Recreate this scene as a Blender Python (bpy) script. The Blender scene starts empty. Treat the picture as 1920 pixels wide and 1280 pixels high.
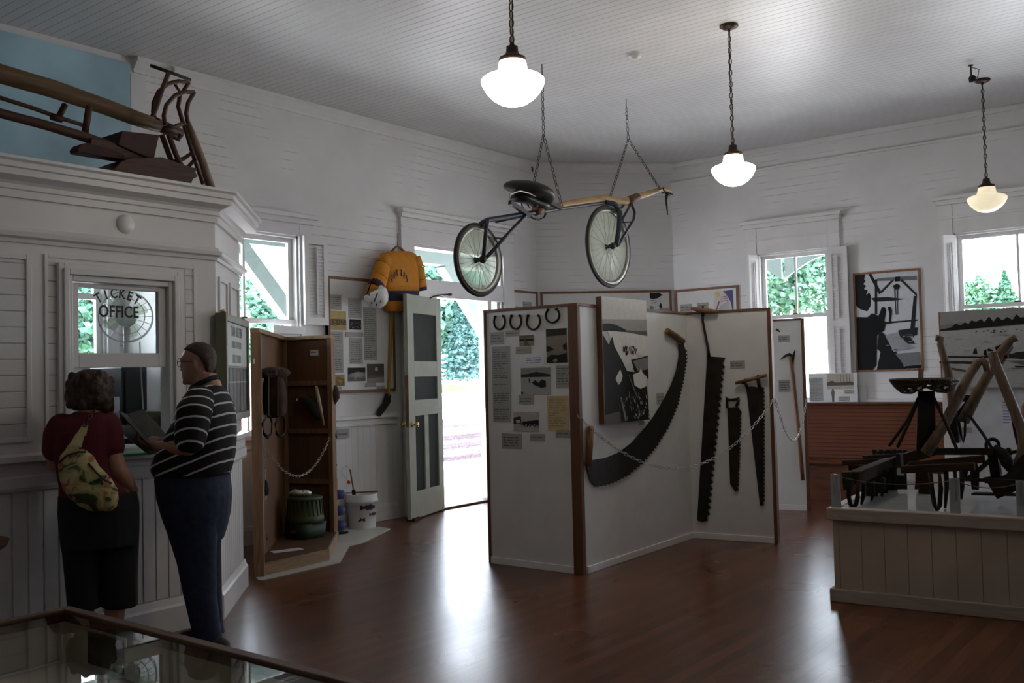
import bpy, math, random
from mathutils import Vector, Matrix
V = Vector
R_ = math.radians
random.seed(7)
S = bpy.context.scene
COL = S.collection

# ------------------------------------------------------------------ camera
CAM = V((0.0, 0.0, 1.52))
FPX = 1807.7
YAW, PIT, ROL = 0.90737, 0.035185, -0.024141
_cy, _sy = math.cos(YAW), math.sin(YAW)
FWD = V((_sy * math.cos(PIT), _cy * math.cos(PIT), math.sin(PIT)))
_rt = V((_cy, -_sy, 0.0))
_up = _rt.cross(FWD)
RGT = (math.cos(ROL) * _rt + math.sin(ROL) * _up).normalized()
UPV = (math.cos(ROL) * _up - math.sin(ROL) * _rt).normalized()
cam = bpy.data.cameras.new('camera')
cam.sensor_width = 36.0
cam.lens = 36.0 * FPX / 1920.0
cam.clip_start = 0.05
cam.clip_end = 400
camo = bpy.data.objects.new('camera', cam)
COL.objects.link(camo)
camo.matrix_world = Matrix(((RGT.x, UPV.x, -FWD.x, CAM.x), (RGT.y, UPV.y, -FWD.y, CAM.y), (RGT.z, UPV.z, -FWD.z, CAM.z), (0, 0, 0, 1)))
S.camera = camo

# ------------------------------------------------------------------ light
S.view_settings.view_transform = 'Standard'
S.view_settings.look = 'None'
S.view_settings.exposure = 1.88
S.view_settings.gamma = 1.0
LAMP_STRENGTH = 6.0
w = bpy.data.worlds.new('overcast_sky')
S.world = w
w.use_nodes = True
bg = w.node_tree.nodes['Background']
bg.inputs[0].default_value = (0.80, 0.86, 1.0, 1)
bg.inputs[1].default_value = SKY_STRENGTH = 5.5
sun = bpy.data.lights.new('sun', 'SUN')
sun.energy = 28.0
sun.angle = R_(1.0)
sun.color = (1.0, 0.97, 1.0)
suno = bpy.data.objects.new('sun', sun)
COL.objects.link(suno)
suno.rotation_euler = V((-0.34, -0.36, -1.0)).to_track_quat('-Z', 'Y').to_euler()
try:
    S.cycles.max_bounces = 10
    S.cycles.diffuse_bounces = 6
    S.cycles.glossy_bounces = 4
    S.cycles.transparent_max_bounces = 12
    S.cycles.transmission_bounces = 8
    S.cycles.caustics_reflective = False
    S.cycles.sample_clamp_indirect = 2.5
    S.cycles.blur_glossy = 0.6
    S.cycles.use_guiding = True
    S.cycles.guiding_training_samples = 128
    S.cycles.use_denoising = True
except Exception:
    pass


def portal(center, sx, sy, direction):
    l = bpy.data.lights.new('sky_portal', 'AREA')
    l.shape = 'RECTANGLE'
    l.size, l.size_y = sx, sy
    l.cycles.is_portal = True
    o = bpy.data.objects.new('sky_portal', l)
    COL.objects.link(o)
    o.location = center
    o.rotation_euler = V(direction).to_track_quat('-Z', 'Z').to_euler()


# ------------------------------------------------------------------ frames and pixel rays
class Fr:
    """A plane: origin o, horizontal u, vertical v, outward normal w."""
    def __init__(s, o, u, v=(0, 0, 1)):
        s.o = V(o); s.u = V(u).normalized(); s.v = V(v).normalized(); s.w = s.u.cross(s.v).normalized()

    def p(s, a, b, c=0.0):
        return s.o + s.u * a + s.v * b + s.w * c

    def off(s, c):
        return Fr(s.o + s.w * c, s.u, s.v)


def ray(x, y):
    return FWD + RGT * ((x - 960) / FPX) - UPV * ((y - 640) / FPX)


def hit(fr, x, y, w=0.0):
    d = ray(x, y)
    o = fr.o + fr.w * w
    t = (o - CAM).dot(fr.w) / d.dot(fr.w)
    return CAM + d * t


def uv(fr, x, y, w=0.0):
    q = hit(fr, x, y, w) - fr.o
    return q.dot(fr.u), q.dot(fr.v)


def uvs(fr, pts, w=0.0):
    return [uv(fr, x, y, w) for x, y in pts]


def fl(x, y, z=0.0):
    d = ray(x, y)
    return CAM + d * ((z - CAM.z) / d.z)


def rect(fr, r, w=0.0):
    x0, y0, x1, y1 = r
    a = uv(fr, x0, y0, w); b = uv(fr, x1, y1, w)
    return a[0], b[1], b[0], a[1]


# ------------------------------------------------------------------ materials
MATS = {}


def _nt(name, rough, metal, spec=0.5):
    m = bpy.data.materials.new(name)
    m.use_nodes = True
    nt = m.node_tree
    b = nt.nodes['Principled BSDF']
    b.inputs['Roughness'].default_value = rough
    b.inputs['Metallic'].default_value = metal
    b.inputs['Specular IOR Level'].default_value = spec
    return m, nt, b


def ramp(nt, stops):
    r = nt.nodes.new('ShaderNodeValToRGB')
    e = r.color_ramp.elements
    while len(e) < len(stops):
        e.new(0.5)
    for k, (pos, c) in enumerate(stops):
        e[k].position = pos
        e[k].color = (*c, 1)
    return r


def mat(name, col, rough=0.6, metal=0.0, var=0.12, scale=6.0, bump=0.0, spec=0.4, emit=None, coat=0.0):
    """A plain surface with a little procedural wear in its tone."""
    if name in MATS:
        return MATS[name]
    m, nt, b = _nt(name, rough, metal, spec)
    g = nt.nodes.new('ShaderNodeNewGeometry')
    n = nt.nodes.new('ShaderNodeTexNoise')
    n.inputs['Scale'].default_value = scale
    n.inputs['Detail'].default_value = 4
    nt.links.new(g.outputs['Position'], n.inputs['Vector'])
    lo = tuple(max(0, c * (1 - var)) for c in col); hi = tuple(min(1, c * (1 + var)) for c in col)
    r = ramp(nt, [(0.3, lo), (0.7, hi)])
    nt.links.new(n.outputs['Fac'], r.inputs['Fac'])
    nt.links.new(r.outputs['Color'], b.inputs['Base Color'])
    if bump:
        bp = nt.nodes.new('ShaderNodeBump')
        bp.inputs['Strength'].default_value = bump
        bp.inputs['Distance'].default_value = 0.01
        nt.links.new(n.outputs['Fac'], bp.inputs['Height'])
        nt.links.new(bp.outputs['Normal'], b.inputs['Normal'])
    if emit:
        b.inputs['Emission Color'].default_value = (*emit[0], 1)
        b.inputs['Emission Strength'].default_value = emit[1]
    b.inputs['Coat Weight'].default_value = coat
    b.inputs['Coat Roughness'].default_value = 0.12
    MATS[name] = m
    return m


def boards(name, col, axis, pitch, gap=0.06, dark=0.55, rough=0.5, breakup=0.0, spec=0.4, bump=0.6, var=0.05, bead=False):
    """Painted boards: seams across `axis` every `pitch` metres."""
    if name in MATS:
        return MATS[name]
    m, nt, b = _nt(name, rough, 0, spec)
    L = nt.links.new
    g = nt.nodes.new('ShaderNodeNewGeometry')
    d = nt.nodes.new('ShaderNodeVectorMath'); d.operation = 'DOT_PRODUCT'
    d.inputs[1].default_value = tuple(a / pitch for a in axis)
    L(g.outputs['Position'], d.inputs[0])
    fr = nt.nodes.new('ShaderNodeMath'); fr.operation = 'FRACT'
    L(d.outputs['Value'], fr.inputs[0])
    pp = nt.nodes.new('ShaderNodeMath'); pp.operation = 'PINGPONG'
    pp.inputs[1].default_value = 0.5
    L(fr.outputs[0], pp.inputs[0])
    seam = nt.nodes.new('ShaderNodeMapRange')
    seam.inputs['From Min'].default_value = gap * 0.35
    seam.inputs['From Max'].default_value = gap
    L(pp.outputs[0], seam.inputs['Value'])
    n = nt.nodes.new('ShaderNodeTexNoise')
    n.inputs['Scale'].default_value = 2.2
    n.inputs['Detail'].default_value = 5
    L(g.outputs['Position'], n.inputs['Vector'])
    fac = seam.outputs['Result']
    if breakup:
        mr = nt.nodes.new('ShaderNodeMapRange')
        mr.inputs['From Min'].default_value = breakup - 0.06
        mr.inputs['From Max'].default_value = breakup + 0.06
        L(n.outputs['Fac'], mr.inputs['Value'])
        mx = nt.nodes.new('ShaderNodeMath'); mx.operation = 'MAXIMUM'
        inv = nt.nodes.new('ShaderNodeMath'); inv.operation = 'SUBTRACT'
        inv.inputs[0].default_value = 1.0
        L(mr.outputs['Result'], inv.inputs[1])
        L(fac, mx.inputs[0]); L(inv.outputs[0], mx.inputs[1])
        fac = mx.outputs[0]
    lo = tuple(c * (1 - var) for c in col); hi = tuple(min(1, c * (1 + var)) for c in col)
    r = ramp(nt, [(0.35, lo), (0.65, hi)])
    L(n.outputs['Fac'], r.inputs['Fac'])
    mix = nt.nodes.new('ShaderNodeMix'); mix.data_type = 'RGBA'
    mix.inputs['A'].default_value = (*[c * dark for c in col], 1)
    L(fac, mix.inputs['Factor']); L(r.outputs['Color'], mix.inputs['B'])
    L(mix.outputs['Result'], b.inputs['Base Color'])
    bp = nt.nodes.new('ShaderNodeBump')
    bp.inputs['Strength'].default_value = bump
    bp.inputs['Distance'].default_value = 0.004
    L(fac, bp.inputs['Height'])
    L(bp.outputs['Normal'], b.inputs['Normal'])
    MATS[name] = m
    return m


def wood(name, dark, light, axis=(0, 0, 1), rough=0.55, scale=3.0, spec=0.35, coat=0.0):
    if name in MATS:
        return MATS[name]
    m, nt, b = _nt(name, rough, 0, spec)
    L = nt.links.new
    g = nt.nodes.new('ShaderNodeNewGeometry')
    mp = nt.nodes.new('ShaderNodeMapping')
    mp.inputs['Scale'].default_value = tuple(1.2 if abs(a) > 0.5 else 14.0 for a in axis)
    L(g.outputs['Position'], mp.inputs['Vector'])
    n = nt.nodes.new('ShaderNodeTexNoise')
    n.inputs['Scale'].default_value = scale
    n.inputs['Detail'].default_value = 6
    n.inputs['Distortion'].default_value = 0.6
    L(mp.outputs['Vector'], n.inputs['Vector'])
    r = ramp(nt, [(0.3, dark), (0.72, light)])
    L(n.outputs['Fac'], r.inputs['Fac'])
    L(r.outputs['Color'], b.inputs['Base Color'])
    bp = nt.nodes.new('ShaderNodeBump')
    bp.inputs['Strength'].default_value = 0.15
    bp.inputs['Distance'].default_value = 0.003
    L(n.outputs['Fac'], bp.inputs['Height']); L(bp.outputs['Normal'], b.inputs['Normal'])
    b.inputs['Coat Weight'].default_value = coat
    MATS[name] = m
    return m


def glass(name, tint=(0.93, 0.97, 0.95), amount=0.10, rough=0.02, ior=1.45):
    """Thin pane: clear, with a grazing reflection."""
    if name in MATS:
        return MATS[name]
    m = bpy.data.materials.new(name)
    m.use_nodes = True
    nt = m.node_tree
    nt.nodes.clear()
    L = nt.links.new
    out = nt.nodes.new('ShaderNodeOutputMaterial')
    tr = nt.nodes.new('ShaderNodeBsdfTransparent'); tr.inputs[0].default_value = (*tint, 1)
    gl = nt.nodes.new('ShaderNodeBsdfGlossy'); gl.inputs['Roughness'].default_value = rough
    fr = nt.nodes.new('ShaderNodeFresnel'); fr.inputs['IOR'].default_value = ior
    ad = nt.nodes.new('ShaderNodeMath'); ad.operation = 'ADD'; ad.use_clamp = True
    ad.inputs[1].default_value = amount * 0.25
    mx = nt.nodes.new('ShaderNodeMixShader')
    L(fr.outputs[0], ad.inputs[0]); L(ad.outputs[0], mx.inputs[0])
    L(tr.outputs[0], mx.inputs[1]); L(gl.outputs[0], mx.inputs[2])
    L(mx.outputs[0], out.inputs[0])
    MATS[name] = m
    return m


def ink(v, warm=0.04):
    """A flat print tone for photographs and paper."""
    v = v * (0.55 if v < 0.07 else 1.0)
    k = int(round(v * 1000))
    return mat('print_tone_%03d_%d' % (k, int(warm * 100)), (v * (1 + warm), v, v * (1 - 1.6 * warm)), 0.62, var=0.06, scale=30, spec=0.12)


# ------------------------------------------------------------------ mesh builder
class MB:
    def __init__(s, m=None):
        s.v = []; s.f = []; s.mi = []; s.sm = []; s.mats = [m] if m else []; s.cur = 0

    def use(s, m):
        if m not in s.mats:
            s.mats.append(m)
        s.cur = s.mats.index(m)
        return s

    def add(s, vs, fs, smooth=False):
        b = len(s.v)
        s.v += [V(x) for x in vs]
        for f in fs:
            s.f.append([b + i for i in f]); s.mi.append(s.cur); s.sm.append(smooth)
        return s

    def box(s, c, size, X=(1, 0, 0), Y=(0, 1, 0), Z=(0, 0, 1)):
        c = V(c); X = V(X) * size[0] / 2; Y = V(Y) * size[1] / 2; Z = V(Z) * size[2] / 2
        vs = [c + X * i + Y * j + Z * k for k in (-1, 1) for j in (-1, 1) for i in (-1, 1)]
        return s.add(vs, [(0, 2, 3, 1), (4, 5, 7, 6), (0, 1, 5, 4), (2, 6, 7, 3), (0, 4, 6, 2), (1, 3, 7, 5)])

    def box2(s, a, b):
        a = V(a); b = V(b)
        return s.box((a + b) / 2, (abs(b.x - a.x), abs(b.y - a.y), abs(b.z - a.z)))

    def fbox(s, fr, u0, u1, v0, v1, w0, w1):
        return s.box(fr.p((u0 + u1) / 2, (v0 + v1) / 2, (w0 + w1) / 2), (abs(u1 - u0), abs(v1 - v0), abs(w1 - w0)), fr.u, fr.v, fr.w)

    def bar(s, a, b, wd, th, up=(0, 0, 1)):
        a = V(a); b = V(b); Z = (b - a); l = Z.length; Z = Z / l
        Y = V(up) - Z * V(up).dot(Z)
        if Y.length < 1e-4:
            Y = V((1, 0, 0)) - Z * Z.x
        Y.normalize(); X = Y.cross(Z)
        return s.box((a + b) / 2, (wd, th, l), X, Y, Z)

    def tube(s, pts, r, n=8, smooth=True, cap=True, closed=False, squash=1.0, ref=None):
        pts = [V(p) for p in pts]
        m = len(pts)
        rs = r if isinstance(r, (list, tuple)) else [r] * m
        base = len(s.v)
        T = []
        for i in range(m):
            a = pts[(i - 1) % m] if (i or closed) else pts[0]
            b = pts[(i + 1) % m] if (i < m - 1 or closed) else pts[-1]
            T.append((b - a).normalized())
        ref = V(ref) if ref else (V((0, 0, 1)) if abs(T[0].z) < 0.9 else V((1, 0, 0)))
        N = (ref - T[0] * ref.dot(T[0])).normalized()
        vs = []
        for i in range(m):
            N = (N - T[i] * N.dot(T[i])).normalized()
            B = T[i].cross(N)
            for k in range(n):
                a = 2 * math.pi * k / n
                vs.append(pts[i] + (N * math.cos(a) + B * math.sin(a) * squash) * rs[i])
        fs = []
        for i in range(m if closed else m - 1):
            j = (i + 1) % m
            for k in range(n):
                k2 = (k + 1) % n
                fs.append((i * n + k, i * n + k2, j * n + k2, j * n + k))
        s.add(vs, fs, smooth)
        if cap and not closed:
            s.f.append([base + k for k in range(n)][::-1]); s.mi.append(s.cur); s.sm.append(False)
            s.f.append([base + (m - 1) * n + k for k in range(n)]); s.mi.append(s.cur); s.sm.append(False)
        return s

    def cyl(s, a, b, r0, r1=None, n=16, smooth=True):
        return s.tube([a, b], [r0, r0 if r1 is None else r1], n, smooth)

    def lathe(s, c, prof, n=24, axis=(0, 0, 1), smooth=True, ref=None):
        c = V(c); Z = V(axis).normalized()
        ref = V(ref) if ref else (V((1, 0, 0)) if abs(Z.x) < 0.9 else V((0, 1, 0)))
        X = (ref - Z * ref.dot(Z)).normalized(); Y = Z.cross(X)
        vs = []; fs = []
        for (r, z) in prof:
            for k in range(n):
                a = 2 * math.pi * k / n
                vs.append(c + X * (r * math.cos(a)) + Y * (r * math.sin(a)) + Z * z)
        for i in range(len(prof) - 1):
            for k in range(n):
                k2 = (k + 1) % n
                fs.append((i * n + k, i * n + k2, (i + 1) * n + k2, (i + 1) * n + k))
        return s.add(vs, fs, smooth)

    def ell(s, c, rad, X=(1, 0, 0), Y=(0, 1, 0), Z=(0, 0, 1), nu=20, nv=12):
        c = V(c); X = V(X) * rad[0]; Y = V(Y) * rad[1]; Z = V(Z) * rad[2]
        vs = []; fs = []
        for i in range(nv + 1):
            t = math.pi * i / nv
            for k in range(nu):
                a = 2 * math.pi * k / nu
                vs.append(c + X * (math.sin(t) * math.cos(a)) + Y * (math.sin(t) * math.sin(a)) - Z * math.cos(t))
        for i in range(nv):
            for k in range(nu):
                k2 = (k + 1) % nu
                fs.append((i * nu + k, i * nu + k2, (i + 1) * nu + k2, (i + 1) * nu + k))
        return s.add(vs, fs, True)

    def prism(s, fr, poly, w0, w1):
        """poly: list of (u, v) in the frame; extruded between w0 and w1."""
        n = len(poly)
        ar = sum(poly[i][0] * poly[(i + 1) % n][1] - poly[(i + 1) % n][0] * poly[i][1] for i in range(n))
        if ar < 0:
            poly = poly[::-1]
        vs = [fr.p(a, b, w0) for a, b in poly] + [fr.p(a, b, w1) for a, b in poly]
        fs = [list(range(n))[::-1], [n + i for i in range(n)]]
        fs += [(i, (i + 1) % n, n + (i + 1) % n, n + i) for i in range(n)]
        return s.add(vs, fs)

    def face(s, fr, poly, wv):
        n = len(poly)
        ar = sum(poly[i][0] * poly[(i + 1) % n][1] - poly[(i + 1) % n][0] * poly[i][1] for i in range(n))
        if ar < 0:
            poly = poly[::-1]
        return s.add([fr.p(a, b, wv) for a, b in poly], [list(range(n))])

    def loft(s, rings, n=20, caps=True):
        """rings: (centre, X half vector, Y half vector[, squareness])"""
        b0 = len(s.v); vs = []; fs = []
        for rg in rings:
            c, X, Y = V(rg[0]), V(rg[1]), V(rg[2])
            e = rg[3] if len(rg) > 3 else 1.0
            for k in range(n):
                a = 2 * math.pi * k / n
                ca, sa = math.cos(a), math.sin(a)
                vs.append(c + X * (math.copysign(abs(ca) ** e, ca)) + Y * (math.copysign(abs(sa) ** e, sa)))
        for i in range(len(rings) - 1):
            for k in range(n):
                k2 = (k + 1) % n
                fs.append((i * n + k, i * n + k2, (i + 1) * n + k2, (i + 1) * n + k))
        s.add(vs, fs, True)
        if caps:
            s.f.append([b0 + k for k in range(n)][::-1]); s.mi.append(s.cur); s.sm.append(True)
            m = len(rings) - 1
            s.f.append([b0 + m * n + k for k in range(n)]); s.mi.append(s.cur); s.sm.append(True)
        return s

    def torus(s, c, R, r, axis=(0, 0, 1), n=32, m=8):
        c = V(c); Z = V(axis).normalized()
        X = V((1, 0, 0)) if abs(Z.x) < 0.9 else V((0, 1, 0))
        X = (X - Z * X.dot(Z)).normalized(); Y = Z.cross(X)
        pts = [c + X * (R * math.cos(2 * math.pi * k / n)) + Y * (R * math.sin(2 * math.pi * k / n)) for k in range(n)]
        return s.tube(pts, r, m, closed=True, ref=Z)

    def chain(s, pts, link=0.034, wire=0.0028, wd=0.009):
        """Oval links along a polyline, alternately turned."""
        pts = [V(p) for p in pts]
        seg = [0.0]
        for a, b in zip(pts, pts[1:]):
            seg.append(seg[-1] + (b - a).length)
        n = max(2, int(seg[-1] / (link * 0.8)))

        def at(d):
            for i in range(len(pts) - 1):
                if d <= seg[i + 1] or i == len(pts) - 2:
                    t = (d - seg[i]) / max(1e-9, seg[i + 1] - seg[i])
                    return pts[i].lerp(pts[i + 1], t)
        for k in range(n):
            a = at(seg[-1] * k / n); b = at(seg[-1] * (k + 1) / n)
            Z = (b - a).normalized()
            A = V((1, 0, 0)) if abs(Z.x) < 0.8 else V((0, 1, 0))
            A = (A - Z * A.dot(Z)).normalized(); B = Z.cross(A)
            if k % 2:
                A = B
            c = (a + b) / 2
            h = link / 2 - wire
            ring = []
            for q in range(10):
                t = 2 * math.pi * q / 10
                zz = math.sin(t); zz = math.copysign(abs(zz) ** 0.7, zz)
                ring.append(c + A * (math.cos(t) * wd) + Z * (zz * h))
            s.tube(ring, wire, 5, closed=True)
        return s

    def build(s, name, m=None, parent=None, bevel=0.0, loc=None, remesh=0.0, smooth_it=0, subsurf=0):
        if m and not s.mats:
            s.mats = [m]
        me = bpy.data.meshes.new(name)
        if parent is not None:
            off = root_loc(parent)
        else:
            lo = V((min(v.x for v in s.v), min(v.y for v in s.v), min(v.z for v in s.v)))
            hi = V((max(v.x for v in s.v), max(v.y for v in s.v), max(v.z for v in s.v)))
            off = V(loc) if loc else V(((lo.x + hi.x) / 2, (lo.y + hi.y) / 2, lo.z))
        me.from_pydata([v - off for v in s.v], [], s.f)
        for mm in s.mats:
            me.materials.append(mm)
        me.polygons.foreach_set('material_index', s.mi)
        me.polygons.foreach_set('use_smooth', s.sm)
        me.update()
        o = bpy.data.objects.new(name, me)
        COL.objects.link(o)
        if parent is not None:
            o.parent = parent
        else:
            o.location = off
        if bevel:
            b = o.modifiers.new('bevel', 'BEVEL')
            b.width = bevel; b.segments = 2; b.limit_method = 'ANGLE'
        if remesh:
            r = o.modifiers.new('remesh', 'REMESH')
            r.mode = 'VOXEL'; r.voxel_size = remesh; r.use_smooth_shade = True
        if smooth_it:
            q = o.modifiers.new('smooth', 'SMOOTH')
            q.iterations = smooth_it; q.factor = 0.5
        if subsurf:
            q = o.modifiers.new('subsurf', 'SUBSURF')
            q.levels = subsurf; q.render_levels = subsurf
        return o


def root_loc(o):
    while o.parent is not None:
        o = o.parent
    return V(o.location)


def tag(o, label, cat, group=None, kind=None):
    o['label'] = label
    o['category'] = cat
    if group:
        o['group'] = group
    if kind:
        o['kind'] = kind
    return o


def thing(name, label, cat, loc=(0, 0, 0), group=None, kind=None):
    o = bpy.data.objects.new(name, None)
    o.empty_display_size = 0.1
    COL.objects.link(o)
    o.location = loc
    return tag(o, label, cat, group, kind)


def lab(o, text):
    o['label'] = text
    return o
# ------------------------------------------------------------------ surfaces of the room
PAINT = (0.655, 0.645, 0.64)
M_white = mat('white_paint', PAINT, 0.42, var=0.05, scale=3)
M_trim = mat('white_trim_paint', (0.675, 0.665, 0.66), 0.35, var=0.04, scale=4)
M_wall_boards = boards('white_wall_boards', PAINT, (0, 0, 1), 0.088, 0.045, 0.66, 0.5, breakup=0.57)
M_wain_x = boards('white_wainscot_x', PAINT, (1, 0, 0), 0.085, 0.04, 0.8, 0.45, bump=.3)
M_wain_y = boards('white_wainscot_y', PAINT, (0, 1, 0), 0.085, 0.05, 0.6, 0.45)
M_wain_d = boards('white_wainscot_diagonal', PAINT, (0.7071, 0.7071, 0), 0.085, 0.05, 0.6, 0.45)
M_ceil = boards('white_ceiling_boards', (0.62, 0.615, 0.62), (1, 0, 0), 0.083, 0.07, 0.62, 0.38, spec=0.38, bump=0.5)
M_glass = glass('window_glass')
M_dark_iron = mat('dark_iron', (0.018, 0.016, 0.015), 0.55, 0.5, var=0.4, scale=25)
M_brass = mat('brass', (0.55, 0.38, 0.14), 0.25, 1.0)


def floor_mat():
    m, nt, b = _nt('red_brown_strip_floor', 0.2, 0, 0.5)
    L = nt.links.new
    g = nt.nodes.new('ShaderNodeNewGeometry')
    br = nt.nodes.new('ShaderNodeTexBrick')
    br.offset = 0.37
    br.inputs['Scale'].default_value = 1.0
    br.inputs['Brick Width'].default_value = 2.1
    br.inputs['Row Height'].default_value = 0.075
    br.inputs['Mortar Size'].default_value = 0.0016
    br.inputs['Mortar Smooth'].default_value = 0.3
    br.inputs['Color1'].default_value = (0.082, 0.027, 0.012, 1)
    br.inputs['Color2'].default_value = (0.155, 0.054, 0.023, 1)
    br.inputs['Mortar'].default_value = (0.016, 0.007, 0.004, 1)
    L(g.outputs['Position'], br.inputs['Vector'])
    mp = nt.nodes.new('ShaderNodeMapping')
    mp.inputs['Scale'].default_value = (1.0, 22.0, 1.0)
    L(g.outputs['Position'], mp.inputs['Vector'])
    n = nt.nodes.new('ShaderNodeTexNoise')
    n.inputs['Scale'].default_value = 2.5; n.inputs['Detail'].default_value = 6
    L(mp.outputs[0], n.inputs['Vector'])
    mx = nt.nodes.new('ShaderNodeMix'); mx.data_type = 'RGBA'; mx.blend_type = 'MULTIPLY'
    mx.inputs['Factor'].default_value = 0.75
    r = ramp(nt, [(0.25, (0.55, 0.5, 0.48)), (0.75, (1.2, 1.15, 1.1))])
    L(n.outputs['Fac'], r.inputs['Fac'])
    L(br.outputs['Color'], mx.inputs['A']); L(r.outputs['Color'], mx.inputs['B'])
    L(mx.outputs['Result'], b.inputs['Base Color'])
    n2 = nt.nodes.new('ShaderNodeTexNoise'); n2.inputs['Scale'].default_value = 1.6; n2.inputs['Detail'].default_value = 3
    L(g.outputs['Position'], n2.inputs['Vector'])
    rr = nt.nodes.new('ShaderNodeMapRange')
    rr.inputs['To Min'].default_value = 0.24; rr.inputs['To Max'].default_value = 0.33
    L(n2.outputs['Fac'], rr.inputs['Value']); L(rr.outputs['Result'], b.inputs['Roughness'])
    bp = nt.nodes.new('ShaderNodeBump'); bp.inputs['Strength'].default_value = 0.2; bp.inputs['Distance'].default_value = 0.0015
    ad = nt.nodes.new('ShaderNodeMath'); ad.operation = 'ADD'
    sb = nt.nodes.new('ShaderNodeMath'); sb.operation = 'SUBTRACT'; sb.inputs[0].default_value = 1.0
    L(br.outputs['Fac'], sb.inputs[1]); L(sb.outputs[0], ad.inputs[0]); L(n.outputs['Fac'], ad.inputs[1])
    L(ad.outputs[0], bp.inputs['Height']); L(bp.outputs['Normal'], b.inputs['Normal'])
    return m


M_floor = floor_mat()

X1, Y1, ZC = 11.516, 7.53, 4.31
XB, YB = -1.6, -2.6           # the unseen walls behind the camera
CA, CB = V((10.18, Y1, 0)), V((X1, 6.22, 0))
LW = Fr((0, Y1, 0), (1, 0, 0))
RW = Fr((X1, 0, 0), (0, -1, 0))
CW = Fr(CA, CB - CA)
CL = (CB - CA).length
TH = 0.16


def struct(o, label, cat):
    return tag(o, label, cat, kind='structure')


def wall(name, fr, u0, u1, openings, m, label, m_low=None, z_low=1.06, parent=None, th=TH):
    """A solid wall with rectangular openings (u0, u1, v0, v1)."""
    mb = MB(m)
    us = sorted({u0, u1, *[x for o in openings for x in o[:2]]})
    for a, b in zip(us, us[1:]):
        if b - a < 1e-6:
            continue
        cut = sorted([(o[2], o[3]) for o in openings if o[0] <= a + 1e-6 and o[1] >= b - 1e-6])
        z = 0.0
        spans = []
        for c0, c1 in cut:
            if c0 > z:
                spans.append((z, c0))
            z = max(z, c1)
        if z < ZC:
            spans.append((z, ZC))
        for z0, z1 in spans:
            if m_low and z0 < z_low:
                mb.use(m_low).fbox(fr, a, b, z0, min(z1, z_low), -th, 0)
                if z1 > z_low:
                    mb.use(m).fbox(fr, a, b, z_low, z1, -th, 0)
            else:
                mb.use(m).fbox(fr, a, b, z0, z1, -th, 0)
    return struct(mb.build(name), label, 'wall')


# floor, ceiling (with the flat roof above it)
struct(MB(M_floor).box2((XB - .1, YB - .1, -0.12), (X1 + .05, Y1 + .05, 0)).build('floor'), 'glossy red-brown narrow strip wood floor', 'floor')
struct(MB(M_ceil).box2((XB - .2, YB - .2, ZC), (X1 + .3, Y1 + .3, ZC + .3)).build('ceiling'), 'high white beadboard ceiling with thin board seams', 'ceiling')

W1 = (5.03, 6.215, 1.02, 2.95)      # window_1 in the left wall
W4 = (3.25, 4.20, 1.72, 2.86)       # ticket-office window in the left wall
DO = (7.85, 9.46, 0.0, 2.45)        # door and sidelights
TR = (7.86, 9.455, 2.64, 3.03)      # transom
W2 = (-5.02, -4.11, 1.12, 2.97)     # right wall, u = -y
W3 = (-2.70, -1.45, 1.12, 2.98)
W5 = (0.10, 1.30, 1.12, 2.98)
wall('wall_left', LW, XB, CA.x, [W1, W4, DO, TR], M_wall_boards, 'white board wall on the left with the door', M_wain_x)
wall('wall_right', RW, -CB.y, -YB, [W2, W3, W5], M_wall_boards, 'white board wall on the right with tall windows', M_wain_y)
wall('wall_corner', CW, 0, CL, [], M_wall_boards, 'short white angled wall across the far corner', M_wain_d)
BWf = Fr((XB, 0, 0), (0, 1, 0)); NWf = Fr((0, YB, 0), (-1, 0, 0))
wall('wall_back', BWf, YB, Y1, [], M_white, 'white wall behind the viewpoint', None)
wall('wall_near', NWf, -X1, -XB, [], M_white, 'white wall on the near side', None)


# trims: crown moulding, picture rail, chair rail, baseboards
def crown(name, fr, u0, u1, label):
    mb = MB(M_trim)
    mb.prism(Fr(fr.p(u0, 0, 0), fr.w, (0, 0, 1)), [(0, ZC - .002), (0.085, ZC - .002), (0.085, ZC - .03), (0.06, ZC - .05), (0.02, ZC - .10), (0.02, ZC - .125), (0, ZC - .125)], 0, 0.001)
    mb.v = []; mb.f = []; mb.mi = []; mb.sm = []
    prof = [(0, ZC - .002), (0.085, ZC - .002), (0.085, ZC - .03), (0.06, ZC - .05), (0.02, ZC - .10), (0.02, ZC - .125), (0, ZC - .125)]
    n = len(prof)
    vs = [fr.p(u0, b, a) for a, b in prof] + [fr.p(u1, b, a) for a, b in prof]
    mb.add(vs, [list(range(n)), [n + i for i in range(n)][::-1]] + [(i, n + i, n + (i + 1) % n, (i + 1) % n) for i in range(n)])
    return struct(mb.build(name), label, 'trim')


crown('trim_1', LW, 4.46, CA.x + .03, 'white crown moulding along the left wall')
crown('trim_2', CW, -.03, CL + .03, 'white crown moulding on the angled corner wall')
mb = MB(M_trim)
mb.fbox(RW, -CB.y, -YB, 4.03, 4.058, 0, 0.035)
mb.fbox(RW, -CB.y, -YB, ZC - .06, ZC, 0, 0.03)
struct(mb.build('trim_3', bevel=.004), 'thin white picture rail high on the right wall', 'trim')


def rail(name, fr, spans, label):
    mb = MB(M_trim)
    for a, b in spans:
        mb.fbox(fr, a, b, 1.03, 1.10, 0, 0.022)
        mb.fbox(fr, a, b, 1.10, 1.135, 0, 0.05)
    return struct(mb.build(name, bevel=.004), label, 'trim')


def base(name, fr, spans, label):
    mb = MB(M_trim)
    for a, b in spans:
        mb.fbox(fr, a, b, 0, 0.15, 0, 0.022)
        mb.fbox(fr, a, b, 0.15, 0.175, 0, 0.014)
    return struct(mb.build(name, bevel=.003), label, 'trim')


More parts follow.
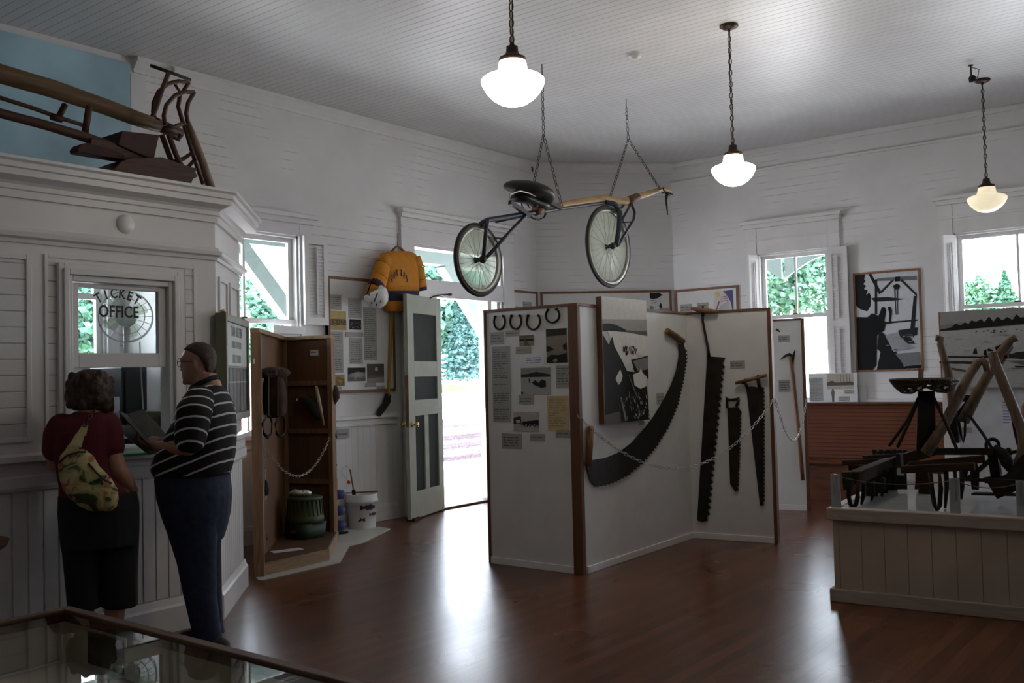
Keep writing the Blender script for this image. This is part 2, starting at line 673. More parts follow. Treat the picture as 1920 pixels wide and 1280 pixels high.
rail('trim_4', LW, [(6.36, 7.53), (9.67, CA.x)], 'white chair rail on the left wall')
rail('trim_5', RW, [(-CB.y, -5.16), (-3.97, -2.84), (-1.3, -.05), (1.45, -YB)], 'white chair rail on the right wall')
rail('trim_6', CW, [(0, CL)], 'white chair rail on the angled corner wall')
base('baseboard_left', LW, [(4.45, 7.53), (9.67, CA.x)], 'white baseboard on the left wall')
base('baseboard_right', RW, [(-CB.y, -YB)], 'white baseboard on the right wall')
base('baseboard_corner', CW, [(0, CL)], 'white baseboard on the angled corner wall')


# ------------------------------------------------------------------ windows
def casing(mb, fr, o, head=0.42, side=0.145, floor_to=None):
    """Flat casing boards, tall frieze head and cap around an opening."""
    u0, u1, v0, v1 = o
    vb = v0 - 0.02 if floor_to is None else floor_to
    mb.fbox(fr, u0 - side, u0, vb, v1 + head - .09, 0, 0.038)
    mb.fbox(fr, u1, u1 + side, vb, v1 + head - .09, 0, 0.03)
    mb.fbox(fr, u0, u1, v1, v1 + head - .09, 0, 0.03)
    mb.fbox(fr, u0 - side - .0, u1 + side, v1 + .17, v1 + .195, 0.03, 0.045)
    mb.fbox(fr, u0 - side - .02, u1 + side + .02, v1 + head - .09, v1 + head - .04, 0, 0.075)
    mb.fbox(fr, u0 - side - .045, u1 + side + .045, v1 + head - .04, v1 + head, 0, 0.115)


def shutter_mesh(fr, u0, u1, v0, v1, wv=0.05, th=0.03, angle=0.0, two=True):
    """Louvred shutter leaf hinged at u0, swung by `angle` out of the plane."""
    c, s_ = math.cos(angle), math.sin(angle)
    f2 = Fr(fr.p(u0, 0, wv), fr.u * c + fr.w * s_)
    wd = u1 - u0
    a = MB(M_trim)
    st = min(0.055, abs(wd) * .25)
    sg = 1 if wd > 0 else -1
    a.fbox(f2, 0, sg * st, v0, v1, 0, th)
    a.fbox(f2, wd - sg * st, wd, v0, v1, 0, th)
    cuts = [(v0 + .075, v0 + (v1 - v0) * .5 - .03), (v0 + (v1 - v0) * .5 + .03, v1 - .075)] if two else [(v0 + .075, v1 - .075)]
    lo = v0
    for c0, c1 in cuts:
        a.fbox(f2, sg * st, wd - sg * st, lo, c0, 0, th)
        lo = c1
        z = c0 + .012
        while z < c1:
            p0 = f2.p(sg * st, z, th * .5); p1 = f2.p(wd - sg * st, z, th * .5)
            up = (f2.v * 0.93 - f2.w * 0.36)
            a.bar(p0, p1, .006, .034, up=up)
            z += .033
    a.fbox(f2, sg * st, wd - sg * st, lo, v1, 0, th)
    tilt = MB(M_trim)
    for c0, c1 in cuts:
        tilt.fbox(f2, wd * .47, wd * .53, c0 + .03, c1 - .03, th * .9, th + .014)
    return a, tilt


def window(name, fr, o, label, mid=None, muntin=True, head=0.42, side=0.145, skip_case=False):
    u0, u1, v0, v1 = o
    root = thing(name, label, 'window', fr.p((u0 + u1) / 2, v0, 0), kind='structure')
    if not skip_case:
        mb = MB(M_trim)
        casing(mb, fr, o, head, side)
        mb.build('casing', parent=root, bevel=.003)
    mb = MB(M_trim)
    for a, b, c, d in ((u0, u0 + .02, v0, v1), (u1 - .02, u1, v0, v1), (u0, u1, v1 - .02, v1)):
        mb.fbox(fr, a, b, c, d, -TH, 0)
    mb.build('jamb', parent=root)
    mb = MB(M_trim)
    mb.fbox(fr, u0 - side, u1 + side, v0 - .045, v0, -TH, 0.06)
    mb.fbox(fr, u0 - side + .03, u1 + side - .03, v0 - .13, v0 - .045, 0, 0.022)
    mb.build('sill', parent=root, bevel=.004)
    mid = mid if mid is not None else (v0 + v1) / 2
    for (a, b, wv) in ((mid - .02, v1 - .02, -.10), (v0, mid + .02, -.065)):
        mb = MB(M_trim)
        mb.fbox(fr, u0 + .02, u0 + .07, a, b, wv, wv + .035)
        mb.fbox(fr, u1 - .07, u1 - .02, a, b, wv, wv + .035)
        mb.fbox(fr, u0 + .07, u1 - .07, a, a + .045, wv, wv + .035)
        mb.fbox(fr, u0 + .07, u1 - .07, b - .045, b, wv, wv + .035)
        if muntin:
            c = (u0 + u1) / 2
            mb.fbox(fr, c - .012, c + .012, a + .04, b - .04, wv + .005, wv + .03)
        sash = mb.build('sash', parent=root)
        g = MB(M_glass)
        g.face(fr, [(u0 + .07, a + .045), (u1 - .07, a + .045), (u1 - .07, b - .045), (u0 + .07, b - .045)], wv + .017)
        g.build('pane', parent=sash)
    mb = MB(M_dark_iron)
    mb.fbox(fr, (u0 + u1) / 2 - .05, (u0 + u1) / 2 + .02, mid + .02, mid + .035, -.07, -.05)
    mb.build('sash_lock', parent=root)
    return root


def shutter(root, fr, *a, **k):
    m, t = shutter_mesh(fr, *a, **k)
    o = m.build('shutter', parent=root)
    t.build('tilt_rod', parent=o)
    return o


w1 = window('window_1', LW, W1, 'sash window in the left wall behind the wooden cabinet', mid=2.10, head=.21, side=.15)
shutter(w1, LW, 6.235, 6.535, 2.07, 2.955, two=False)
shutter(w1, LW, 6.235, 5.80, 1.05, 2.05, wv=.04, angle=-.12, two=False)
w2 = window('window_2', RW, W2, 'tall sash window in the right wall above the bench', mid=2.17)
shutter(w2, RW, -4.11, -3.87, 1.14, 2.96)
shutter(w2, RW, -5.02, -5.16, 1.14, 2.96, angle=-1.1)
w3 = window('window_3', RW, W3, 'tall sash window at the right edge above the ice photograph', mid=2.16)
shutter(w3, RW, -2.70, -2.86, 1.14, 2.96, wv=.02, angle=-.95)
window('window_4', LW, W4, 'small window inside the ticket office', mid=2.25, head=.25, side=.10)
w5 = window('window_5', RW, W5, 'tall sash window beyond the right edge', mid=2.16)

# ------------------------------------------------------------------ door
M_sage = mat('sage_door_paint', (0.36, 0.38, 0.31), 0.45, var=0.08)
M_panel = mat('dark_door_panel', (0.032, 0.038, 0.033), 0.6, var=0.15, spec=.15)
M_edge_wood = wood('worn_door_edge', (0.08, 0.045, 0.02), (0.3, 0.17, 0.08))
dr = thing('door_1', 'open sage green panelled door with its white casing and transom', 'door', (8.65, Y1, 0), kind='structure')
mb = MB(M_trim)
u0, u1 = DO[0], DO[1]
casing(mb, LW, (u0, u1, 0, 3.03), .37, .21, floor_to=0)
mb.build('casing', parent=dr, bevel=.003)
mb = MB(M_trim)
mb.fbox(LW, u0, u1, 2.44, 2.64, -TH, 0.02)                        # transom bar
mb.fbox(LW, u0, u0 + .03, 0, 3.03, -TH, 0); mb.fbox(LW, u1 - .03, u1, 0, 3.03, -TH, 0)
mb.fbox(LW, u0, u1, 3.0, 3.03, -TH, 0)
for a in (8.17, 9.165):
    mb.fbox(LW, a, a + .075, 0, 2.44, -TH, 0.0)                   # mullions between door and sidelights
for a, b in ((u0 + .03, 8.17), (9.24, u1 - .03)):
    mb.fbox(LW, a, b, 0, .62, -.10, -.04)
    mb.fbox(LW, a, a + .035, .62, 2.44, -.10, -.04); mb.fbox(LW, b - .035, b, .62, 2.44, -.10, -.04)
mb.build('frame', parent=dr, bevel=.003)
mb = MB(M_glass)
for a, b, c, d in ((u0 + .06, 8.14, .66, 2.42), (9.27, u1 - .06, .66, 2.42)):
    mb.face(LW, [(a, c), (b, c), (b, d), (a, d)], -.07)
mb.build('sidelight', parent=dr)
mb = MB(M_glass)
mb.face(LW, [(u0 + .03, 2.64), (u1 - .03, 2.64), (u1 - .03, 3.0), (u0 + .03, 3.0)], -.08)
mb.build('transom_pane', parent=dr)
M_thresh = wood('threshold_wood', (0.05, 0.02, 0.01), (0.14, 0.06, 0.03), (1, 0, 0))
MB(M_thresh).fbox(LW, 8.2, 9.2, 0, .025, -TH, .05).build('threshold', parent=dr, bevel=.005)
# the leaf, hinged at x = 8.25 and swung back into the room
HG = V((8.235, Y1 - .06, 0)); FE = V((7.40, 7.195, 0))
LF = Fr(HG, HG - FE)        # u runs towards the hinge, w faces the room
LF = Fr(FE, HG - FE)
LL = (HG - FE).length
leaf = MB(M_sage)
zt = 2.42
cuts_u = [0.155, LL - .13]
cols = [(0.155, LL * .5 - .05), (LL * .5 + .05, LL - .13)]
z_pan = [(1.70, 2.22, [(0.155, LL - .13)]), (1.28, 1.53, [(0.155, LL - .13)]), (0.30, 1.11, cols)]
leaf.fbox(LF, 0, .155, .015, zt, -.045, 0)
leaf.fbox(LF, LL - .13, LL, .015, zt, -.045, 0)
zs = [.015, .30, 1.11, 1.28, 1.53, 1.70, 2.22, zt]
for k in range(0, 8, 2):
    leaf.fbox(LF, .155, LL - .13, zs[k], zs[k + 1], -.045, 0)
leaf.fbox(LF, LL * .5 - .05, LL * .5 + .05, .30, 1.11, -.045, 0)
lo_ = leaf.build('door_leaf', parent=dr, bevel=.003)
for z0, z1, cs in z_pan:
    for a, b in cs:
        MB(M_panel).fbox(LF, a, b, z0, z1, -.032, -.016).build('door_panel', parent=lo_)
MB(M_edge_wood).fbox(LF, -.002, .0, 1.0, 1.55, -.043, -.002).build('worn_edge', parent=lo_)
mb = MB(M_brass)
for sgn in (1, -1):
    kw = 0.0 if sgn > 0 else -.045
    c = LF.p(.07, 1.02, kw)
    mb.lathe(c, [(0, .0), (.028, .0), (.028, .006), (.011, .012), (.010, .035), (.022, .045), (.029, .058), (.024, .072), (0, .078)], 18, LF.w * sgn)
mb.build('knob', parent=lo_)
MB(M_dark_iron).fbox(LF, .02, .16, 0.0, .03, -.06, .03).build('door_stop', parent=lo_)
mb = MB(M_dark_iron)
ca, cb = LF.p(LL - .15, zt - .02, .03), V((8.85, Y1 + .0, 2.50))
mb.tube([hit(LW, 838, 552, .06), hit(LW, 812, 556, .12), LF.p(LL - .32, zt - .01, .02)], .008, 6)
mb.tube([hit(LW, 820, 555, .06), hit(LW, 846, 552, .03)], .014, 6)
mb.build('door_closer', parent=dr)
# ------------------------------------------------------------------ outdoors
M_gravel = mat('pale_gravel_ground', (0.45, 0.44, 0.44), 0.9, var=0.3, scale=7, bump=.3)
M_deck = mat('concrete_platform', (0.42, 0.42, 0.41), 0.85, var=0.12, scale=3)
M_grass = mat('meadow_grass', (0.10, 0.17, 0.04), 0.9, var=0.5, scale=2.5, bump=.5)
M_rail = mat('rusty_rail_steel', (0.085, 0.065, 0.07), 0.6, 0.3, var=.3, scale=12)
M_tie = wood('weathered_tie', (0.05, 0.045, 0.045), (0.14, 0.13, 0.12), (0, 1, 0))
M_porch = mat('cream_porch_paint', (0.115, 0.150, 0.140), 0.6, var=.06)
M_bark = mat('tree_bark', (0.09, 0.07, 0.05), 0.9, var=.4, scale=10)
M_leaf = [mat('leaf_green_%s' % n, c, 0.65, var=.45, scale=1.4) for n, c in (('fresh', (0.060, 0.145, 0.100)), ('spruce', (0.030, 0.080, 0.070)), ('pale', (0.095, 0.18, 0.13)))]

# ground north of the wall (+y) and east of it (+x)
def slab(name, pts, label, m):
    """Ground strips: list of ((x0, x1), (y0, y1), (z at start, z at end), axis)."""
    mb = MB(m)
    for (x0, x1), (y0, y1), (za, zb), ax in pts:
        c = [(x0, y0), (x1, y0), (x1, y1), (x0, y1)]
        zz = [za, za, zb, zb] if ax == 'y' else [za, zb, zb, za]
        vs = [V((x, y, z)) for (x, y), z in zip(c, zz)] + [V((x, y, z - .5)) for (x, y), z in zip(c, zz)]
        mb.add(vs, [(0, 1, 2, 3), (7, 6, 5, 4), (0, 4, 5, 1), (1, 5, 6, 2), (2, 6, 7, 3), (3, 7, 4, 0)])
    return struct(mb.build(name), label, 'ground')


slab('ground_gravel', [((-80, 36), (Y1 + .3, 36), (-.62, -.62), 'y'), ((X1 + .3, 36), (-80, Y1 + .3), (-.62, -.62), 'y')], 'bright sunlit gravel around the station', M_gravel)
slab('ground_slope', [((-80, 36), (36, 49), (-.62, .85), 'y'), ((36, 70), (-80, 36), (-.62, 4.6), 'x')], 'pale dry slope rising beyond the tracks', M_gravel)
slab('ground_meadow', [((-80, 120), (49, 120), (.85, 1.6), 'y'), ((70, 140), (-80, 49), (4.6, 6.0), 'x')], 'strip of tall grass under the trees', M_grass)
o = MB(M_deck).box2((-20, Y1 + TH, -0.62), (X1 + 4.0, Y1 + 4.6, -0.06)).box2((X1 + TH, -20, -0.62), (X1 + 4.0, Y1 + TH, -0.06)).build('ground_platform')
struct(o, 'sunlit station platform outside the door', 'platform')


def track(y, label, gauge, x=(-25, 36)):
    t = thing('railway_track', label, 'railway track', (18, y, -.62), group='railway tracks outside the door')
    for s_ in (-gauge, gauge):
        mb = MB(M_rail)
        mb.box2((x[0], y + s_ - .07, -.50), (x[1], y + s_ + .07, -.48))
        mb.box2((x[0], y + s_ - .012, -.48), (x[1], y + s_ + .012, -.37))
        mb.box2((x[0], y + s_ - .036, -.37), (x[1], y + s_ + .036, -.33))
        mb.build('rail', parent=t)
    tb = MB(M_tie)
    k = 8.0
    while k < 30:
        tb.box2((k, y - gauge - .5, -.63), (k + .22, y + gauge + .5, -.50)); k += .62
    tb.build('tie', parent=t)
    return t


track(14.2, 'railway track nearest the platform seen through the open door', 1.0)
track(19.4, 'middle railway track seen through the open door', 1.25)
track(27.2, 'farthest railway track seen through the open door', 1.4)

pole = MB(M_bark)
q = ray(885, 782); q = V((q.x, q.y, 0)) * (1.52 + .62) / -q.z
pole.tube([V((q.x, q.y, -.63)), V((q.x, q.y, 1.3))], .05, 8)
tag(pole.build('marker_post'), 'thin dark post on the gravel beyond the tracks', 'post')


# the porch that runs round the building
def porch_brace(t, post, d):
    mb = MB(M_porch)
    a = V(post) + V((0, 0, 2.05)); b = V((post[0] + d[0] * 1.12, post[1] + d[1] * 1.12, 3.26))
    mb.bar(a, b, .17, .20, up=(0, 0, 1))
    mb.build('brace', parent=t)


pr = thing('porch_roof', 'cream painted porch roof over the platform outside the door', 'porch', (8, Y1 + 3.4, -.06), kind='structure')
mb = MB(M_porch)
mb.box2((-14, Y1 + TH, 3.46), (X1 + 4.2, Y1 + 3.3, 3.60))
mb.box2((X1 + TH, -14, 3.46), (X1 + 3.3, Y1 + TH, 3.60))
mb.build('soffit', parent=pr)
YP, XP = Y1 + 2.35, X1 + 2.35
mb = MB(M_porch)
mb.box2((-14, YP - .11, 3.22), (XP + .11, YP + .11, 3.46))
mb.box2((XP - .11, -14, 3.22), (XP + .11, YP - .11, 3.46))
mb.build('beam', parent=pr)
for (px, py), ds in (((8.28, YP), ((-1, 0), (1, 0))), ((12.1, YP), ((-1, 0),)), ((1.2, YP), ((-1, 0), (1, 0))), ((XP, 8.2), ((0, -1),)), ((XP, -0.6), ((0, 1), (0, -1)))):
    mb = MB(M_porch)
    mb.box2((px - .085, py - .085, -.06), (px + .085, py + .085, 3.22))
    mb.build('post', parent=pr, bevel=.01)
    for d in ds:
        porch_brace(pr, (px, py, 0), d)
# scalloped bracket boards under the east beam, as the right-hand window shows
for yc in (6.35, 4.9):
    f = Fr((XP - .02, yc, 0), (0, -1, 0))
    pts = [(-.7, 3.22), (.7, 3.22), (.7, 2.86)] + [(.7 - 1.4 * k / 12, 2.86 + .30 * math.sin(math.pi * k / 12)) for k in range(1, 12)] + [(-.7, 2.86)]
    MB(M_porch).prism(f, pts, 0, .05).build('bracket_board', parent=pr)


def tree(x, y, h, r, kind, label, n=900, z0=-.62, cone=False, group=None):
    t = thing('spruce_tree' if cone else 'leafy_tree', label, 'tree', (x, y, z0), group=group)
    mb = MB(M_bark)
    mb.tube([V((x, y, z0)), V((x + .1, y, z0 + h * .5)), V((x, y, z0 + h * .85))], [r * .10, r * .07, r * .02], 8)
    mb.build('trunk', parent=t)
    mb = MB(M_leaf[kind])
    rnd = random.Random(int(x * 71 + y * 13))
    lobes = [(rnd.uniform(-.55, .55) * r, rnd.uniform(-.55, .55) * r, rnd.uniform(.3, .85) * h, rnd.uniform(.35, .6) * r) for _ in range(9)]
    for k in range(n):
        if cone:
            q = rnd.random() ** .7
            zz = h * (.06 + .94 * (1 - q))
            rr = r * q * (0.55 + .45 * abs(math.sin(zz * 5.5))) * math.sqrt(rnd.random())
            a = rnd.uniform(0, 6.283)
            c = V((x + rr * math.cos(a), y + rr * math.sin(a), z0 + zz))
        else:
            lb = rnd.choice(lobes)
            d = V((rnd.gauss(0, 1), rnd.gauss(0, 1), rnd.gauss(0, 1))).normalized() * lb[3] * rnd.uniform(.55, 1.05)
            c = V((x + lb[0], y + lb[1], z0 + lb[2])) + d
            if c.z < z0 + .2:
                c.z = z0 + .2 + rnd.random()
        sz = r * rnd.uniform(.05, .12)
        A = V((rnd.gauss(0, 1), rnd.gauss(0, 1), rnd.gauss(0, .6))).normalized()
        B = A.cross(V((rnd.gauss(0, 1), rnd.gauss(0, 1), rnd.gauss(0, 1)))).normalized()
        mb.add([c - A * sz, c + B * sz * .6, c + A * sz, c - B * sz * .6], [(0, 1, 2, 3)])
    mb.build('crown', parent=t)
    return t


G = 'trees beyond the tracks'
def at_depth(px, dist):
    d = ray(px, 640); d = V((d.x, d.y, 0)).normalized() * dist
    return d.x, d.y
specs = [
    (806, 76, 11.5, 4.8, 0, 0, .95, 'broad fresh green tree at the left of the open doorway'),
    (922, 80, 12.0, 5.0, 2, 0, .95, 'pale green leafy tree at the right of the open doorway'),
    (868, 72, 7.5, 2.2, 1, 1, .9, 'dark bluish spruce low in the middle of the open doorway'),
    (868, 88, 15, 4.6, 0, 0, 1.1, 'tall green tree behind the spruce in the open doorway'),
    (708, 76, 9, 4.0, 2, 0, .95, 'pale leafy tree behind the open door'),
    (1028, 84, 13, 4.2, 0, 0, 1.0, 'fresh green tree hidden past the door post'),
    (506, 66, 8.2, 2.6, 0, 0, .9, 'slender green tree seen in the left wall window'),
    (452, 70, 6.0, 2.2, 2, 0, .9, 'pale low tree at the left edge of the left wall window'),
    (566, 72, 5.0, 2.2, 2, 0, .9, 'low green tree at the right edge of the left wall window'),
    (150, 66, 8.6, 3.4, 0, 0, .9, 'dense green tree seen through the ticket office glass'),
    (238, 70, 7.0, 3.0, 2, 0, .9, 'pale tree beside the dense one in the ticket office glass'),
    (60, 72, 10, 4, 0, 0, .9, 'green tree past the ticket office glass'),
    (1424, 84, 8.2, 3.4, 2, 0, 5.0, 'pale tree at the left of the right wall window'),
    (1496, 92, 10.5, 4.2, 0, 0, 5.1, 'tall fresh green tree in the middle of the right wall window'),
    (1562, 84, 8.6, 3.4, 2, 0, 5.0, 'pale tree at the right of the right wall window'),
    (1826, 118, 5.5, 3.4, 2, 0, 5.5, 'low pale tree in the window at the right edge'),
    (1888, 118, 6.2, 2.6, 0, 1, 5.5, 'faint spruce in the window at the right edge'),
    (1630, 90, 9, 3.6, 0, 0, 5.0, 'green tree past the right wall window'),
]
for px, dist, h, r, kd, cn, z0, lb in specs:
    x, y = at_depth(px, dist)
    tree(x, y, h, r, kd, lb, n=4200, z0=z0, cone=bool(cn), group=G)

# a pale shed and a parked wagon far off through the right wall window
M_shed = mat('faded_red_shed', (0.45, 0.2, 0.17), 0.8)
M_roofg = mat('grey_roof', (0.3, 0.31, 0.34), 0.7)
x, y = at_depth(1540, 30)
t = thing('flat_wagon', 'small flat railway wagon low in the right wall window', 'wagon', (x, y, -.62))
fw = Fr((x, y, -.62), (.616, -.788, 0))
MB(M_roofg).fbox(fw, -1.9, 1.9, .75, 1.0, -.8, .8).build('deck', parent=t)
for s_ in (-1.2, 1.2):
    MB(M_rail).lathe(fw.p(s_, .38, .6), [(0, 0), (.38, 0), (.38, .1), (0, .1)], 20, fw.w).build('wheel', parent=t)
    MB(M_rail).lathe(fw.p(s_, .38, -.7), [(0, 0), (.38, 0), (.38, .1), (0, .1)], 20, fw.w).build('wheel', parent=t)
for s_ in (-1.7, -.6, .6, 1.7):
    MB(M_rail).fbox(fw, s_ - .03, s_ + .03, 1.0, 1.5, .7, .76).build('stake', parent=t)
x, y = at_depth(218, 26)
t = thing('boxcar', 'faded red boxcar standing beyond the ticket office window', 'boxcar', (x, y, -.62))
fw = Fr((x, y, -.62), (1, 0, 0))
MB(M_shed).fbox(fw, -.4, 6.6, .8, 2.15, -1.2, 1.2).build('body', parent=t)
MB(M_roofg).fbox(fw, -.5, 6.7, 2.15, 2.3, -1.3, 1.3).build('roof', parent=t)
MB(M_rail).fbox(fw, -.3, 6.5, .3, .8, -.9, .9).build('underframe', parent=t)

for fr, (a, b, c, d) in ((LW, W1), (LW, W4), (LW, (8.25, 9.16, 0, 2.42)), (LW, TR), (RW, W2), (RW, W3), (RW, W5)):
    portal(fr.p((a + b) / 2, (c + d) / 2, -TH - .01), b - a, d - c, fr.w)
# ------------------------------------------------------------------ ticket booth
BF = Fr((0, 5.37, 0), (1, 0, 0))
XC = 3.75                                             # front corner
BD = Fr((XC, 5.37, 0), (0.70711, 0.70711, 0))         # the angled side
DL = 0.99
END = BD.p(DL, 0, 0)
tb = thing('ticket_booth', 'white panelled ticket office booth with a serving window and heavy cornice', 'ticket booth', (2.2, 5.6, 0))
BT = 2.76
M_inner = mat('office_interior_paint', (0.58, 0.59, 0.58), 0.5)
XL = 0.9
WO = (2.785, 3.40, 1.14, 2.12)                        # serving window opening
mb = MB(M_trim)
T = .09
mb.fbox(BF, XL, WO[0], 0, BT - .1, -T, 0); mb.fbox(BF, WO[1], XC, 0, BT - .1, -T, 0)
mb.fbox(BF, WO[0], WO[1], 0, WO[2], -T, 0); mb.fbox(BF, WO[0], WO[1], WO[3], BT - .1, -T, 0)
mb.fbox(BD, 0, DL, 0, BT - .1, -T, 0)
mb.box2((END.x - T, END.y, 0), (END.x, Y1 - .02, BT - .1))
mb.build('wall', parent=tb)
# roof slab
poly = [(XL, 5.40), (XC - .02, 5.40), (END.x - .02, END.y + .02), (END.x - .02, Y1 - .02), (XL, Y1 - .02)]
mb = MB(M_trim)
mb.prism(Fr((0, 0, 0), (1, 0, 0), (0, 1, 0)), poly, BT - .1, BT - .02)
mb.build('roof', parent=tb)


def band(name, z0, z1, out, prof=None, m=None):
    """Moulding that follows the front and the angled side; prof: list of (out, z)."""
    prof = prof or [(0, z0), (out, z0), (out, z1), (0, z1)]
    mb = MB(m or M_trim)
    n = len(prof)
    k = math.tan(math.radians(22.5))
    vs = []
    for a, z in prof: vs.append(V((XL, 5.37 - a, z)))
    for a, z in prof: vs.append(V((XC + a * k, 5.37 - a, z)))
    for a, z in prof: vs.append(BD.p(DL + a, z, a))
    for a, z in prof: vs.append(V((END.x + a, END.y + .35, z)))
    fs = []
    for s_ in range(3):
        for i in range(n):
            j = (i + 1) % n
            fs.append((s_ * n + i, s_ * n + j, (s_ + 1) * n + j, (s_ + 1) * n + i))
    fs.append(list(range(n))[::-1]); fs.append([3 * n + i for i in range(n)])
    mb.add(vs, fs)
    return mb.build(name, parent=tb)


band('cornice', 0, 0, 0, [(0, 2.56), (.022, 2.56), (.022, 2.60), (.035, 2.605), (.035, 2.63), (.05, 2.645), (.115, 2.665), (.115, 2.70), (.13, 2.705), (.13, 2.735), (.15, 2.745), (.15, 2.762), (0, 2.762)])
band('ledge_moulding', 0, 0, 0, [(0, 2.315), (.015, 2.315), (.02, 2.335), (.045, 2.345), (.05, 2.365), (.03, 2.375), (.02, 2.395), (0, 2.40)])
band('chair_rail', 0, 0, 0, [(0, .955), (.022, .955), (.03, .975), (.03, 1.03), (.02, 1.04), (.02, 1.10), (.05, 1.115), (.05, 1.145), (.02, 1.155), (0, 1.16)])
band('baseboard', 0, 0, 0, [(0, 0), (.03, 0), (.03, .15), (.02, .165), (.012, .20), (0, .205)])
mb = MB(M_trim)
for (fr, a, b) in ((BF, XL, XC), (BD, 0, DL)):
    x = a + .02
    while x < b - .05:
        mb.fbox(fr, x, min(x + .076, b - .01), .21, .95, 0, .008)
        x += .085
mb.build('wainscot_boards', parent=tb, bevel=.003)
# recessed-look panels, framed by mouldings
def frame_mould(mb, fr, u0, u1, v0, v1, wd=.028, out=.014):
    mb.fbox(fr, u0, u0 + wd, v0, v1, 0, out); mb.fbox(fr, u1 - wd, u1, v0, v1, 0, out)
    mb.fbox(fr, u0 + wd, u1 - wd, v0, v0 + wd, 0, out); mb.fbox(fr, u0 + wd, u1 - wd, v1 - wd, v1, 0, out)
mb = MB(M_trim)
frame_mould(mb, BF, 1.55, 2.555, 1.22, 2.25)
frame_mould(mb, BF, 2.63, 3.60, 1.20, 2.265, .02, .010)
frame_mould(mb, BD, .09, .42, 1.22, 2.22); frame_mould(mb, BD, .50, .90, 1.22, 2.22)
mb.build('panel_moulding', parent=tb, bevel=.003)
mb = MB(boards('booth_panel_boards', PAINT, (0, 0, 1), 0.088, 0.05, .6, .45))
mb.fbox(BF, 1.58, 2.53, 1.25, 2.22, 0, .004)
mb.build('board_panel', parent=tb)
for a, b in ((2.65, 2.70), (3.525, 3.58)):
    MB(MATS['booth_panel_boards']).fbox(BF, a, b, 1.22, 2.245, 0, .003).build('board_panel', parent=tb)
# serving-window casing, three stepped bands
mb = MB(M_trim)
for (g, h, o_) in ((.085, .10, .028), (.058, .07, .042), (.030, .035, .020)):
    a, b, c = WO[0] - g, WO[1] + g, WO[3] + h
    mb.fbox(BF, a, a + .032, 1.16, c, 0, o_); mb.fbox(BF, b - .032, b, 1.16, c, 0, o_)
    mb.fbox(BF, a + .032, b - .032, c - .034, c, 0, o_)
mb.build('window_casing', parent=tb, bevel=.004)
mb = MB(M_trim)
SA = (WO[0], WO[1], 1.625, 2.115)
mb.fbox(BF, SA[0], SA[0] + .05, SA[2], SA[3], -.05, -.012); mb.fbox(BF, SA[1] - .055, SA[1], SA[2], SA[3], -.05, -.012)
mb.fbox(BF, SA[0] + .05, SA[1] - .055, SA[2], SA[2] + .085, -.05, -.012); mb.fbox(BF, SA[0] + .05, SA[1] - .055, SA[3] - .025, SA[3], -.05, -.012)
sash = mb.build('sash', parent=tb, bevel=.003)
MB(glass('booth_glass', (0.9, 0.95, 0.93), .12)).face(BF, [(SA[0] + .05, SA[2] + .085), (SA[1] - .055, SA[2] + .085), (SA[1] - .055, SA[3] - .025), (SA[0] + .05, SA[3] - .025)], -.03).build('glass_pane', parent=sash)


# letters on the glass
def letters(text, fr, pos, size, m, parent, name, wv=.0, arc=None, extr=.0006, sx=1.0, bold=.02):
    """Raised letters; pos = (u, v) centre. arc = (centre v offset radius, total angle)."""
    outs = MB(m)
    dg = None
    def one(ch, u, v, rot):
        c = bpy.data.curves.new('glyph', 'FONT')
        c.body = ch; c.size = size; c.align_x = 'CENTER'; c.extrude = extr; c.offset = bold * size
        c.resolution_u = 3
        o = bpy.data.objects.new('glyph', c)
        COL.objects.link(o)
        bpy.context.view_layer.update()
        d = bpy.context.evaluated_depsgraph_get()
        me = bpy.data.meshes.new_from_object(o.evaluated_get(d))
        cs, sn = math.cos(rot), math.sin(rot)
        vs = []
        for q in me.vertices:
            a, b = q.co.x * sx, q.co.y - size * .34
            vs.append(fr.p(u + a * cs - b * sn, v + a * sn + b * cs, wv + q.co.z))
        outs.add(vs, [list(p.vertices) for p in me.polygons])
        bpy.data.objects.remove(o); bpy.data.curves.remove(c); bpy.data.meshes.remove(me)
    if arc:
        rad, tot = arc
        n = len(text)
        for i, ch in enumerate(text):
            if ch == ' ':
                continue
            a = tot * (0.5 - (i / (n - 1)))
            one(ch, pos[0] - math.sin(a) * rad, pos[1] + math.cos(a) * rad, a)
    else:
        one(text, pos[0], pos[1], 0)
    return outs.build(name, parent=parent)


M_letter = mat('black_lettering', (0.012, 0.014, 0.013), .5)
a = uv(BF, 223, 584, -.029)
letters('OFFICE', BF, a, .098, M_letter, sash, 'lettering', -.0285, sx=.82)
b0 = uv(BF, 221, 557, -.029)
letters('TICKET', BF, (b0[0], b0[1] - .222), .080, M_letter, sash, 'lettering', -.0285, arc=(.245, 1.06), sx=.8)
# counter shelf with its glass edge
M_gglass = mat('green_glass_edge', (0.02, 0.32, 0.13), .12, spec=.6)
mb = MB(M_trim)
mb.fbox(BF, 2.70, 3.50, 1.085, 1.105, -.45, .13)
for x in (2.80, 3.40):
    mb.prism(Fr(BF.p(x, 0, 0), BF.w, (0, 0, 1)), [(0, .93), (.03, .93), (.10, 1.085), (0, 1.085)], -.012, .012)
sh = mb.build('counter_shelf', parent=tb, bevel=.003)
MB(M_gglass).fbox(BF, 2.70, 3.50, 1.105, 1.117, -.45, .14).build('glass_top', parent=sh)
mb = MB(M_trim)
c = uv(BF, 235, 420)
mb.lathe(BF.p(c[0], c[1], 0), [(0, .014), (.05, .014), (.056, .006), (.06, 0)], 32, BF.w)
mb.build('round_boss', parent=tb)
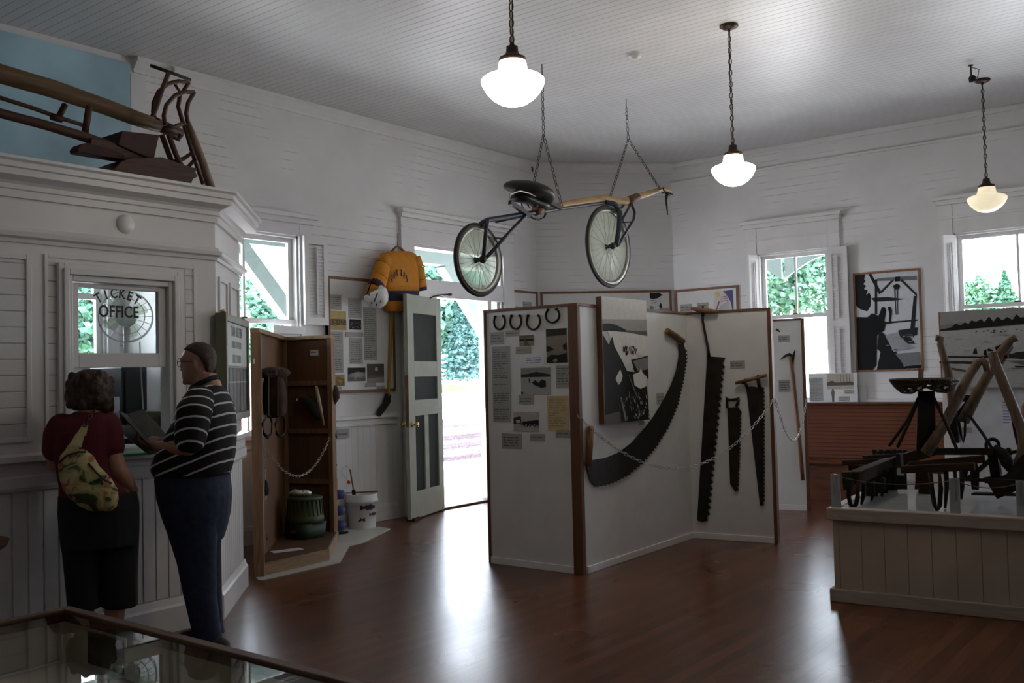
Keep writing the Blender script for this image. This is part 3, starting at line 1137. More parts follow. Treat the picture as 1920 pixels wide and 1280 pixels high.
# the painted upper wall above the booth
M_blue = mat('sky_blue_mural', (0.30, 0.45, 0.52), .7, var=.3, scale=1.3)
bl = MB(M_blue).fbox(LW, 0.9, 4.42, 2.78, 4.245, 0.002, .03).build('mural_panel')
tag(bl, 'pale blue painted sky panel on the wall above the ticket booth', 'mural')
tag(MB(M_white).fbox(LW, 4.425, 4.56, 2.78, 4.16, 0.002, .03).build('mural_trim_board'), 'narrow white board at the right end of the blue panel', 'board')

# things inside the office
M_fan = mat('fan_grey_enamel', (0.55, 0.57, 0.52), .4)
M_wire = mat('chrome_wire', (0.5, 0.5, 0.5), .3, .9)
FP = hit(Fr((0, 5.95, 0), (1, 0, 0)), 236, 594)
fan = thing('desk_fan', 'grey desk fan behind the ticket office glass', 'fan', (FP.x, FP.y, 1.66))
ax = (CAM - FP); ax = V((ax.x - .5, ax.y, 0)).normalized()
mb = MB(M_wire)
for rr, off in ((.17, 0), (.165, .03), (.12, .055), (.06, .065)):
    mb.torus(FP + ax * off, rr, .003, ax, 36, 5)
for k in range(20):
    a_ = 2 * math.pi * k / 20
    sd = V((-ax.y, ax.x, 0)) * math.cos(a_) + V((0, 0, 1)) * math.sin(a_)
    mb.tube([FP + ax * .065 + sd * .03, FP + ax * .055 + sd * .12, FP + sd * .17], .0018, 4)
cg = mb.build('cage', parent=fan)
mb = MB(glass('clear_fan_blade', (.80, .86, .78), .3, .2))
for k in range(4):
    a_ = 2 * math.pi * k / 4 + .4
    sd = V((-ax.y, ax.x, 0)) * math.cos(a_) + V((0, 0, 1)) * math.sin(a_)
    td = ax.cross(sd)
    vs = [FP + ax * .02 + sd * .03 - td * .02, FP + ax * .035 + sd * .14 - td * .03, FP + ax * .02 + sd * .145 + td * .015, FP + ax * .005 + sd * .10 + td * .05, FP + ax * .01 + sd * .03 + td * .02]
    mb.add(vs + [v - ax * .003 for v in vs], [(0, 1, 2, 3, 4), (9, 8, 7, 6, 5)] + [(i, (i + 1) % 5, 5 + (i + 1) % 5, 5 + i) for i in range(5)])
mb.build('blade', parent=fan)
MB(M_fan).lathe(FP - ax * .12, [(0, 0), (.05, .01), (.065, .05), (.065, .13), (.05, .15), (0, .155)], 20, ax).build('motor', parent=fan)
mb = MB(M_fan)
mb.tube([FP - ax * .05, FP + V((0, 0, -.17)) - ax * .05, V((FP.x, FP.y, 1.68)) - ax * .05], [.022, .018, .022], 10)
mb.lathe(V((FP.x, FP.y, 1.66)) - ax * .05, [(0, 0), (.08, 0), (.08, .01), (.03, .03), (0, .03)], 20)
mb.build('stand', parent=fan)
M_shelfw = mat('office_shelf_grey', (0.42, 0.44, 0.47), .5)
tag(MB(M_shelfw).box2((FP.x - .55, 5.80, 1.64), (FP.x + .72, 6.2, 1.66)).box2((FP.x - .55, 5.86, 0), (FP.x - .53, 6.2, 1.64)).box2((FP.x + .70, 5.86, 0), (FP.x + .72, 6.2, 1.64)).build('office_shelf'), 'grey shelf carrying the fan inside the ticket office', 'shelf')
M_dk = mat('black_cabinet', (0.012, 0.012, 0.012), .4)
a = hit(Fr((0, 6.5, 0), (1, 0, 0)), 229, 740); b = hit(Fr((0, 6.5, 0), (1, 0, 0)), 276, 740)
t = thing('office_cabinet', 'tall black cabinet seen through the open part of the serving window', 'cabinet', ((a.x + b.x) / 2, 6.7, 0))
MB(M_dk).box2((a.x, 6.5, 0), (b.x, 6.95, 1.65)).build('body', parent=t, bevel=.006)
MB(mat('cabinet_door', (0.018, 0.017, 0.015), .35)).box2((a.x + .02, 6.485, .05), (b.x - .02, 6.5, 1.62)).build('door', parent=t, bevel=.003)
a = hit(Fr((0, 6.4, 0), (1, 0, 0)), 211, 744); b = hit(Fr((0, 6.4, 0), (1, 0, 0)), 224, 773)
tag(MB(mat('white_sheet', (0.75, 0.77, 0.8), .6)).box2((a.x, 6.40, b.z), (b.x, 6.405, a.z)).build('pinned_paper'), 'small white sheet standing on the office desk behind the woman', 'paper')
a = hit(Fr((0, 6.42, 0), (1, 0, 0)), 195, 690); b = hit(Fr((0, 6.42, 0), (1, 0, 0)), 228, 850)
tag(MB(M_shelfw).box2((a.x - .35, 6.42, .0), (b.x, 6.48, 1.05)).box2((a.x - .35, 6.44, 1.05), (b.x, 6.47, 1.42)).build('office_desk'), 'blue-grey desk screen inside the ticket office', 'desk')
cd = MB(mat('pale_cord', (0.6, 0.58, 0.45), .5))
f6 = Fr((0, 6.2, 0), (1, 0, 0))
cd.tube([hit(f6, 262, 640), hit(f6, 264, 690), hit(f6, 268, 760), hit(f6, 270, 790), hit(f6, 280, 812), hit(f6, 290, 822)], .006, 6)
tag(cd.build('lamp_cable'), 'pale cable hanging before the black office cabinet', 'cable')
# on the counter
def on_counter(px, py):
    return fl(px, py, 1.117)
M_paper = mat('white_paper', (0.72, 0.73, 0.76), .6)
q = on_counter(247, 836)
for k, (dx, dy, r, lb) in enumerate(((0, 0, .3, 'white leaflet on top of the pile on the serving counter'), (.03, .05, -.2, 'white leaflet half under the pile on the serving counter'))):
    f = Fr(q + V((dx, dy, .005 * (1 - k))), (math.cos(r), math.sin(r), 0), (-math.sin(r), math.cos(r), 0))
    tag(MB(M_paper).fbox(f, -.07, .07, -.10, .10, 0, .004).build('leaflet'), lb, 'leaflet', 'leaflets on the serving counter')
q = on_counter(306, 838)
M_olive = mat('olive_tin', (0.12, 0.115, 0.06), .5, var=.4, scale=18)
t = thing('donation_tin', 'olive box with a small dark emblem on the counter before the man', 'box', (q.x, q.y, 1.117))
bx = Fr((q.x, q.y, 1.117), (1, 0, 0))
MB(M_olive).fbox(bx, -.085, .085, 0, .235, -.07, .07).build('body', parent=t, bevel=.006)
MB(mat('tin_emblem', (0.06, 0.03, 0.02), .6)).prism(bx, [(.055 * math.cos(k * .524), .12 + .06 * math.sin(k * .524)) for k in range(12)], .071, .0725).build('emblem', parent=t)

# train bulletin board on the angled side
BB = BD.off(.075)
M_green = mat('olive_green_frame', (0.15, 0.16, 0.10), .5)
M_slate = mat('slate_board', (0.065, 0.065, 0.062), .6, var=.25, scale=9)
u0, v1 = uv(BB, 424, 586); u1, _ = uv(BB, 467, 603)
v0 = uv(BB, 466, 782)[1]; v1 = uv(BB, 466, 602)[1]
bbd = thing('train_bulletin_board', 'green framed train bulletin board with white heading on the booth side', 'notice board', BB.p((u0 + u1) / 2, v0, 0))
mb = MB(M_green)
fw_ = .05
mb.fbox(BB, u0, u0 + fw_, v0, v1, -.07, .0); mb.fbox(BB, u1 - fw_, u1, v0, v1, -.07, .0)
mb.fbox(BB, u0 + fw_, u1 - fw_, v0, v0 + fw_, -.07, 0); mb.fbox(BB, u0 + fw_, u1 - fw_, v1 - fw_, v1, -.07, 0)
mb.build('frame', parent=bbd, bevel=.004)
MB(M_slate).fbox(BB, u0 + fw_, u1 - fw_, v0 + fw_, v1 - fw_, -.06, -.018).build('slate', parent=bbd)
hd = v1 - fw_ - .29
M_head = mat('heading_white', (0.52, 0.55, 0.52), .55)
head_o = MB(M_head).fbox(BB, u0 + fw_, u1 - fw_, hd, v1 - fw_, -.018, -.014).build('heading_panel', parent=bbd)
mid_u = (u0 + u1) / 2
M_hl = mat('heading_letter', (0.10, 0.12, 0.10), .6)
letters('TRAIN  BULLETIN', BB, (mid_u, hd + .235), .095, M_hl, head_o, 'lettering', -.0135, sx=.60)
mb = MB(M_hl)
rn = random.Random(4)
for zc, wd, hh in ((hd + .145, .40, .045), (hd + .05, .36, .055)):
    x = mid_u - wd / 2
    while x < mid_u + wd / 2:
        k = rn.uniform(.012, .022)
        mb.fbox(BB, x, x + .008, zc - hh / 2, zc + hh / 2, -.014, -.0133)
        if rn.random() < .7: mb.fbox(BB, x, x + k, zc + hh / 2 - .008, zc + hh / 2, -.014, -.0133)
        if rn.random() < .6: mb.fbox(BB, x, x + k, zc - hh / 2, zc - hh / 2 + .008, -.014, -.0133)
        if rn.random() < .5: mb.fbox(BB, x + k - .006, x + k, zc - hh / 2, zc + hh / 2, -.014, -.0133)
        x += k + .010
mb.build('faded_lettering', parent=head_o)
M_line = mat('pale_board_line', (0.30, 0.31, 0.29), .6)
mb = MB(M_line)
mb.fbox(BB, u0 + fw_, u1 - fw_, hd - .115, hd - .105, -.018, -.015); mb.fbox(BB, u0 + fw_, u1 - fw_, hd - .012, hd - .004, -.018, -.015)
for k in range(1, 6):
    x = u0 + fw_ + (u1 - u0 - 2 * fw_) * k / 6
    mb.fbox(BB, x - .002, x + .002, v0 + fw_, hd - .01, -.018, -.016)
mb.build('ruled_line', parent=bbd)
mb = MB(M_brass)
for x in (u0 + .06, u1 - .12):
    mb.ell(BB.p(x, v1 + .012, -.03), (.02, .02, .014))
mb.build('hanger', parent=bbd)
# ------------------------------------------------------------------ pendant lamps
M_bronze = mat('dark_bronze', (0.045, 0.025, 0.016), .45, .6)
M_shade = mat('glowing_opal_glass', (0.9, 0.88, 0.8), .25, emit=((1.0, 0.90, 0.72), LAMP_STRENGTH))
M_neck = mat('frosted_glass_neck', (0.9, 0.88, 0.8), .25, emit=((1.0, 0.93, 0.78), LAMP_STRENGTH))


M_cream = mat('cream_lamp_glass', (0.85, 0.78, 0.6), .3, emit=((1.0, 0.86, 0.58), .17))


def lamp(x, y, label, r=.176, shade=None):
    t = thing('pendant_lamp', label, 'lamp', (x, y, 3.0), 'schoolhouse pendant lamps')
    mb = MB(M_bronze)
    mb.lathe((x, y, ZC), [(.0, 0), (.075, 0), (.075, -.012), (.05, -.028), (.012, -.034), (.012, -.05), (0, -.05)][::-1], 24)
    mb.build('canopy', parent=t)
    mb = MB(M_bronze)
    mb.chain([V((x, y, ZC - .045)), V((x, y, 3.345))], .055, .0042, .013)
    mb.tube([V((x + .012, y, ZC - .05)), V((x - .01, y, 3.9)), V((x + .01, y, 3.6)), V((x, y, 3.35))], .003, 5)
    mb.build('chain', parent=t)
    mb = MB(M_bronze)
    k = r / .176
    mb.lathe((x, y, 3.0), [(0, .352), (.012, .352), (.014, .335), (.032, .330), (.034, .30), (.045, .28), (.072, .268), (.078, .245), (.0, .245)][::-1], 24)
    mb.build('fitter', parent=t)
    mb = MB(shade or M_shade)
    mb.lathe((x, y, 3.0), [(0, .0), (.03 * k, .002), (.075 * k, .014), (.115 * k, .04), (.148 * k, .075), (.170 * k, .115), (.176 * k, .135), (.172 * k, .147), (.155 * k, .160), (.12 * k, .172), (.092 * k, .182), (.082 * k, .20), (.077 * k, .225), (.073 * k, .25)], 32)
    mb.build('shade', parent=t)
    return t


lamp(4.165, 3.205, 'nearest pendant lamp, its white glass shade at top centre beside the bike')
lamp(7.200, 3.32, 'middle pendant lamp, round ceiling plate visible, right of the hanging bike')
lamp(10.272, 2.09, 'farthest pendant lamp, cream shade in front of the window at the right edge', .182, M_cream)

mb = MB(mat('white_plastic', (0.62, 0.62, 0.6), .4))
mb.lathe((7.288, 4.254, ZC), [(0, -.045), (.03, -.045), (.034, -.03), (.055, -.028), (.06, -.02), (.06, 0)], 24)
tag(mb.build('smoke_detector'), 'round white smoke detector on the ceiling', 'smoke detector')
sx, sy = 9.693, 2.064
t = thing('ceiling_spotlight', 'small dark spotlight on a thin stem below the ceiling near the farthest lamp', 'spotlight', (sx, sy, ZC))
MB(M_bronze).lathe((sx, sy, ZC), [(0, -.008), (.022, -.008), (.024, 0)], 18).build('mount', parent=t)
MB(M_bronze).tube([V((sx, sy, ZC)), V((sx, sy, ZC - .10))], .008, 6).build('stem', parent=t)
MB(M_dark_iron).lathe((sx, sy - .01, ZC - .16), [(0, 0), (.03, 0), (.034, .04), (.02, .06), (0, .06)], 16).build('head', parent=t)
MB(M_dark_iron).tube([V((sx, sy, ZC - .02)), V((sx + .05, sy - .06, ZC - .04)), V((sx + .02, sy - .05, ZC - .12)), V((sx, sy - .02, ZC - .15))], .004, 5).build('cable', parent=t)

# ------------------------------------------------------------------ hanging rail velocipede
VB = Fr((6.96, 5.023, 0), (1, 0.0105, 0))
M_navy = mat('navy_painted_tube', (0.016, 0.020, 0.032), .5, .1, var=.3, scale=12)
M_tyre = mat('black_rubber_tyre', (0.018, 0.017, 0.015), .7)
M_rim = mat('worn_nickel_rim', (0.26, 0.245, 0.21), .4, .7)
M_spoke = mat('spoke_wire', (0.35, 0.34, 0.3), .4, .8)
M_leather = mat('old_black_leather', (0.008, 0.007, 0.006), .55, var=.3, spec=.25, scale=14, bump=.25)
M_beam = wood('honey_wood_beam', (0.20, 0.12, 0.045), (0.42, 0.28, 0.12), (1, 0, 0))
M_rust = mat('rusty_iron', (0.10, 0.045, 0.025), .7, .3, var=.4, scale=20)


def disc_mat():
    m = bpy.data.materials.new('milky_clear_disc')
    m.use_nodes = True
    nt = m.node_tree
    nt.nodes.clear()
    L = nt.links.new
    out = nt.nodes.new('ShaderNodeOutputMaterial')
    tr = nt.nodes.new('ShaderNodeBsdfTransparent'); tr.inputs[0].default_value = (.93, .96, .9, 1)
    pb = nt.nodes.new('ShaderNodeBsdfPrincipled')
    pb.inputs['Base Color'].default_value = (.60, .61, .56, 1); pb.inputs['Roughness'].default_value = .22
    pb.inputs['Transmission Weight'].default_value = 0
    tl = nt.nodes.new('ShaderNodeBsdfTranslucent'); tl.inputs[0].default_value = (.75, .78, .68, 1)
    a = nt.nodes.new('ShaderNodeAddShader')
    m1 = nt.nodes.new('ShaderNodeMixShader'); m1.inputs[0].default_value = .45
    mx = nt.nodes.new('ShaderNodeMixShader'); mx.inputs[0].default_value = .50
    L(pb.outputs[0], m1.inputs[1]); L(tl.outputs[0], m1.inputs[2])
    L(tr.outputs[0], mx.inputs[1]); L(m1.outputs[0], mx.inputs[2]); L(mx.outputs[0], out.inputs[0])
    return m


M_disc = disc_mat()
vc = hit(VB, 1000, 420)
vel = thing('rail_velocipede', 'antique two-wheeled rail bike with black saddle hanging from the ceiling', 'velocipede', (vc.x, vc.y, 2.2))


def wheel(cx, cy, rx):
    c = hit(VB, cx, cy)
    W = VB.w
    mb = MB(M_tyre)
    mb.torus(c, rx - .018, .019, W, 56, 8)
    o = mb.build('wheel', parent=vel)
    mb = MB(M_rim)
    for sg in (1, -1):
        mb.lathe(c, [(rx - .036, sg * .012), (rx - .026, sg * .016), (rx - .055, sg * .013), (rx - .062, sg * .007)], 56, W)
    mb.lathe(c, [(rx - .062, .008), (rx - .062, -.008)], 56, W)
    mb.build('rim', parent=o)
    mb = MB(M_spoke)
    for k in range(28):
        a_ = 2 * math.pi * k / 28
        d = VB.u * math.cos(a_) + VB.v * math.sin(a_)
        sd = .022 * (1 if k % 2 else -1)
        d2 = VB.u * math.cos(a_ + .3 * (1 if k % 4 < 2 else -1)) + VB.v * math.sin(a_ + .3 * (1 if k % 4 < 2 else -1))
        mb.tube([c + d2 * .025 + W * sd, c + d * (rx - .06)], .0016, 4)
    mb.build('spokes', parent=o)
    mb = MB(M_disc)
    mb.lathe(c, [(.03, -.023), (rx - .064, -.008), (rx - .064, -.011), (.03, -.026)], 48, W)
    mb.build('clear_disc', parent=o)
    mb = MB(M_dark_iron)
    mb.lathe(c, [(0, -.055), (.02, -.055), (.028, -.03), (.018, -.02), (.018, .02), (.028, .03), (.034, .05), (.02, .075), (0, .075)], 18, W)
    mb.build('hub', parent=o)
    return c


c1 = wheel(897, 487, .302)
c2 = wheel(1141, 462, .405)


def vp(x, y, wv=0.0):
    return hit(VB, x, y, wv)


mb = MB(M_navy)
mb.tube([vp(898, 424), vp(905, 417), vp(915, 412), vp(985, 401), vp(1060, 389), vp(1135, 379), vp(1150, 379)], .021, 10)
mb.tube([vp(930, 415, -.03), vp(1000, 400, -.03), vp(1010, 398, -.03)], .014, 8)
mb.build('main_tube', parent=vel)
mb = MB(M_navy)
for wv in (-.055, .055):
    mb.tube([vp(914, 413, wv * .4), vp(912, 425, wv), vp(906, 486, wv)], .017, 8)
    mb.tube([vp(985, 405, wv * .4), vp(965, 425, wv), vp(908, 487, wv)], .015, 8)
mb.tube([vp(928, 446, .05), vp(944, 447, .03)], .008, 6)
mb.build('rear_fork', parent=vel)
mb = MB(M_navy)
for wv in (-.06, .06):
    mb.tube([vp(1135, 379, wv * .3), vp(1153, 383, wv * .8), vp(1162, 398, wv), vp(1161, 430, wv), vp(1155, 461, wv)], [.024, .026, .028, .027, .026], 10)
    mb.tube([vp(1183, 382, wv * .3), vp(1176, 395, wv * .6), vp(1166, 412, wv * .8)], .013, 8)
    mb.tube([vp(1184, 382, wv * .3), vp(1190, 398, wv * .8), vp(1188, 412, wv), vp(1176, 432, wv), vp(1158, 461, wv)], .014, 8)
mb.tube([vp(1168, 417, .05), vp(1186, 416, .05)], .007, 6)
mb.tube([vp(1165, 390, .0), vp(1172, 381, .0)], .012, 6)
mb.build('front_fork', parent=vel)
mb = MB(M_beam)
bp_ = [(1012, 393, .030), (1060, 384, .034), (1100, 377, .036), (1142, 371, .038), (1150, 376, .040), (1172, 378, .040), (1195, 369, .036), (1222, 361, .030), (1240, 354, .024), (1246, 353, .022), (1258, 361, .018)]
mb.tube([vp(x, y, -.005) for x, y, r in bp_], [r for x, y, r in bp_], 8, squash=.8)
mb.build('wooden_beam', parent=vel)
mb = MB(M_rust)
mb.tube([vp(1177, 377, -.005), vp(1195, 369, -.005)], .045, 8, squash=.9)
mb.tube([vp(1003, 396, 0), vp(1014, 393, 0)], .042, 8)
mb.build('iron_band', parent=vel)
mb = MB(M_navy)
mb.bar(vp(956, 379, .07), vp(992, 404, .02), .030, .035)
mb.bar(vp(1018, 372, .06), vp(1052, 391, .02), .030, .035)
mb.build('saddle_strut', parent=vel)
sc = vp(996, 368)
mb = MB(M_leather)
A = VB.u * .97 + VB.v * -.10; A.normalize(); Bn = VB.w; Cn = A.cross(Bn) * -1
rr = []
for k in range(15):
    t_ = -1 + 2 * k / 14
    wdt = math.sqrt(max(0.02, 1 - t_ * t_)) * (1 - .18 * t_)
    c_ = sc + A * (t_ * .245) + VB.v * (.060 - .05 * t_ * t_)
    rr.append((c_, Bn * (.22 * wdt) - VB.v * (.045 * wdt), VB.v * (.030 + .040 * wdt)))
mb.loft(rr, 18)
sd = mb.build('saddle', parent=vel)
mb = MB(M_leather)
mb.loft([(sc + A * t_ + VB.v * -.055, Bn * .09, VB.v * .035) for t_ in (-.20, -.12, 0, .10, .16)], 12)
mb.build('saddle_pan', parent=sd)
mb = MB(M_rim)
mb.tube([vp(955, 372, .16), vp(956, 363, .17), vp(975, 358, .17), vp(990, 361, .16), vp(1004, 368, .1)], .006, 6)
mb.build('saddle_rail', parent=sd)
mb = MB(M_rust)
for x, y in ((978, 386), (990, 387), (1004, 384), (1012, 382)):
    mb.tube([vp(x, y - 6, .05), vp(x + 1, y, .05), vp(x + 4, y + 3, .04)], .007, 6)
mb.build('saddle_spring', parent=sd)
mb = MB(M_dark_iron)
mb.tube([vp(991, 405, .02), vp(1004, 411, .03), vp(1012, 412, .03), vp(1020, 408, .03), vp(1023, 401, .02)], .009, 6)
mb.build('foot_hook', parent=vel)
mb = MB(M_dark_iron)
mb.tube([vp(1243, 352, .03), vp(1246, 360, .03), vp(1241, 362, .03)], .008, 6)
mb.tube([vp(1249, 362, 0), vp(1260, 366, 0)], .018, 6)
mb.tube([vp(1250, 366, 0), vp(1249, 376, 0), vp(1252, 403, 0)], [.016, .012, .007], 6)
mb.build('end_hook', parent=vel)
mb = MB(M_dark_iron)
mb.chain([V((6.96, 5.023, ZC - .09)), vp(1019, 252)], .05, .0032, .013)
mb.tube([V((6.96, 5.023, ZC)), V((6.96, 5.023, ZC - .1))], .004, 6)
mb.chain([vp(1019, 252), vp(1000, 348)], .05, .0032, .013)
mb.chain([vp(1019, 252), vp(1054, 389, .03)], .05, .0032, .013)
tag(mb.build('hanging_chain'), 'dark forked chain holding up the saddle end of the rail bike', 'chain', 'ceiling chains of the rail bike')
mb = MB(M_dark_iron)
mb.chain([V((8.43, 5.038, ZC - .09)), vp(1178, 261)], .05, .0032, .013)
mb.tube([V((8.43, 5.038, ZC)), V((8.43, 5.038, ZC - .1))], .004, 6)
mb.chain([vp(1178, 261), vp(1144, 370, .02)], .05, .0032, .013)
mb.chain([vp(1178, 261), vp(1238, 355, .02)], .05, .0032, .013)
tag(mb.build('hanging_chain'), 'dark forked chain holding up the big front wheel end of the rail bike', 'chain', 'ceiling chains of the rail bike')
# ------------------------------------------------------------------ zigzag display partition
M_board = mat('white_display_board', (0.60, 0.60, 0.59), .55, var=.04)
M_brown = wood('brown_stained_trim', (0.085, 0.035, 0.016), (0.15, 0.065, 0.03), (0, 0, 1))
M_browntop = wood('brown_stained_top', (0.10, 0.045, 0.022), (0.18, 0.085, 0.04), (0, 1, 0))
PH = 2.04
PA = Fr((6.10, 0, 0), (0, -1, 0))
PBa, PBb, PCb = V((6.135, 4.135, 0)), V((7.972, 4.190, 0)), V((8.062, 3.425, 0))
PB = Fr(PBa, PBb - PBa); PBL = (PBb - PBa).length
PC = Fr(PBb, PCb - PBb); PCL = (PCb - PBb).length
PDa, PDb = V((10.0, 4.30, 0)), V((10.105, 3.92, 0))
PD = Fr(PDa, PDb - PDa); PDL = (PDb - PDa).length
TK = .055
dp = thing('display_partition', 'white zigzag display partition with brown edges, hung with saws and horseshoes', 'display partition', (6.9, 4.3, 0))
MB(M_board).fbox(PA, -5.03, -4.215, .0, PH, -TK, 0).fbox(PB, 0, PBL, 0, PH, -TK, 0).fbox(PC, 0, PCL, 0, PH, -TK, 0).build('panel', parent=dp)
mb = MB(M_brown)
mb.fbox(PA, -4.215, -4.125, 0, PH, -.03, .012)
mb.build('corner_post', parent=dp, bevel=.003)
mb = MB(M_brown)
mb.fbox(PA, -5.055, -5.03, 0, PH, -TK - .004, .010)
mb.fbox(PC, PCL - .02, PCL + .012, 0, PH, -TK - .004, .008)
mb.build('edge_trim', parent=dp, bevel=.002)
mb = MB(M_browntop)
mb.fbox(PA, -5.055, -4.125, PH, PH + .022, -TK - .006, .010)
mb.fbox(PB, 0.0, PBL, PH, PH + .022, -TK - .006, .010)
mb.fbox(PC, 0, PCL + .012, PH, PH + .022, -TK - .006, .010)
mb.build('top_trim', parent=dp, bevel=.002)
mb = MB(M_trim)
mb.fbox(PA, -5.03, -4.215, 0, .055, 0, .014)
mb.fbox(PB, .015, PBL, 0, .055, 0, .014)
mb.fbox(PC, 0, PCL - .02, 0, .055, 0, .014)
mb.build('base_strip', parent=dp, bevel=.003)

d2 = thing('display_partition', 'narrow white display partition holding the pickaxe, standing behind the saw panel', 'display partition', PD.p(PDL / 2, 0, 0))
MB(M_board).fbox(PD, 0, PDL, 0, PH, -TK, 0).build('panel', parent=d2)
MB(M_brown).fbox(PD, PDL - .02, PDL + .012, 0, PH, -TK, .008).build('edge_trim', parent=d2, bevel=.002)
MB(M_browntop).fbox(PD, 0, PDL + .012, PH, PH + .022, -TK, .010).build('top_trim', parent=d2, bevel=.002)
MB(M_trim).fbox(PD, 0, PDL - .02, 0, .055, 0, .014).build('base_strip', parent=d2)

# ------------------------------------------------------------------ cards, photographs
M_ink = mat('print_ink', (0.10, 0.10, 0.10), .6)
M_ink2 = mat('pale_print_ink', (0.20, 0.20, 0.24), .6)
M_ink3 = mat('violet_pen_ink', (0.22, 0.20, 0.42), .6)
M_cardgrey = mat('grey_card', (0.30, 0.295, 0.27), .6, var=.05)
M_cardwarm = mat('beige_card', (0.33, 0.31, 0.26), .6, var=.05)
M_cardwhite = mat('white_card', (0.60, 0.60, 0.60), .6, var=.05)
M_yellow = mat('yellowed_sheet', (0.46, 0.35, 0.18), .6, var=.12, scale=30)


def card(fr, r, label, paper=None, pitch=.017, inkm=None, gaps=(), cat='text card', name='text_card', th=.003, w0=0.0, group=None, lines=True, margin=.08, plain=None):
    u0, v0, u1, v1 = rect(fr, r, w0)
    mb = MB(paper or M_cardgrey)
    mb.fbox(fr, u0, u1, v0, v1, w0, w0 + th)
    if lines:
        mb.use(inkm or M_ink)
        rn = random.Random(int(r[0] * 31 + r[1]))
        W = u1 - u0
        z = v1 - margin * W - pitch
        hgt = pitch * .40
        k = 0
        nl = max(1, int((v1 - v0) / pitch))
        while z > v0 + .05 * W + pitch * .4:
            fr_ = (v1 - z) / (v1 - v0)
            if not any(abs(fr_ - g) < .035 for g in gaps):
                x = u0 + margin * W
                end = u1 - margin * W - (rn.random() * .12 * W if rn.random() < .8 else rn.random() * .5 * W)
                while x < end:
                    ln = min(rn.uniform(.9, 3.2) * pitch, end - x)
                    mb.fbox(fr, x, x + ln, z, z + hgt, w0 + th, w0 + th + .0005)
                    x += ln + pitch * .45
            z -= pitch
    return tag(mb.build(name), label, cat, group)


def photo(fr, r, label, layers, base=.55, warm=.04, th=.004, w0=0.0, frame=None, specks=None, cat='photograph', group=None, border=None, quad=None, fw_=.02):
    """layers: list of (tone, [(x, y) ...]) with x to the right, y down, both 0..1."""
    u0, v0, u1, v1 = quad or rect(fr, r, w0)
    W, Hh = u1 - u0, v1 - v0
    mb = MB(ink(base, warm))
    if border:
        mb = MB(M_cardwhite)
        mb.fbox(fr, u0 - border, u1 + border, v0 - border, v1 + border, w0, w0 + th)
        mb.use(ink(base, warm)).fbox(fr, u0, u1, v0, v1, w0 + th, w0 + th + .0006)
        th += .0006
    else:
        mb.fbox(fr, u0, u1, v0, v1, w0, w0 + th)
    k = 1
    for tone, pts in layers:
        mb.use(ink(tone, warm))
        mb.face(fr, [(u0 + x * W, v1 - y * Hh) for x, y in pts], w0 + th + .00045 * k)
        k += 1
    if specks:
        rn = random.Random(5)
        for (tone, n, x0, y0, x1, y1, sx, sy, slant) in specks:
            mb.use(ink(tone, warm))
            for _ in range(n):
                x, y = rn.uniform(x0, x1), rn.uniform(y0, y1)
                a, b = sx * rn.uniform(.4, 1.3), sy * rn.uniform(.4, 1.3)
                pts = [(x, y), (min(1, x + a), y + b * slant), (min(1, x + a + slant * b * .4), min(1, y + b)), (x + slant * b * .4, min(1, y + b * .9))]
                mb.face(fr, [(u0 + min(max(p, 0), 1) * W, v1 - min(max(q, 0), 1) * Hh) for p, q in pts], w0 + th + .00045 * k)
            k += 1
    if frame:
        if frame and not isinstance(frame, tuple):
            t = thing('framed_photograph', label, cat, fr.p((u0 + u1) / 2, v0, w0), group)
            mb.build('print', parent=t)
            f = MB(frame)
            f.fbox(fr, u0 - fw_, u0, v0 - fw_, v1 + fw_, w0, w0 + th + .014); f.fbox(fr, u1, u1 + fw_, v0 - fw_, v1 + fw_, w0, w0 + th + .014)
            f.fbox(fr, u0, u1, v0 - fw_, v0, w0, w0 + th + .014); f.fbox(fr, u0, u1, v1, v1 + fw_, w0, w0 + th + .014)
            f.build('frame', parent=t, bevel=.002)
            return t
    return tag(mb.build('photograph'), label, cat, group)


GC = 'captions on the horseshoe panel'
GP = 'photographs on the horseshoe panel'
card(PA, (919.5, 623, 945, 645), 'grey caption card under the leftmost horseshoe', pitch=.022, group=GC)
card(PA, (948, 620, 974, 629.5), 'small grey caption card under the second horseshoe from the left', pitch=.018, group=GC)
card(PA, (967, 650.5, 996, 662), 'small grey caption card under the little reddish photograph', pitch=.018, group=GC)
card(PA, (984, 664, 1021, 687), 'white sheet with violet handwriting left of the tall photograph', M_cardwhite, .019, M_ink3, cat='handwritten note', name='handwritten_note')
card(PA, (922, 650, 959, 791), 'long narrow grey text sheet down the left side of the horseshoe panel', pitch=.0185, gaps=(.46, .57, .79), name='text_sheet', cat='text sheet')
card(PA, (1042, 684, 1071, 727), 'grey text card at the right edge under the tall photograph', pitch=.02, group=GC)
card(PA, (973, 741, 1001, 757.5), 'grey caption card under the sleigh team photograph', pitch=.02, group=GC)
card(PA, (1026, 742, 1067, 808), 'yellowed list sheet at the right of the horseshoe panel', M_yellow, .02, mat('faded_brown_ink', (.30, .22, .11), .6), cat='paper sheet', name='yellowed_sheet')
card(PA, (994, 813, 1022, 827), 'grey caption card at the lower right of the bottom photograph', pitch=.018, group=GC)
card(PA, (1042, 806, 1072, 819), 'grey caption card overlapping the foot of the yellowed sheet', pitch=.018, w0=.004, group=GC)
card(PA, (941, 812, 979, 842), 'largest grey caption card, lowest on the horseshoe panel', pitch=.021, group=GC)
photo(PA, (974, 629, 1001, 647), 'little reddish photograph under the middle horseshoes', [(.12, [(0, 0), (1, 0), (1, .25), (.0, .3)]), (.04, [(0, .35), (1, .35), (1, .55), (0, .55)]), (.09, [(.35, .1), (.5, .5), (.75, 1), (.35, 1)])], .20, .2, group=GP)
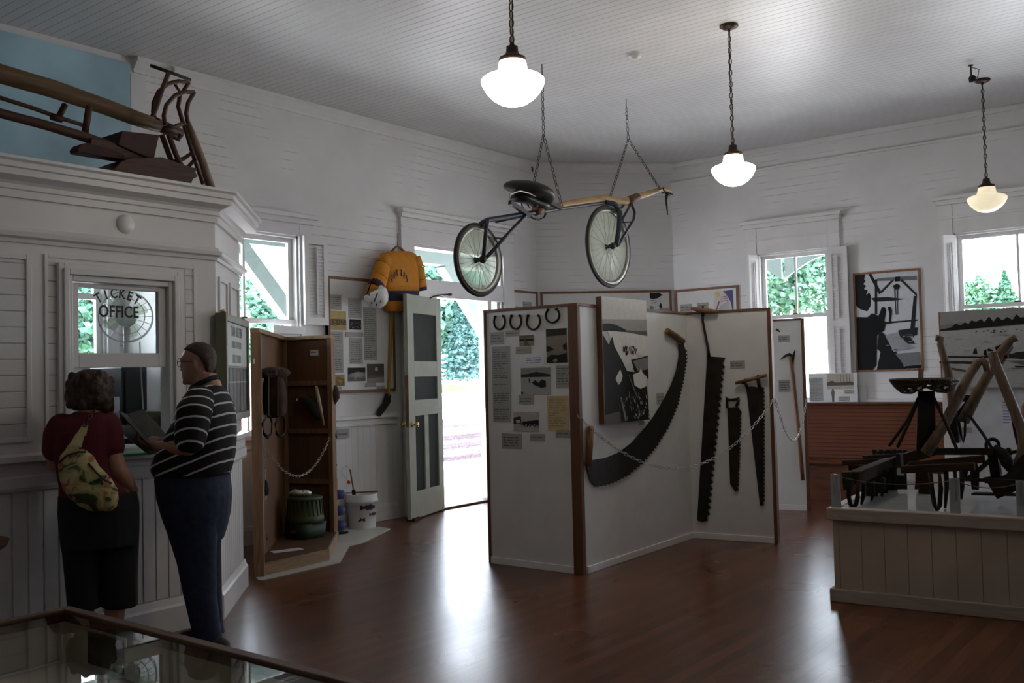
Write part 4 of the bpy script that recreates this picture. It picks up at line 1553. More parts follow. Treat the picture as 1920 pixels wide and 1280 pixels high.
photo(PA, (1024, 617, 1064, 679), 'tall sepia snow photograph below the rightmost horseshoe', [(.06, [(0, 0), (1, 0), (1, .2), (0, .22)]), (.18, [(0, .22), (1, .2), (1, .7), (0, .7)]), (.03, [(0, .5), (.2, .52), (.4, .62), (0, .68)]), (.03, [(.8, .5), (1, .42), (1, .65), (.85, .62)]), (.02, [(0, .85), (.25, .76), (.6, .78), (1, .72), (1, 1), (0, 1)]), (.2, [(.3, .93), (.5, .86), (.55, .95), (.4, 1)])], .16, .14, group=GP)
photo(PA, (977, 690, 1033, 739), 'photograph of a sleigh team in snow, middle of the horseshoe panel', [(.22, [(0, 0), (1, 0), (1, .3), (0, .3)]), (.05, [(0, .25), (.25, .22), (.55, .15), (1, .26), (1, .35), (0, .35)]), (.035, [(.38, .55), (.5, .46), (.6, .56), (.72, .44), (.85, .5), (.86, .72), (.7, .76), (.45, .64)]), (.04, [(.27, .40), (.31, .40), (.33, .56), (.28, .56)]), (.06, [(0, .88), (.1, .93), (.04, 1), (0, 1)])], .33, .02, group=GP)
photo(PA, (963, 772, 1011, 809), 'lowest photograph, horses and wagons in a row, on the horseshoe panel', [(.06, [(0, .3), (.3, .22), (.32, .6), (0, .62)]), (.45, [(.1, .42), (.26, .4), (.3, .54), (.12, .58)]), (.03, [(.34, .5), (1, .4), (1, .7), (.4, .72)])], .36, .02, specks=[(.4, 10, .36, .6, .95, .7, .04, .06, 0), (.04, 14, .3, .45, .98, .72, .05, .1, 0)], group=GP)
# saw panel and corner panel cards
card(PB, (1231, 737, 1245, 757), 'grey card left of the upper curve of the bent saw', pitch=.03, lines=True)
card(PB, (1197.5, 790, 1209, 796), 'tiny caption strip under the big log drive photograph', M_cardgrey, .02)
card(PC, (1369, 676, 1397, 690), 'grey label above the small saw on the corner panel', pitch=.02)
card(PD, (1459, 629, 1481, 640.5), 'upper grey label on the narrow pickaxe partition', pitch=.02)
card(PD, (1459.5, 712, 1482, 734.5), 'lower grey label on the narrow pickaxe partition', pitch=.025)

# the big log-drive photograph, a thick block that stands off the panel
pf = PB.off(.05)
q = rect(pf, (1127, 555, 1217, 786))
bp = thing('mounted_photograph', 'tall black and white photograph of a snowy log chute hung on the saw panel', 'photograph', pf.p((q[0] + q[2]) / 2, q[1], 0))
u0, v0, u1, v1 = q
ph = photo(pf, None, 'x', [
    (.50, [(0, 0), (1, 0), (1, .12), (0, .10)]),
    (.30, [(0, .18), (1, .16), (1, .28), (0, .26)]),
    (.035, [(0, .215), (.15, .21), (.3, .22), (.5, .255), (.55, .275), (0, .275)]),
    (.12, [(.5, .26), (1, .26), (1, .30), (.55, .285)]),
    (.62, [(.1, .27), (.5, .275), (1, .30), (1, .47), (.72, .455), (.78, .49), (.6, .49), (.62, .6), (.45, .6), (.3, .43), (.16, .34)]),
    (.03, [(0, .30), (.12, .38), (.2, .31), (.24, .39), (.42, .52), (.5, .59), (.68, .60), (.62, .54), (.6, .50), (1, .465), (1, .66), (.8, .62), (.95, .70), (1, 1), (0, 1)]),
    (.20, [(.64, .51), (1, .475), (1, .58), (.75, .59)]),
    (.60, [(.25, .64), (.35, .575), (.40, .63), (.37, .67), (.31, .70), (.25, .66)]),
    (.58, [(.47, .56), (.50, .535), (.62, .53), (.65, .56), (.62, .575), (.5, .58)]),
    (.62, [(.63, .62), (.78, .60), (.82, .57), (.86, .61), (.95, .64), (.94, .72), (.80, .74), (.66, .71)]),
    (.10, [(.0, .93), (.3, .91), (.34, 1), (0, 1)]),
    (.2, [(.33, .80), (.36, .80), (.47, .99), (.42, .99)]), (.16, [(.52, .62), (.54, .62), (.72, .80), (.69, .80)])],
    base=.5, warm=.03, quad=q,
    specks=[(.02, 26, .42, .38, .72, .43, .02, .03, 0), (.45, 34, .60, .76, .97, .97, .02, .03, .5), (.30, 22, .30, .72, .66, .97, .012, .03, .3)])
for k_ in ('label', 'category'):
    del ph[k_]
ph.name = 'print'
off = ph.location.copy()
ph.parent = bp
ph.location = off - V(bp.location)
MB(M_brown).fbox(pf, u0, u1, v0, v1, -.05, -.001).build('backing_block', parent=bp)

# ------------------------------------------------------------------ horseshoes
M_shoe = mat('old_horseshoe_iron', (0.022, 0.018, 0.015), .6, .5, var=.4, scale=30)
for (cx, cy, wd, hh, rot, op, lb) in ((937.5, 603, 21, 29, 0, .80, 'leftmost of the four horseshoes on the display panel'),
                                      (968, 602, 21, 29, -.05, .78, 'second horseshoe from the left, toes leaning, on the display panel'),
                                      (1001, 602, 25, 31, -.06, .82, 'widest horseshoe, third from the left, on the display panel'),
                                      (1037, 591, 25, 27, 0, .62, 'rightmost horseshoe, highest and nearly closed, on the display panel')):
    c = uv(PA, cx, cy)
    sc_ = 1 / (FPX / (hit(PA, cx, cy) - CAM).dot(FWD))
    a_, b_ = wd * sc_ * .5 * 1.25, hh * sc_ * .5
    mb = MB(M_shoe)
    pts = []
    for k in range(25):
        th_ = math.pi / 2 + op + (2 * math.pi - 2 * op) * k / 24
        x, y = a_ * math.cos(th_), b_ * math.sin(th_)
        if y > 0:
            x *= 1 + .10 * (y / b_) ** 2
        pts.append(PA.p(c[0] + x * math.cos(rot) - y * math.sin(rot), c[1] + x * math.sin(rot) + y * math.cos(rot), .008))
    mb.tube(pts, .0105, 6, squash=.7, ref=PA.w)
    for s_ in (0, -1):
        mb.ell(pts[s_] + PA.w * .003, (.013, .013, .010))
    tag(mb.build('horseshoe'), lb, 'horseshoe', 'horseshoes on the display panel')

# ------------------------------------------------------------------ saws
M_blade = mat('dark_saw_steel', (0.020, 0.016, 0.013), .5, .5, var=.35, scale=14)
M_handle = wood('worn_saw_handle', (0.10, 0.045, 0.02), (0.26, 0.13, 0.06))


def teeth(p, q, n, depth, side):
    """Zig-zag points from p to q (pixels); side +1 pushes the tips to the right of the travel."""
    out = []
    dx, dy = (q[0] - p[0]), (q[1] - p[1])
    l = math.hypot(dx, dy)
    nx, ny = -dy / l * side, dx / l * side
    for k in range(n):
        t0, t1 = k / n, (k + .62) / n
        out.append((p[0] + dx * t0, p[1] + dy * t0))
        out.append((p[0] + dx * t1 + nx * depth, p[1] + dy * t1 + ny * depth))
    out.append(q)
    return out


def ptube(mb, fr, pts, r, n=8, w_=.0):
    mb.tube([hit(fr, x, y, w_) for x, y in pts], r, n)


# bent crosscut saw
t = thing('crosscut_saw', 'long curved two-man saw bent along the white panel', 'saw', hit(PB, 1150, 905, .02), 'antique saws on the partition')
inner = [(1273, 644), (1274, 665), (1268, 695), (1258, 722), (1243, 752), (1225, 781), (1206, 806), (1184, 830), (1160, 848), (1136, 858), (1112, 862)]
outer = [(1100, 878), (1107, 900), (1116, 910), (1145, 905), (1176, 890), (1205, 866), (1230, 836), (1252, 800), (1269, 760), (1280, 715), (1286, 676), (1285, 655), (1281, 644)]
pts = list(inner) + [(1100, 866)] + [outer[0], outer[1], outer[2]]
for a_, b_ in zip(outer[2:-2], outer[3:-1]):
    n_ = max(2, int(math.hypot(b_[0] - a_[0], b_[1] - a_[1]) / 6.5))
    pts += teeth(a_, b_, n_, -3.2, -1)[1:]
pts.append(outer[-1])
MB(M_blade).prism(PB, uvs(PB, pts, .015), .012, .017).build('blade', parent=t)
mb = MB(M_handle); ptube(mb, PB, [(1251, 619), (1266, 629), (1281, 640)], [.022, .026, .024], 10, .03); mb.build('handle', parent=t)
mb = MB(M_handle); ptube(mb, PB, [(1108, 799), (1106, 830), (1103, 873)], [.026, .028, .026], 10, .03); mb.build('handle', parent=t)
# pit saw
t = thing('pit_saw', 'tallest straight pit saw with coarse teeth and a cross handle above the panel', 'saw', hit(PC, 1317, 977, .02), 'antique saws on the partition')
pts = [(1326, 667.5), (1360, 670), (1357, 676)] + teeth((1354, 680), (1325, 968), 24, 6.5, -1) + [(1327, 976), (1315, 978), (1307, 975)]
MB(M_blade).prism(PC, uvs(PC, pts, .015), .012, .017).build('blade', parent=t)
mb = MB(M_blade); ptube(mb, PC, [(1329, 669), (1328, 655), (1322, 625), (1317.5, 600), (1317, 585)], [.017, .012, .011, .011, .012], 8, .02); mb.build('tiller_rod', parent=t)
mb = MB(M_handle); ptube(mb, PC, [(1296, 578), (1308, 580), (1331, 583), (1346, 584)], [.017, .022, .022, .014], 10, .035); mb.build('handle', parent=t)
mb = MB(M_blade); ptube(mb, PC, [(1318, 573), (1318, 590)], .010, 6, .035); mb.build('handle_pin', parent=t)
# short saw
t = thing('ice_saw', 'short wide saw with a closed grip, between the two longer saws', 'saw', hit(PC, 1378, 921, .02), 'antique saws on the partition')
pts = [(1364, 764), (1384, 763), (1391, 773), (1388, 778)] + teeth((1387.5, 782), (1382.5, 912), 19, 3.4, -1) + [(1385, 918), (1379, 922), (1369, 907)]
MB(M_blade).prism(PC, uvs(PC, pts, .015), .012, .016).build('blade', parent=t)
mb = MB(M_blade)
ptube(mb, PC, [(1363.5, 765), (1363, 752), (1362, 745), (1366, 749), (1374, 749), (1382, 748), (1384.5, 744), (1384, 753), (1380, 762)], .012, 8, .02)
mb.build('grip', parent=t)
# third saw
t = thing('ice_saw', 'long tapering saw with a wooden bar handle, nearest the panel edge', 'saw', hit(PC, 1429, 948, .02), 'antique saws on the partition')
pts = [(1399, 725), (1410, 724), (1422, 726), (1428, 725), (1433, 728)] + teeth((1431, 732), (1431, 940), 28, 3.4, -1) + [(1432, 947), (1425, 948)]
MB(M_blade).prism(PC, uvs(PC, pts, .015), .012, .016).build('blade', parent=t)
mb = MB(M_blade); ptube(mb, PC, [(1401, 727), (1396, 714)], .012, 8, .025); ptube(mb, PC, [(1424, 727), (1420, 707)], .015, 8, .025)
ptube(mb, PC, [(1391, 718), (1399, 712)], .017, 8, .03); ptube(mb, PC, [(1416, 709), (1424, 705)], .017, 8, .03)
mb.build('handle_bracket', parent=t)
mb = MB(M_handle); ptube(mb, PC, [(1379, 718), (1408, 711), (1437, 703)], [.014, .017, .015], 10, .032); mb.build('handle', parent=t)

# pickaxe on the far narrow partition
t = thing('pickaxe', 'wooden handled pick hanging on the narrow partition by the window', 'pickaxe', hit(PD, 1505, 900, .02))
mb = MB(M_handle); ptube(mb, PD, [(1482, 668), (1487, 710), (1497, 800), (1505, 900)], [.022, .020, .019, .021], 10, .03); mb.build('handle', parent=t)
mb = MB(M_blade); ptube(mb, PD, [(1463, 674), (1472, 667), (1480, 664), (1485, 668)], [.004, .012, .017, .02], 8, .03)
ptube(mb, PD, [(1485, 685), (1487, 668), (1491, 655)], [.015, .016, .004], 8, .03)
mb.build('head', parent=t)
mb = MB(M_blade); ptube(mb, PD, [(1455, 617), (1459, 619), (1462, 622)], [.012, .010, .004], 8, .03)
tag(mb.build('iron_hook'), 'small iron hook tip peeping past the edge of the saw panel', 'hook')

# ------------------------------------------------------------------ barrier chains
M_pchain = mat('white_plastic_chain', (0.36, 0.35, 0.32), .4)
M_steelchain = mat('bright_steel_chain', (0.45, 0.44, 0.42), .3, .9)


def sag(a, b, d, n=24):
    a, b = V(a), V(b)
    return [a.lerp(b, k / n) - V((0, 0, d * 4 * (k / n) * (1 - k / n))) for k in range(n + 1)]


a = hit(PA, 1083, 778, .02); b = PC.p(PCL + .01, 1.33, .0)
b = hit(PC, 1452, 747, .01)
tag(MB(M_steelchain).chain(sag(a, b, .50), .045, .0032, .011).build('barrier_chain'), 'thin chain looped across the front of the saws', 'chain', 'barrier chains')
b2 = hit(PD, 1512, 748, .02)
tag(MB(M_steelchain).chain(sag(hit(PC, 1454, 748, .01), b2, .40), .045, .0032, .011).build('barrier_chain'), 'thin chain hanging before the narrow pickaxe partition', 'chain', 'barrier chains')
# ------------------------------------------------------------------ open wooden display cabinet
M_ply = wood('plywood_panel', (0.115, 0.055, 0.025), (0.16, 0.08, 0.038), (0, 0, 1), scale=1.6)
M_pine = wood('pine_stud', (0.17, 0.09, 0.042), (0.27, 0.155, 0.08), (0, 0, 1))
M_pinex = wood('pine_board', (0.22, 0.135, 0.065), (0.33, 0.22, 0.12), (1, 0, 0))
M_plyfloor = wood('plywood_floor', (0.075, 0.035, 0.017), (0.12, 0.06, 0.03), (1, 0, 0), scale=1.5)
kA, kB, kC, kD = V((4.70, 6.235, 0)), V((5.46, 6.285, 0)), V((6.07, 6.87, 0)), V((5.93, 7.42, 0))
KH = 1.94
cb = thing('display_cabinet', 'open pine and plywood display cabinet standing beside the ticket booth', 'cabinet', (5.5, 6.8, 0))
GZ = Fr((0, 0, 0), (1, 0, 0), (0, 1, 0))
quad_ = [(p.x, p.y) for p in (kA, kB, kC, kD)]
MB(M_plyfloor).prism(GZ, quad_, .095, .11).build('floor_board', parent=cb)
kL = Fr(kA, kD - kA); kLL = (kD - kA).length            # left panel, w looks to the room side (right)
kR = Fr(kD, kC - kD); kRL = (kC - kD).length
kF = Fr(kA, kB - kA); kFL = (kB - kA).length
kG = Fr(kB, kC - kB); kGL = (kC - kB).length
MB(M_ply).fbox(kL, .03, kLL, .05, KH - .01, -.012, 0).build('back_panel', parent=cb)
MB(M_ply).fbox(kR, 0, kRL - .03, .05, KH - .01, -.012, 0).build('side_panel', parent=cb)
MB(M_pine).fbox(kL, -.0, .045, .0, KH - .03, -.03, .05).build('post', parent=cb, bevel=.004)
MB(M_pine).fbox(kR, kRL - .05, kRL, .0, KH - .03, -.03, .035).build('post', parent=cb, bevel=.004)
MB(M_pine).fbox(kL, kLL - .06, kLL - .01, .0, KH - .03, 0, .04).build('post', parent=cb, bevel=.004)
mb = MB(M_pinex)
mb.fbox(kL, 0, kLL, KH - .035, KH, -.03, .04)
mb.fbox(kR, 0, kRL, KH - .035, KH, -.03, .04)
mb.build('top_rail', parent=cb, bevel=.003)
mb = MB(M_pine)
for z in (.55, 1.02, 1.47):
    mb.fbox(kR, .04, kRL - .05, z, z + .045, 0, .035)
mb.build('cross_rail', parent=cb, bevel=.003)
mb = MB(M_pinex)
mb.fbox(kF, 0, kFL, 0, .10, -.03, .01)
mb.build('front_board', parent=cb, bevel=.003)
MB(M_pinex).fbox(kG, 0, kGL, 0, .10, -.03, .01).build('angled_board', parent=cb, bevel=.003)

card(kL.off(.0), (475, 672, 490, 683), 'small white label on the left panel of the wooden cabinet', M_cardwhite, .02, w0=.001)
card(kR.off(.0), (582, 656, 597, 666), 'small white label on the right panel of the wooden cabinet', M_cardwhite, .02, w0=.001)
# pack frame with fur and straps on the left panel
M_fur = mat('dark_brown_fur', (0.045, 0.028, 0.018), .9, var=.6, scale=50, bump=.8)
M_strap = mat('black_leather_strap', (0.006, 0.005, 0.005), .8, spec=.1)
M_packleather = mat('reddish_pack_leather', (0.032, 0.012, 0.007), .8, var=.3, scale=12, spec=.1)
t = thing('pack_basket', 'dark leather backpack with hanging straps on the cabinet left panel', 'backpack', hit(kL, 515, 820, .05))
def kp(x, y, wv): return hit(kL, x, y, wv)
c = [kp(x, y, .11) for x, y in ((513, 703), (514, 720), (515, 750), (516, 775), (516, 782))]
r0 = kL.u * .25
mb = MB(M_packleather); mb.loft([(c[0], kL.u * .13, kL.w * .06, .6), (c[1], kL.u * .17, kL.w * .08, .6), (c[2], kL.u * .18, kL.w * .09, .6), (c[3], kL.u * .17, kL.w * .08, .6), (c[4], kL.u * .13, kL.w * .05, .6)], 20)
mb.build('pack', parent=t)
mb = MB(M_fur)
rn = random.Random(3)
mb.ell(kp(514, 699, .12), (.15, .09, .05))
for k in range(16):
    q = kp(rn.uniform(505, 524), rn.uniform(695, 703), .12 + rn.uniform(-.03, .03))
    mb.ell(q, (rn.uniform(.03, .06), rn.uniform(.03, .05), rn.uniform(.02, .035)), nu=8, nv=6)
mb.build('fur_roll', parent=t)
mb = MB(M_strap)
for x in (503, 520):
    mb.bar(kp(x, 706, .20), kp(x, 780, .205), .05, .008, up=kL.w)
for x0 in (500, 524):
    mb.tube([kp(x0, 778, .14), kp(x0 - 8, 795, .17), kp(x0 - 6, 812, .18), kp(x0 + 2, 820, .18), kp(x0 + 9, 812, .18), kp(x0 + 10, 792, .17), kp(x0 + 6, 778, .15)], .014, 6, squash=.5)
mb.build('strap', parent=t)
MB(M_wire).fbox(kL, uv(kL, 511, 750)[0] - .03, uv(kL, 511, 750)[0] + .03, uv(kL, 511, 752)[1], uv(kL, 511, 748)[1], .209, .213).build('buckle', parent=t)
# ice skate / net hung on the right panel
M_moss = mat('dark_grey_cloth', (0.016, 0.016, 0.014), .9, var=.5, scale=22, bump=.5)
def kq(x, y, wv): return hit(kR, x, y, wv)
t = thing('snow_goggle_bundle', 'dark cloth bundle with a pale curved wooden handle on the cabinet right panel', 'tool bundle', kq(592, 790, .08))
mb = MB(M_moss)
mb.loft([(kq(566, 742, .06), kR.u * .04, kR.w * .05), (kq(575, 748, .08), kR.u * .06, kR.w * .07), (kq(586, 760, .08), kR.u * .07, kR.w * .07), (kq(594, 775, .07), kR.u * .05, kR.w * .06), (kq(597, 788, .06), kR.u * .02, kR.w * .03)], 14)
mb.build('bundle', parent=t)
mb = MB(mat('pale_bone_wood', (.30, .27, .19), .5)); mb.tube([kq(593, 724, .13), kq(596, 740, .15), kq(601, 765, .15), (kq(607, 797, .12))], [.012, .017, .016, .008], 8)
mb.build('handle', parent=t)
# dark mitten and iron bits hung on the outer face of the right post
t = thing('hanging_decoy', 'dark carved decoy hanging on the outside of the cabinet right post', 'decoy', kC + V((.06, .0, 1.36)))
f = Fr(kC + V((.03, .0, 0)), RGT)
ff = Fr(V((6.11, 6.86, 0)), V((_cy, -_sy, 0)))
q0 = [hit(ff, x, y) for x, y in ((627, 722), (628, 735), (629, 746), (625, 760))]
mb = MB(M_fur); mb.loft([(q0[0], V((.02, 0, 0)), V((0, .02, 0))), (q0[1], V((.045, 0, 0)), V((0, .04, 0))), (q0[2], V((.04, 0, 0)), V((0, .04, 0))), (q0[3], V((.012, 0, 0)), V((0, .015, 0)))], 14)
mb.build('decoy_body', parent=t)
mb = MB(M_dark_iron); mb.tube([hit(ff, 624, 806), hit(ff, 627, 814), hit(ff, 631, 820)], [.012, .022, .008], 8)
tag(mb.build('iron_clamp'), 'small black iron clamp at mid height on the cabinet right post', 'clamp')
mb = MB(M_dark_iron); mb.tube([hit(ff, 626, 871), hit(ff, 632, 871.5)], [.010, .008], 8)
tag(mb.build('iron_peg'), 'tiny black iron peg low on the cabinet right post', 'peg')
# folding stool at the left, green fishing creel seat, foil bundle, paper
M_alu = mat('dull_aluminium', (.25, .24, .21), .5, .6)
t = thing('folding_stool', 'thin legged folding stool half hidden in the cabinet left corner', 'stool', (5.0, 6.62, .11))
f = Fr((5.02, 6.60, 0), V((_cy, -_sy, 0)))
mb = MB(M_alu)
for pts in (((482, 925), (492, 965), (501, 1012)), ((500, 925), (487, 970), (479, 1010)), ((497, 880), (496, 905), (489, 922))):
    mb.tube([hit(f, x, y) for x, y in pts], .011, 6)
mb.build('frame', parent=t)
mb = MB(M_moss); mb.loft([(hit(f, 492, 928), V((.04, 0, 0)), V((0, .06, 0))), (hit(f, 492, 918), V((.05, 0, 0)), V((0, .07, 0))), (hit(f, 492, 900), V((.02, 0, 0)), V((0, .05, 0)))], 12)
mb.build('seat', parent=t)
M_olgreen = mat('olive_plastic', (.048, .066, .024), .5)
M_dkgreen = mat('dark_green_plastic', (.010, .030, .013), .5)
g = fl(568, 1012, .11); gc = V((g.x + .12, g.y + .11, .11))
t = thing('tackle_seat', 'green tackle box with a ribbed olive basket on top, on the cabinet floor', 'tackle box', gc)
mb = MB(M_dkgreen); mb.loft([(gc, V((.135, 0, 0)), V((0, .135, 0)), .5), (gc + V((0, 0, .02)), V((.15, 0, 0)), V((0, .15, 0)), .5), (gc + V((0, 0, .135)), V((.155, 0, 0)), V((0, .155, 0)), .5)], 28)
mb.build('box', parent=t)
mb = MB(mat('red_lettering', (.30, .03, .02), .5)); fb = Fr(gc, V((_cy, -_sy, 0)))
for k in range(6):
    mb.fbox(fb, -.10 + k * .016, -.092 + k * .016, .055, .085, .1495, .153)
mb.build('red_marks', parent=t)
mb = MB(M_olgreen); mb.lathe(gc + V((0, 0, .135)), [(0, 0), (.165, 0), (.17, .03), (.165, .06), (.155, .07), (.145, .2), (.158, .205), (.158, .225), (.15, .23), (0, .23)], 32)
for k in range(22):
    a_ = 2 * math.pi * k / 22
    d = V((math.cos(a_), math.sin(a_), 0))
    mb.bar(gc + d * .158 + V((0, 0, .2)), gc + d * .149 + V((0, 0, .335)), .016, .012, up=d)
mb.build('basket', parent=t)
M_foil = mat('crumpled_foil', (.8, .8, .82), .38, .85, var=.3, scale=40, bump=1.0)
rn = random.Random(8); mb = MB(M_foil)
fc = gc + V((-.05, .0, .365 + .035))
rings = []
for k in range(9):
    s_ = -.1 + .2 * k / 8; ww = .035 * math.sqrt(max(.1, 1 - (s_ / .105) ** 2))
    rings.append((fc + fb.u * s_ + V((0, 0, rn.uniform(-.004, .008))), fb.w * ww * rn.uniform(.8, 1.2), V((0, 0, ww * rn.uniform(.8, 1.1)))))
mb.loft(rings, 12)
tag(mb.build('foil_bundle'), 'shiny crumpled foil bundle on top of the green basket', 'foil')
pq = fl(538, 1032, .11); f = Fr(pq, (.75, -.25, 0), (.25, .75, 0))
tag(MB(M_cardwhite).fbox(f, -.13, .13, -.05, .05, 0.0, .004).build('floor_label'), 'white paper label lying on the cabinet floor', 'label')
tag(MB(M_pchain).chain(sag(kL.p(.02, uv(kL, 477, 840, .055)[1], .058), kR.p(kRL - .02, uv(kR, 623, 820, .04)[1], .05), .30), .045, .0028, .009).build('barrier_chain'), 'white plastic chain looped across the open wooden cabinet', 'chain', 'barrier chains')
mb = MB(M_pchain); mb.chain([kL.p(.03, uv(kL, 477, 840, .055)[1], .062), kL.p(.035, uv(kL, 480, 880, .055)[1], .065)], .045, .0028, .009)
tag(mb.build('barrier_chain'), 'loose short end of the white chain on the cabinet left post', 'chain', 'barrier chains')

# white sheet on the floor
sh = [fl(x, y, .004) for x, y in ((484, 1086.5), (492, 1087), (637.5, 1054), (655, 1023), (681, 1017), (733, 991), (716, 988), (672, 985), (636, 992))]
sh += [V((5.93, 7.30, .004)), V((4.72, 6.30, .004))]
mb = MB(mat('white_floor_sheet', (.46, .45, .41), .6, var=.06)); mb.prism(GZ, [(p.x, p.y) for p in sh], .0005, .005)
tag(mb.build('floor_sheet'), 'white angular sheet on the floor under the cabinet and bucket', 'sheet')
# bucket with fish, tip-up, blue floats, black lid
M_bucket = mat('white_bucket_plastic', (.62, .62, .61), .4)
q = fl(666, 990); bc = V((q.x + .05, 7.345, .005))
t = thing('fish_bucket', 'white plastic bucket with dark fish cut-outs standing on the sheet', 'bucket', bc)
kx = (hit(Fr(bc, V((_cy, -_sy, 0))), 691, 985) - bc).dot(V((_cy, -_sy, 0)))
BRr = .146
hb = hit(Fr(bc, V((_cy, -_sy, 0))), 665, 926).z
mb = MB(M_bucket); mb.lathe(bc, [(0, 0), (BRr - .012, 0), (BRr - .01, .01), (BRr + .004, hb - .09), (BRr + .016, hb - .085), (BRr + .016, hb - .055), (BRr + .008, hb - .05), (BRr + .01, hb - .004), (BRr + .002, hb), (BRr - .004, hb - .004), (BRr - .01, .05), (0, .03)], 36)
mb.build('body', parent=t)
M_fish = mat('dark_fish_print', (.045, .012, .012), .5)
fish = [(-1, .0), (-.75, -.22), (-.3, -.36), (.0, -.30), (.12, -.48), (.25, -.28), (.5, -.14), (.62, -.2), (.75, -.38), (1, -.36), (.88, 0), (1, .34), (.76, .32), (.6, .14), (.4, .2), (.3, .42), (.15, .28), (-.1, .36), (-.25, .55), (-.4, .33), (-.8, .2)]
tocam = V((CAM.x - bc.x, CAM.y - bc.y, 0)).normalized()
rgt_ = V((_cy, -_sy, 0))
for (px, py, wpx, flip) in ((677, 951, 30, 1), (646, 956, 18, -1), (659, 974, 24, -1), (686, 964, 14, 1)):
    sc_ = (bc - CAM).dot(FWD) / FPX
    ang = math.asin(max(-.97, min(.97, ((px - 665.5) * sc_) / BRr)))
    zc = hit(Fr(bc + tocam * BRr * .8, rgt_), px, py).z
    hw = wpx * sc_ / 2 / max(.45, math.cos(ang))
    mb = MB(M_fish)
    vs = []
    for x, y in fish:
        a2 = ang + (x * hw * -flip) / BRr
        d = tocam * math.cos(a2) + rgt_ * math.sin(a2)
        rad = BRr - .006 + .016 * (zc - bc.z) / hb + .003
        vs.append(bc + d * rad + V((0, 0, zc - bc.z + y * hw * .75)))
    mb.add(vs, [list(range(len(vs)))])
    mb.build('fish_cutout', parent=t)
f = Fr(bc + V((0, 0, 0)), rgt_)
t = thing('ice_fishing_tip_up', 'wooden ice fishing tip-up with an orange flag lying across the bucket', 'fishing tip-up', bc + V((0, 0, hb)))
def bq(x, y, wv=0): return hit(f, x, y, wv)
mb = MB(M_handle); mb.bar(bq(641, 924.5), bq(709, 921), .022, .012); mb.bar(bq(664, 925), bq(656.5, 880), .022, .012)
mb.build('crossbar', parent=t)
MB(M_dark_iron).cyl(bq(663, 918), bq(664, 927), .02, n=10).build('reel', parent=t)
mb = MB(M_wire); mb.tube([bq(652, 899), bq(644, 892), (bq(640, 884)), bq(643, 875), bq(651, 873), bq(656, 880)], .0018, 4)
mb.build('flag_wire', parent=t)
MB(mat('orange_flag', (.75, .09, .015), .6)).prism(f, uvs(f, [(650, 903), (654, 899), (658, 904), (654, 909)]), -.004, .004).build('flag', parent=t)
M_bluef = mat('blue_float', (.035, .05, .16), .45)
for k, (px, py, lb) in enumerate(((634, 927, 'top blue float half hidden behind the cabinet post'), (635, 957, 'middle blue float half hidden behind the cabinet post'), (636, 985, 'lowest blue float half hidden behind the cabinet post'))):
    c = hit(Fr((6.42, 7.10, 0), rgt_), px, py)
    mb = MB(M_bluef); mb.lathe(c - V((0, 0, .05)), [(0, 0), (.05, .008), (.068, .035), (.068, .065), (.05, .092), (0, .1)], 20)
    tag(mb.build('blue_float'), lb, 'float', 'blue floats on a pole by the bucket')
pc_ = hit(Fr((6.42, 7.10, 0), rgt_), 634, 957)
tag(MB(M_yellow).cyl(V((pc_.x, pc_.y + .02, .005)), V((pc_.x, pc_.y + .02, .56)), .015, n=8).build('float_pole'), 'pale pole carrying the blue floats behind the cabinet post', 'pole')
q = fl(638, 999, .006)
mb = MB(M_dark_iron); mb.lathe(q, [(0, .018), (.04, .016), (.075, .012), (.085, .0)], 24); tag(mb.build('black_lid'), 'flat black lid lying on the sheet before the bucket', 'lid')

# ------------------------------------------------------------------ board on the left wall
M_boardtrim = wood('red_brown_board_frame', (0.13, 0.055, 0.025), (0.22, 0.10, 0.05), (0, 0, 1))
GB = 'papers on the left wall board'


def notice(name, fr, r, label, zb=None, fw_=.03, off=.028):
    u0, v0, u1, v1 = rect(fr, r)
    if zb is not None:
        v0 = zb
    t = thing(name, label, 'notice board', fr.p((u0 + u1) / 2, v0, 0))
    MB(M_board).fbox(fr, u0, u1, v0, v1, 0.002, off - .008).build('board', parent=t)
    mb = MB(M_boardtrim)
    mb.fbox(fr, u0, u0 + fw_, v0, v1, 0, off); mb.fbox(fr, u1 - fw_, u1, v0, v1, 0, off)
    mb.fbox(fr, u0 + fw_, u1 - fw_, v0, v0 + fw_, 0, off); mb.fbox(fr, u0 + fw_, u1 - fw_, v1 - fw_, v1, 0, off)
    mb.build('frame', parent=t, bevel=.002)
    return t


q0 = uv(LW, 608, 517); q1 = uv(LW, 737, 733)
notice('exhibit_board', LW, (608, 517, 737, 733), 'large framed exhibit board on the left wall with hockey texts', off=.05)
B0 = LW.off(.042)
for r, lb in (((615, 551, 640, 581), 'grey text sheet at the upper left of the left wall board'),
              ((653, 558, 678, 597), 'grey text sheet above the small team photograph, left wall board'),
              ((618, 621, 644, 699), 'long grey text sheet at the lower left of the left wall board'),
              ((655, 633, 680, 682), 'grey text sheet in the lower middle of the left wall board'),
              ((681, 575, 707, 675), 'longest grey text sheet, under the helmet, left wall board')):
    card(B0, r, lb, pitch=.020, group=GB, name='text_sheet', cat='text sheet')
card(B0, (648, 622, 681, 632), 'wide grey caption strip in the middle of the left wall board', M_cardgrey, .03, w0=.004, group=GB)
card(B0, (684, 718, 705, 725), 'small caption strip under the lower right rink photograph', pitch=.02, group=GB)
card(B0, (706, 723, 722, 731), 'small caption card at the lower right corner of the board', pitch=.02, group=GB)
card(B0, (622, 725, 640, 730), 'small caption strip at the lower left corner of the board', pitch=.02, group=GB)
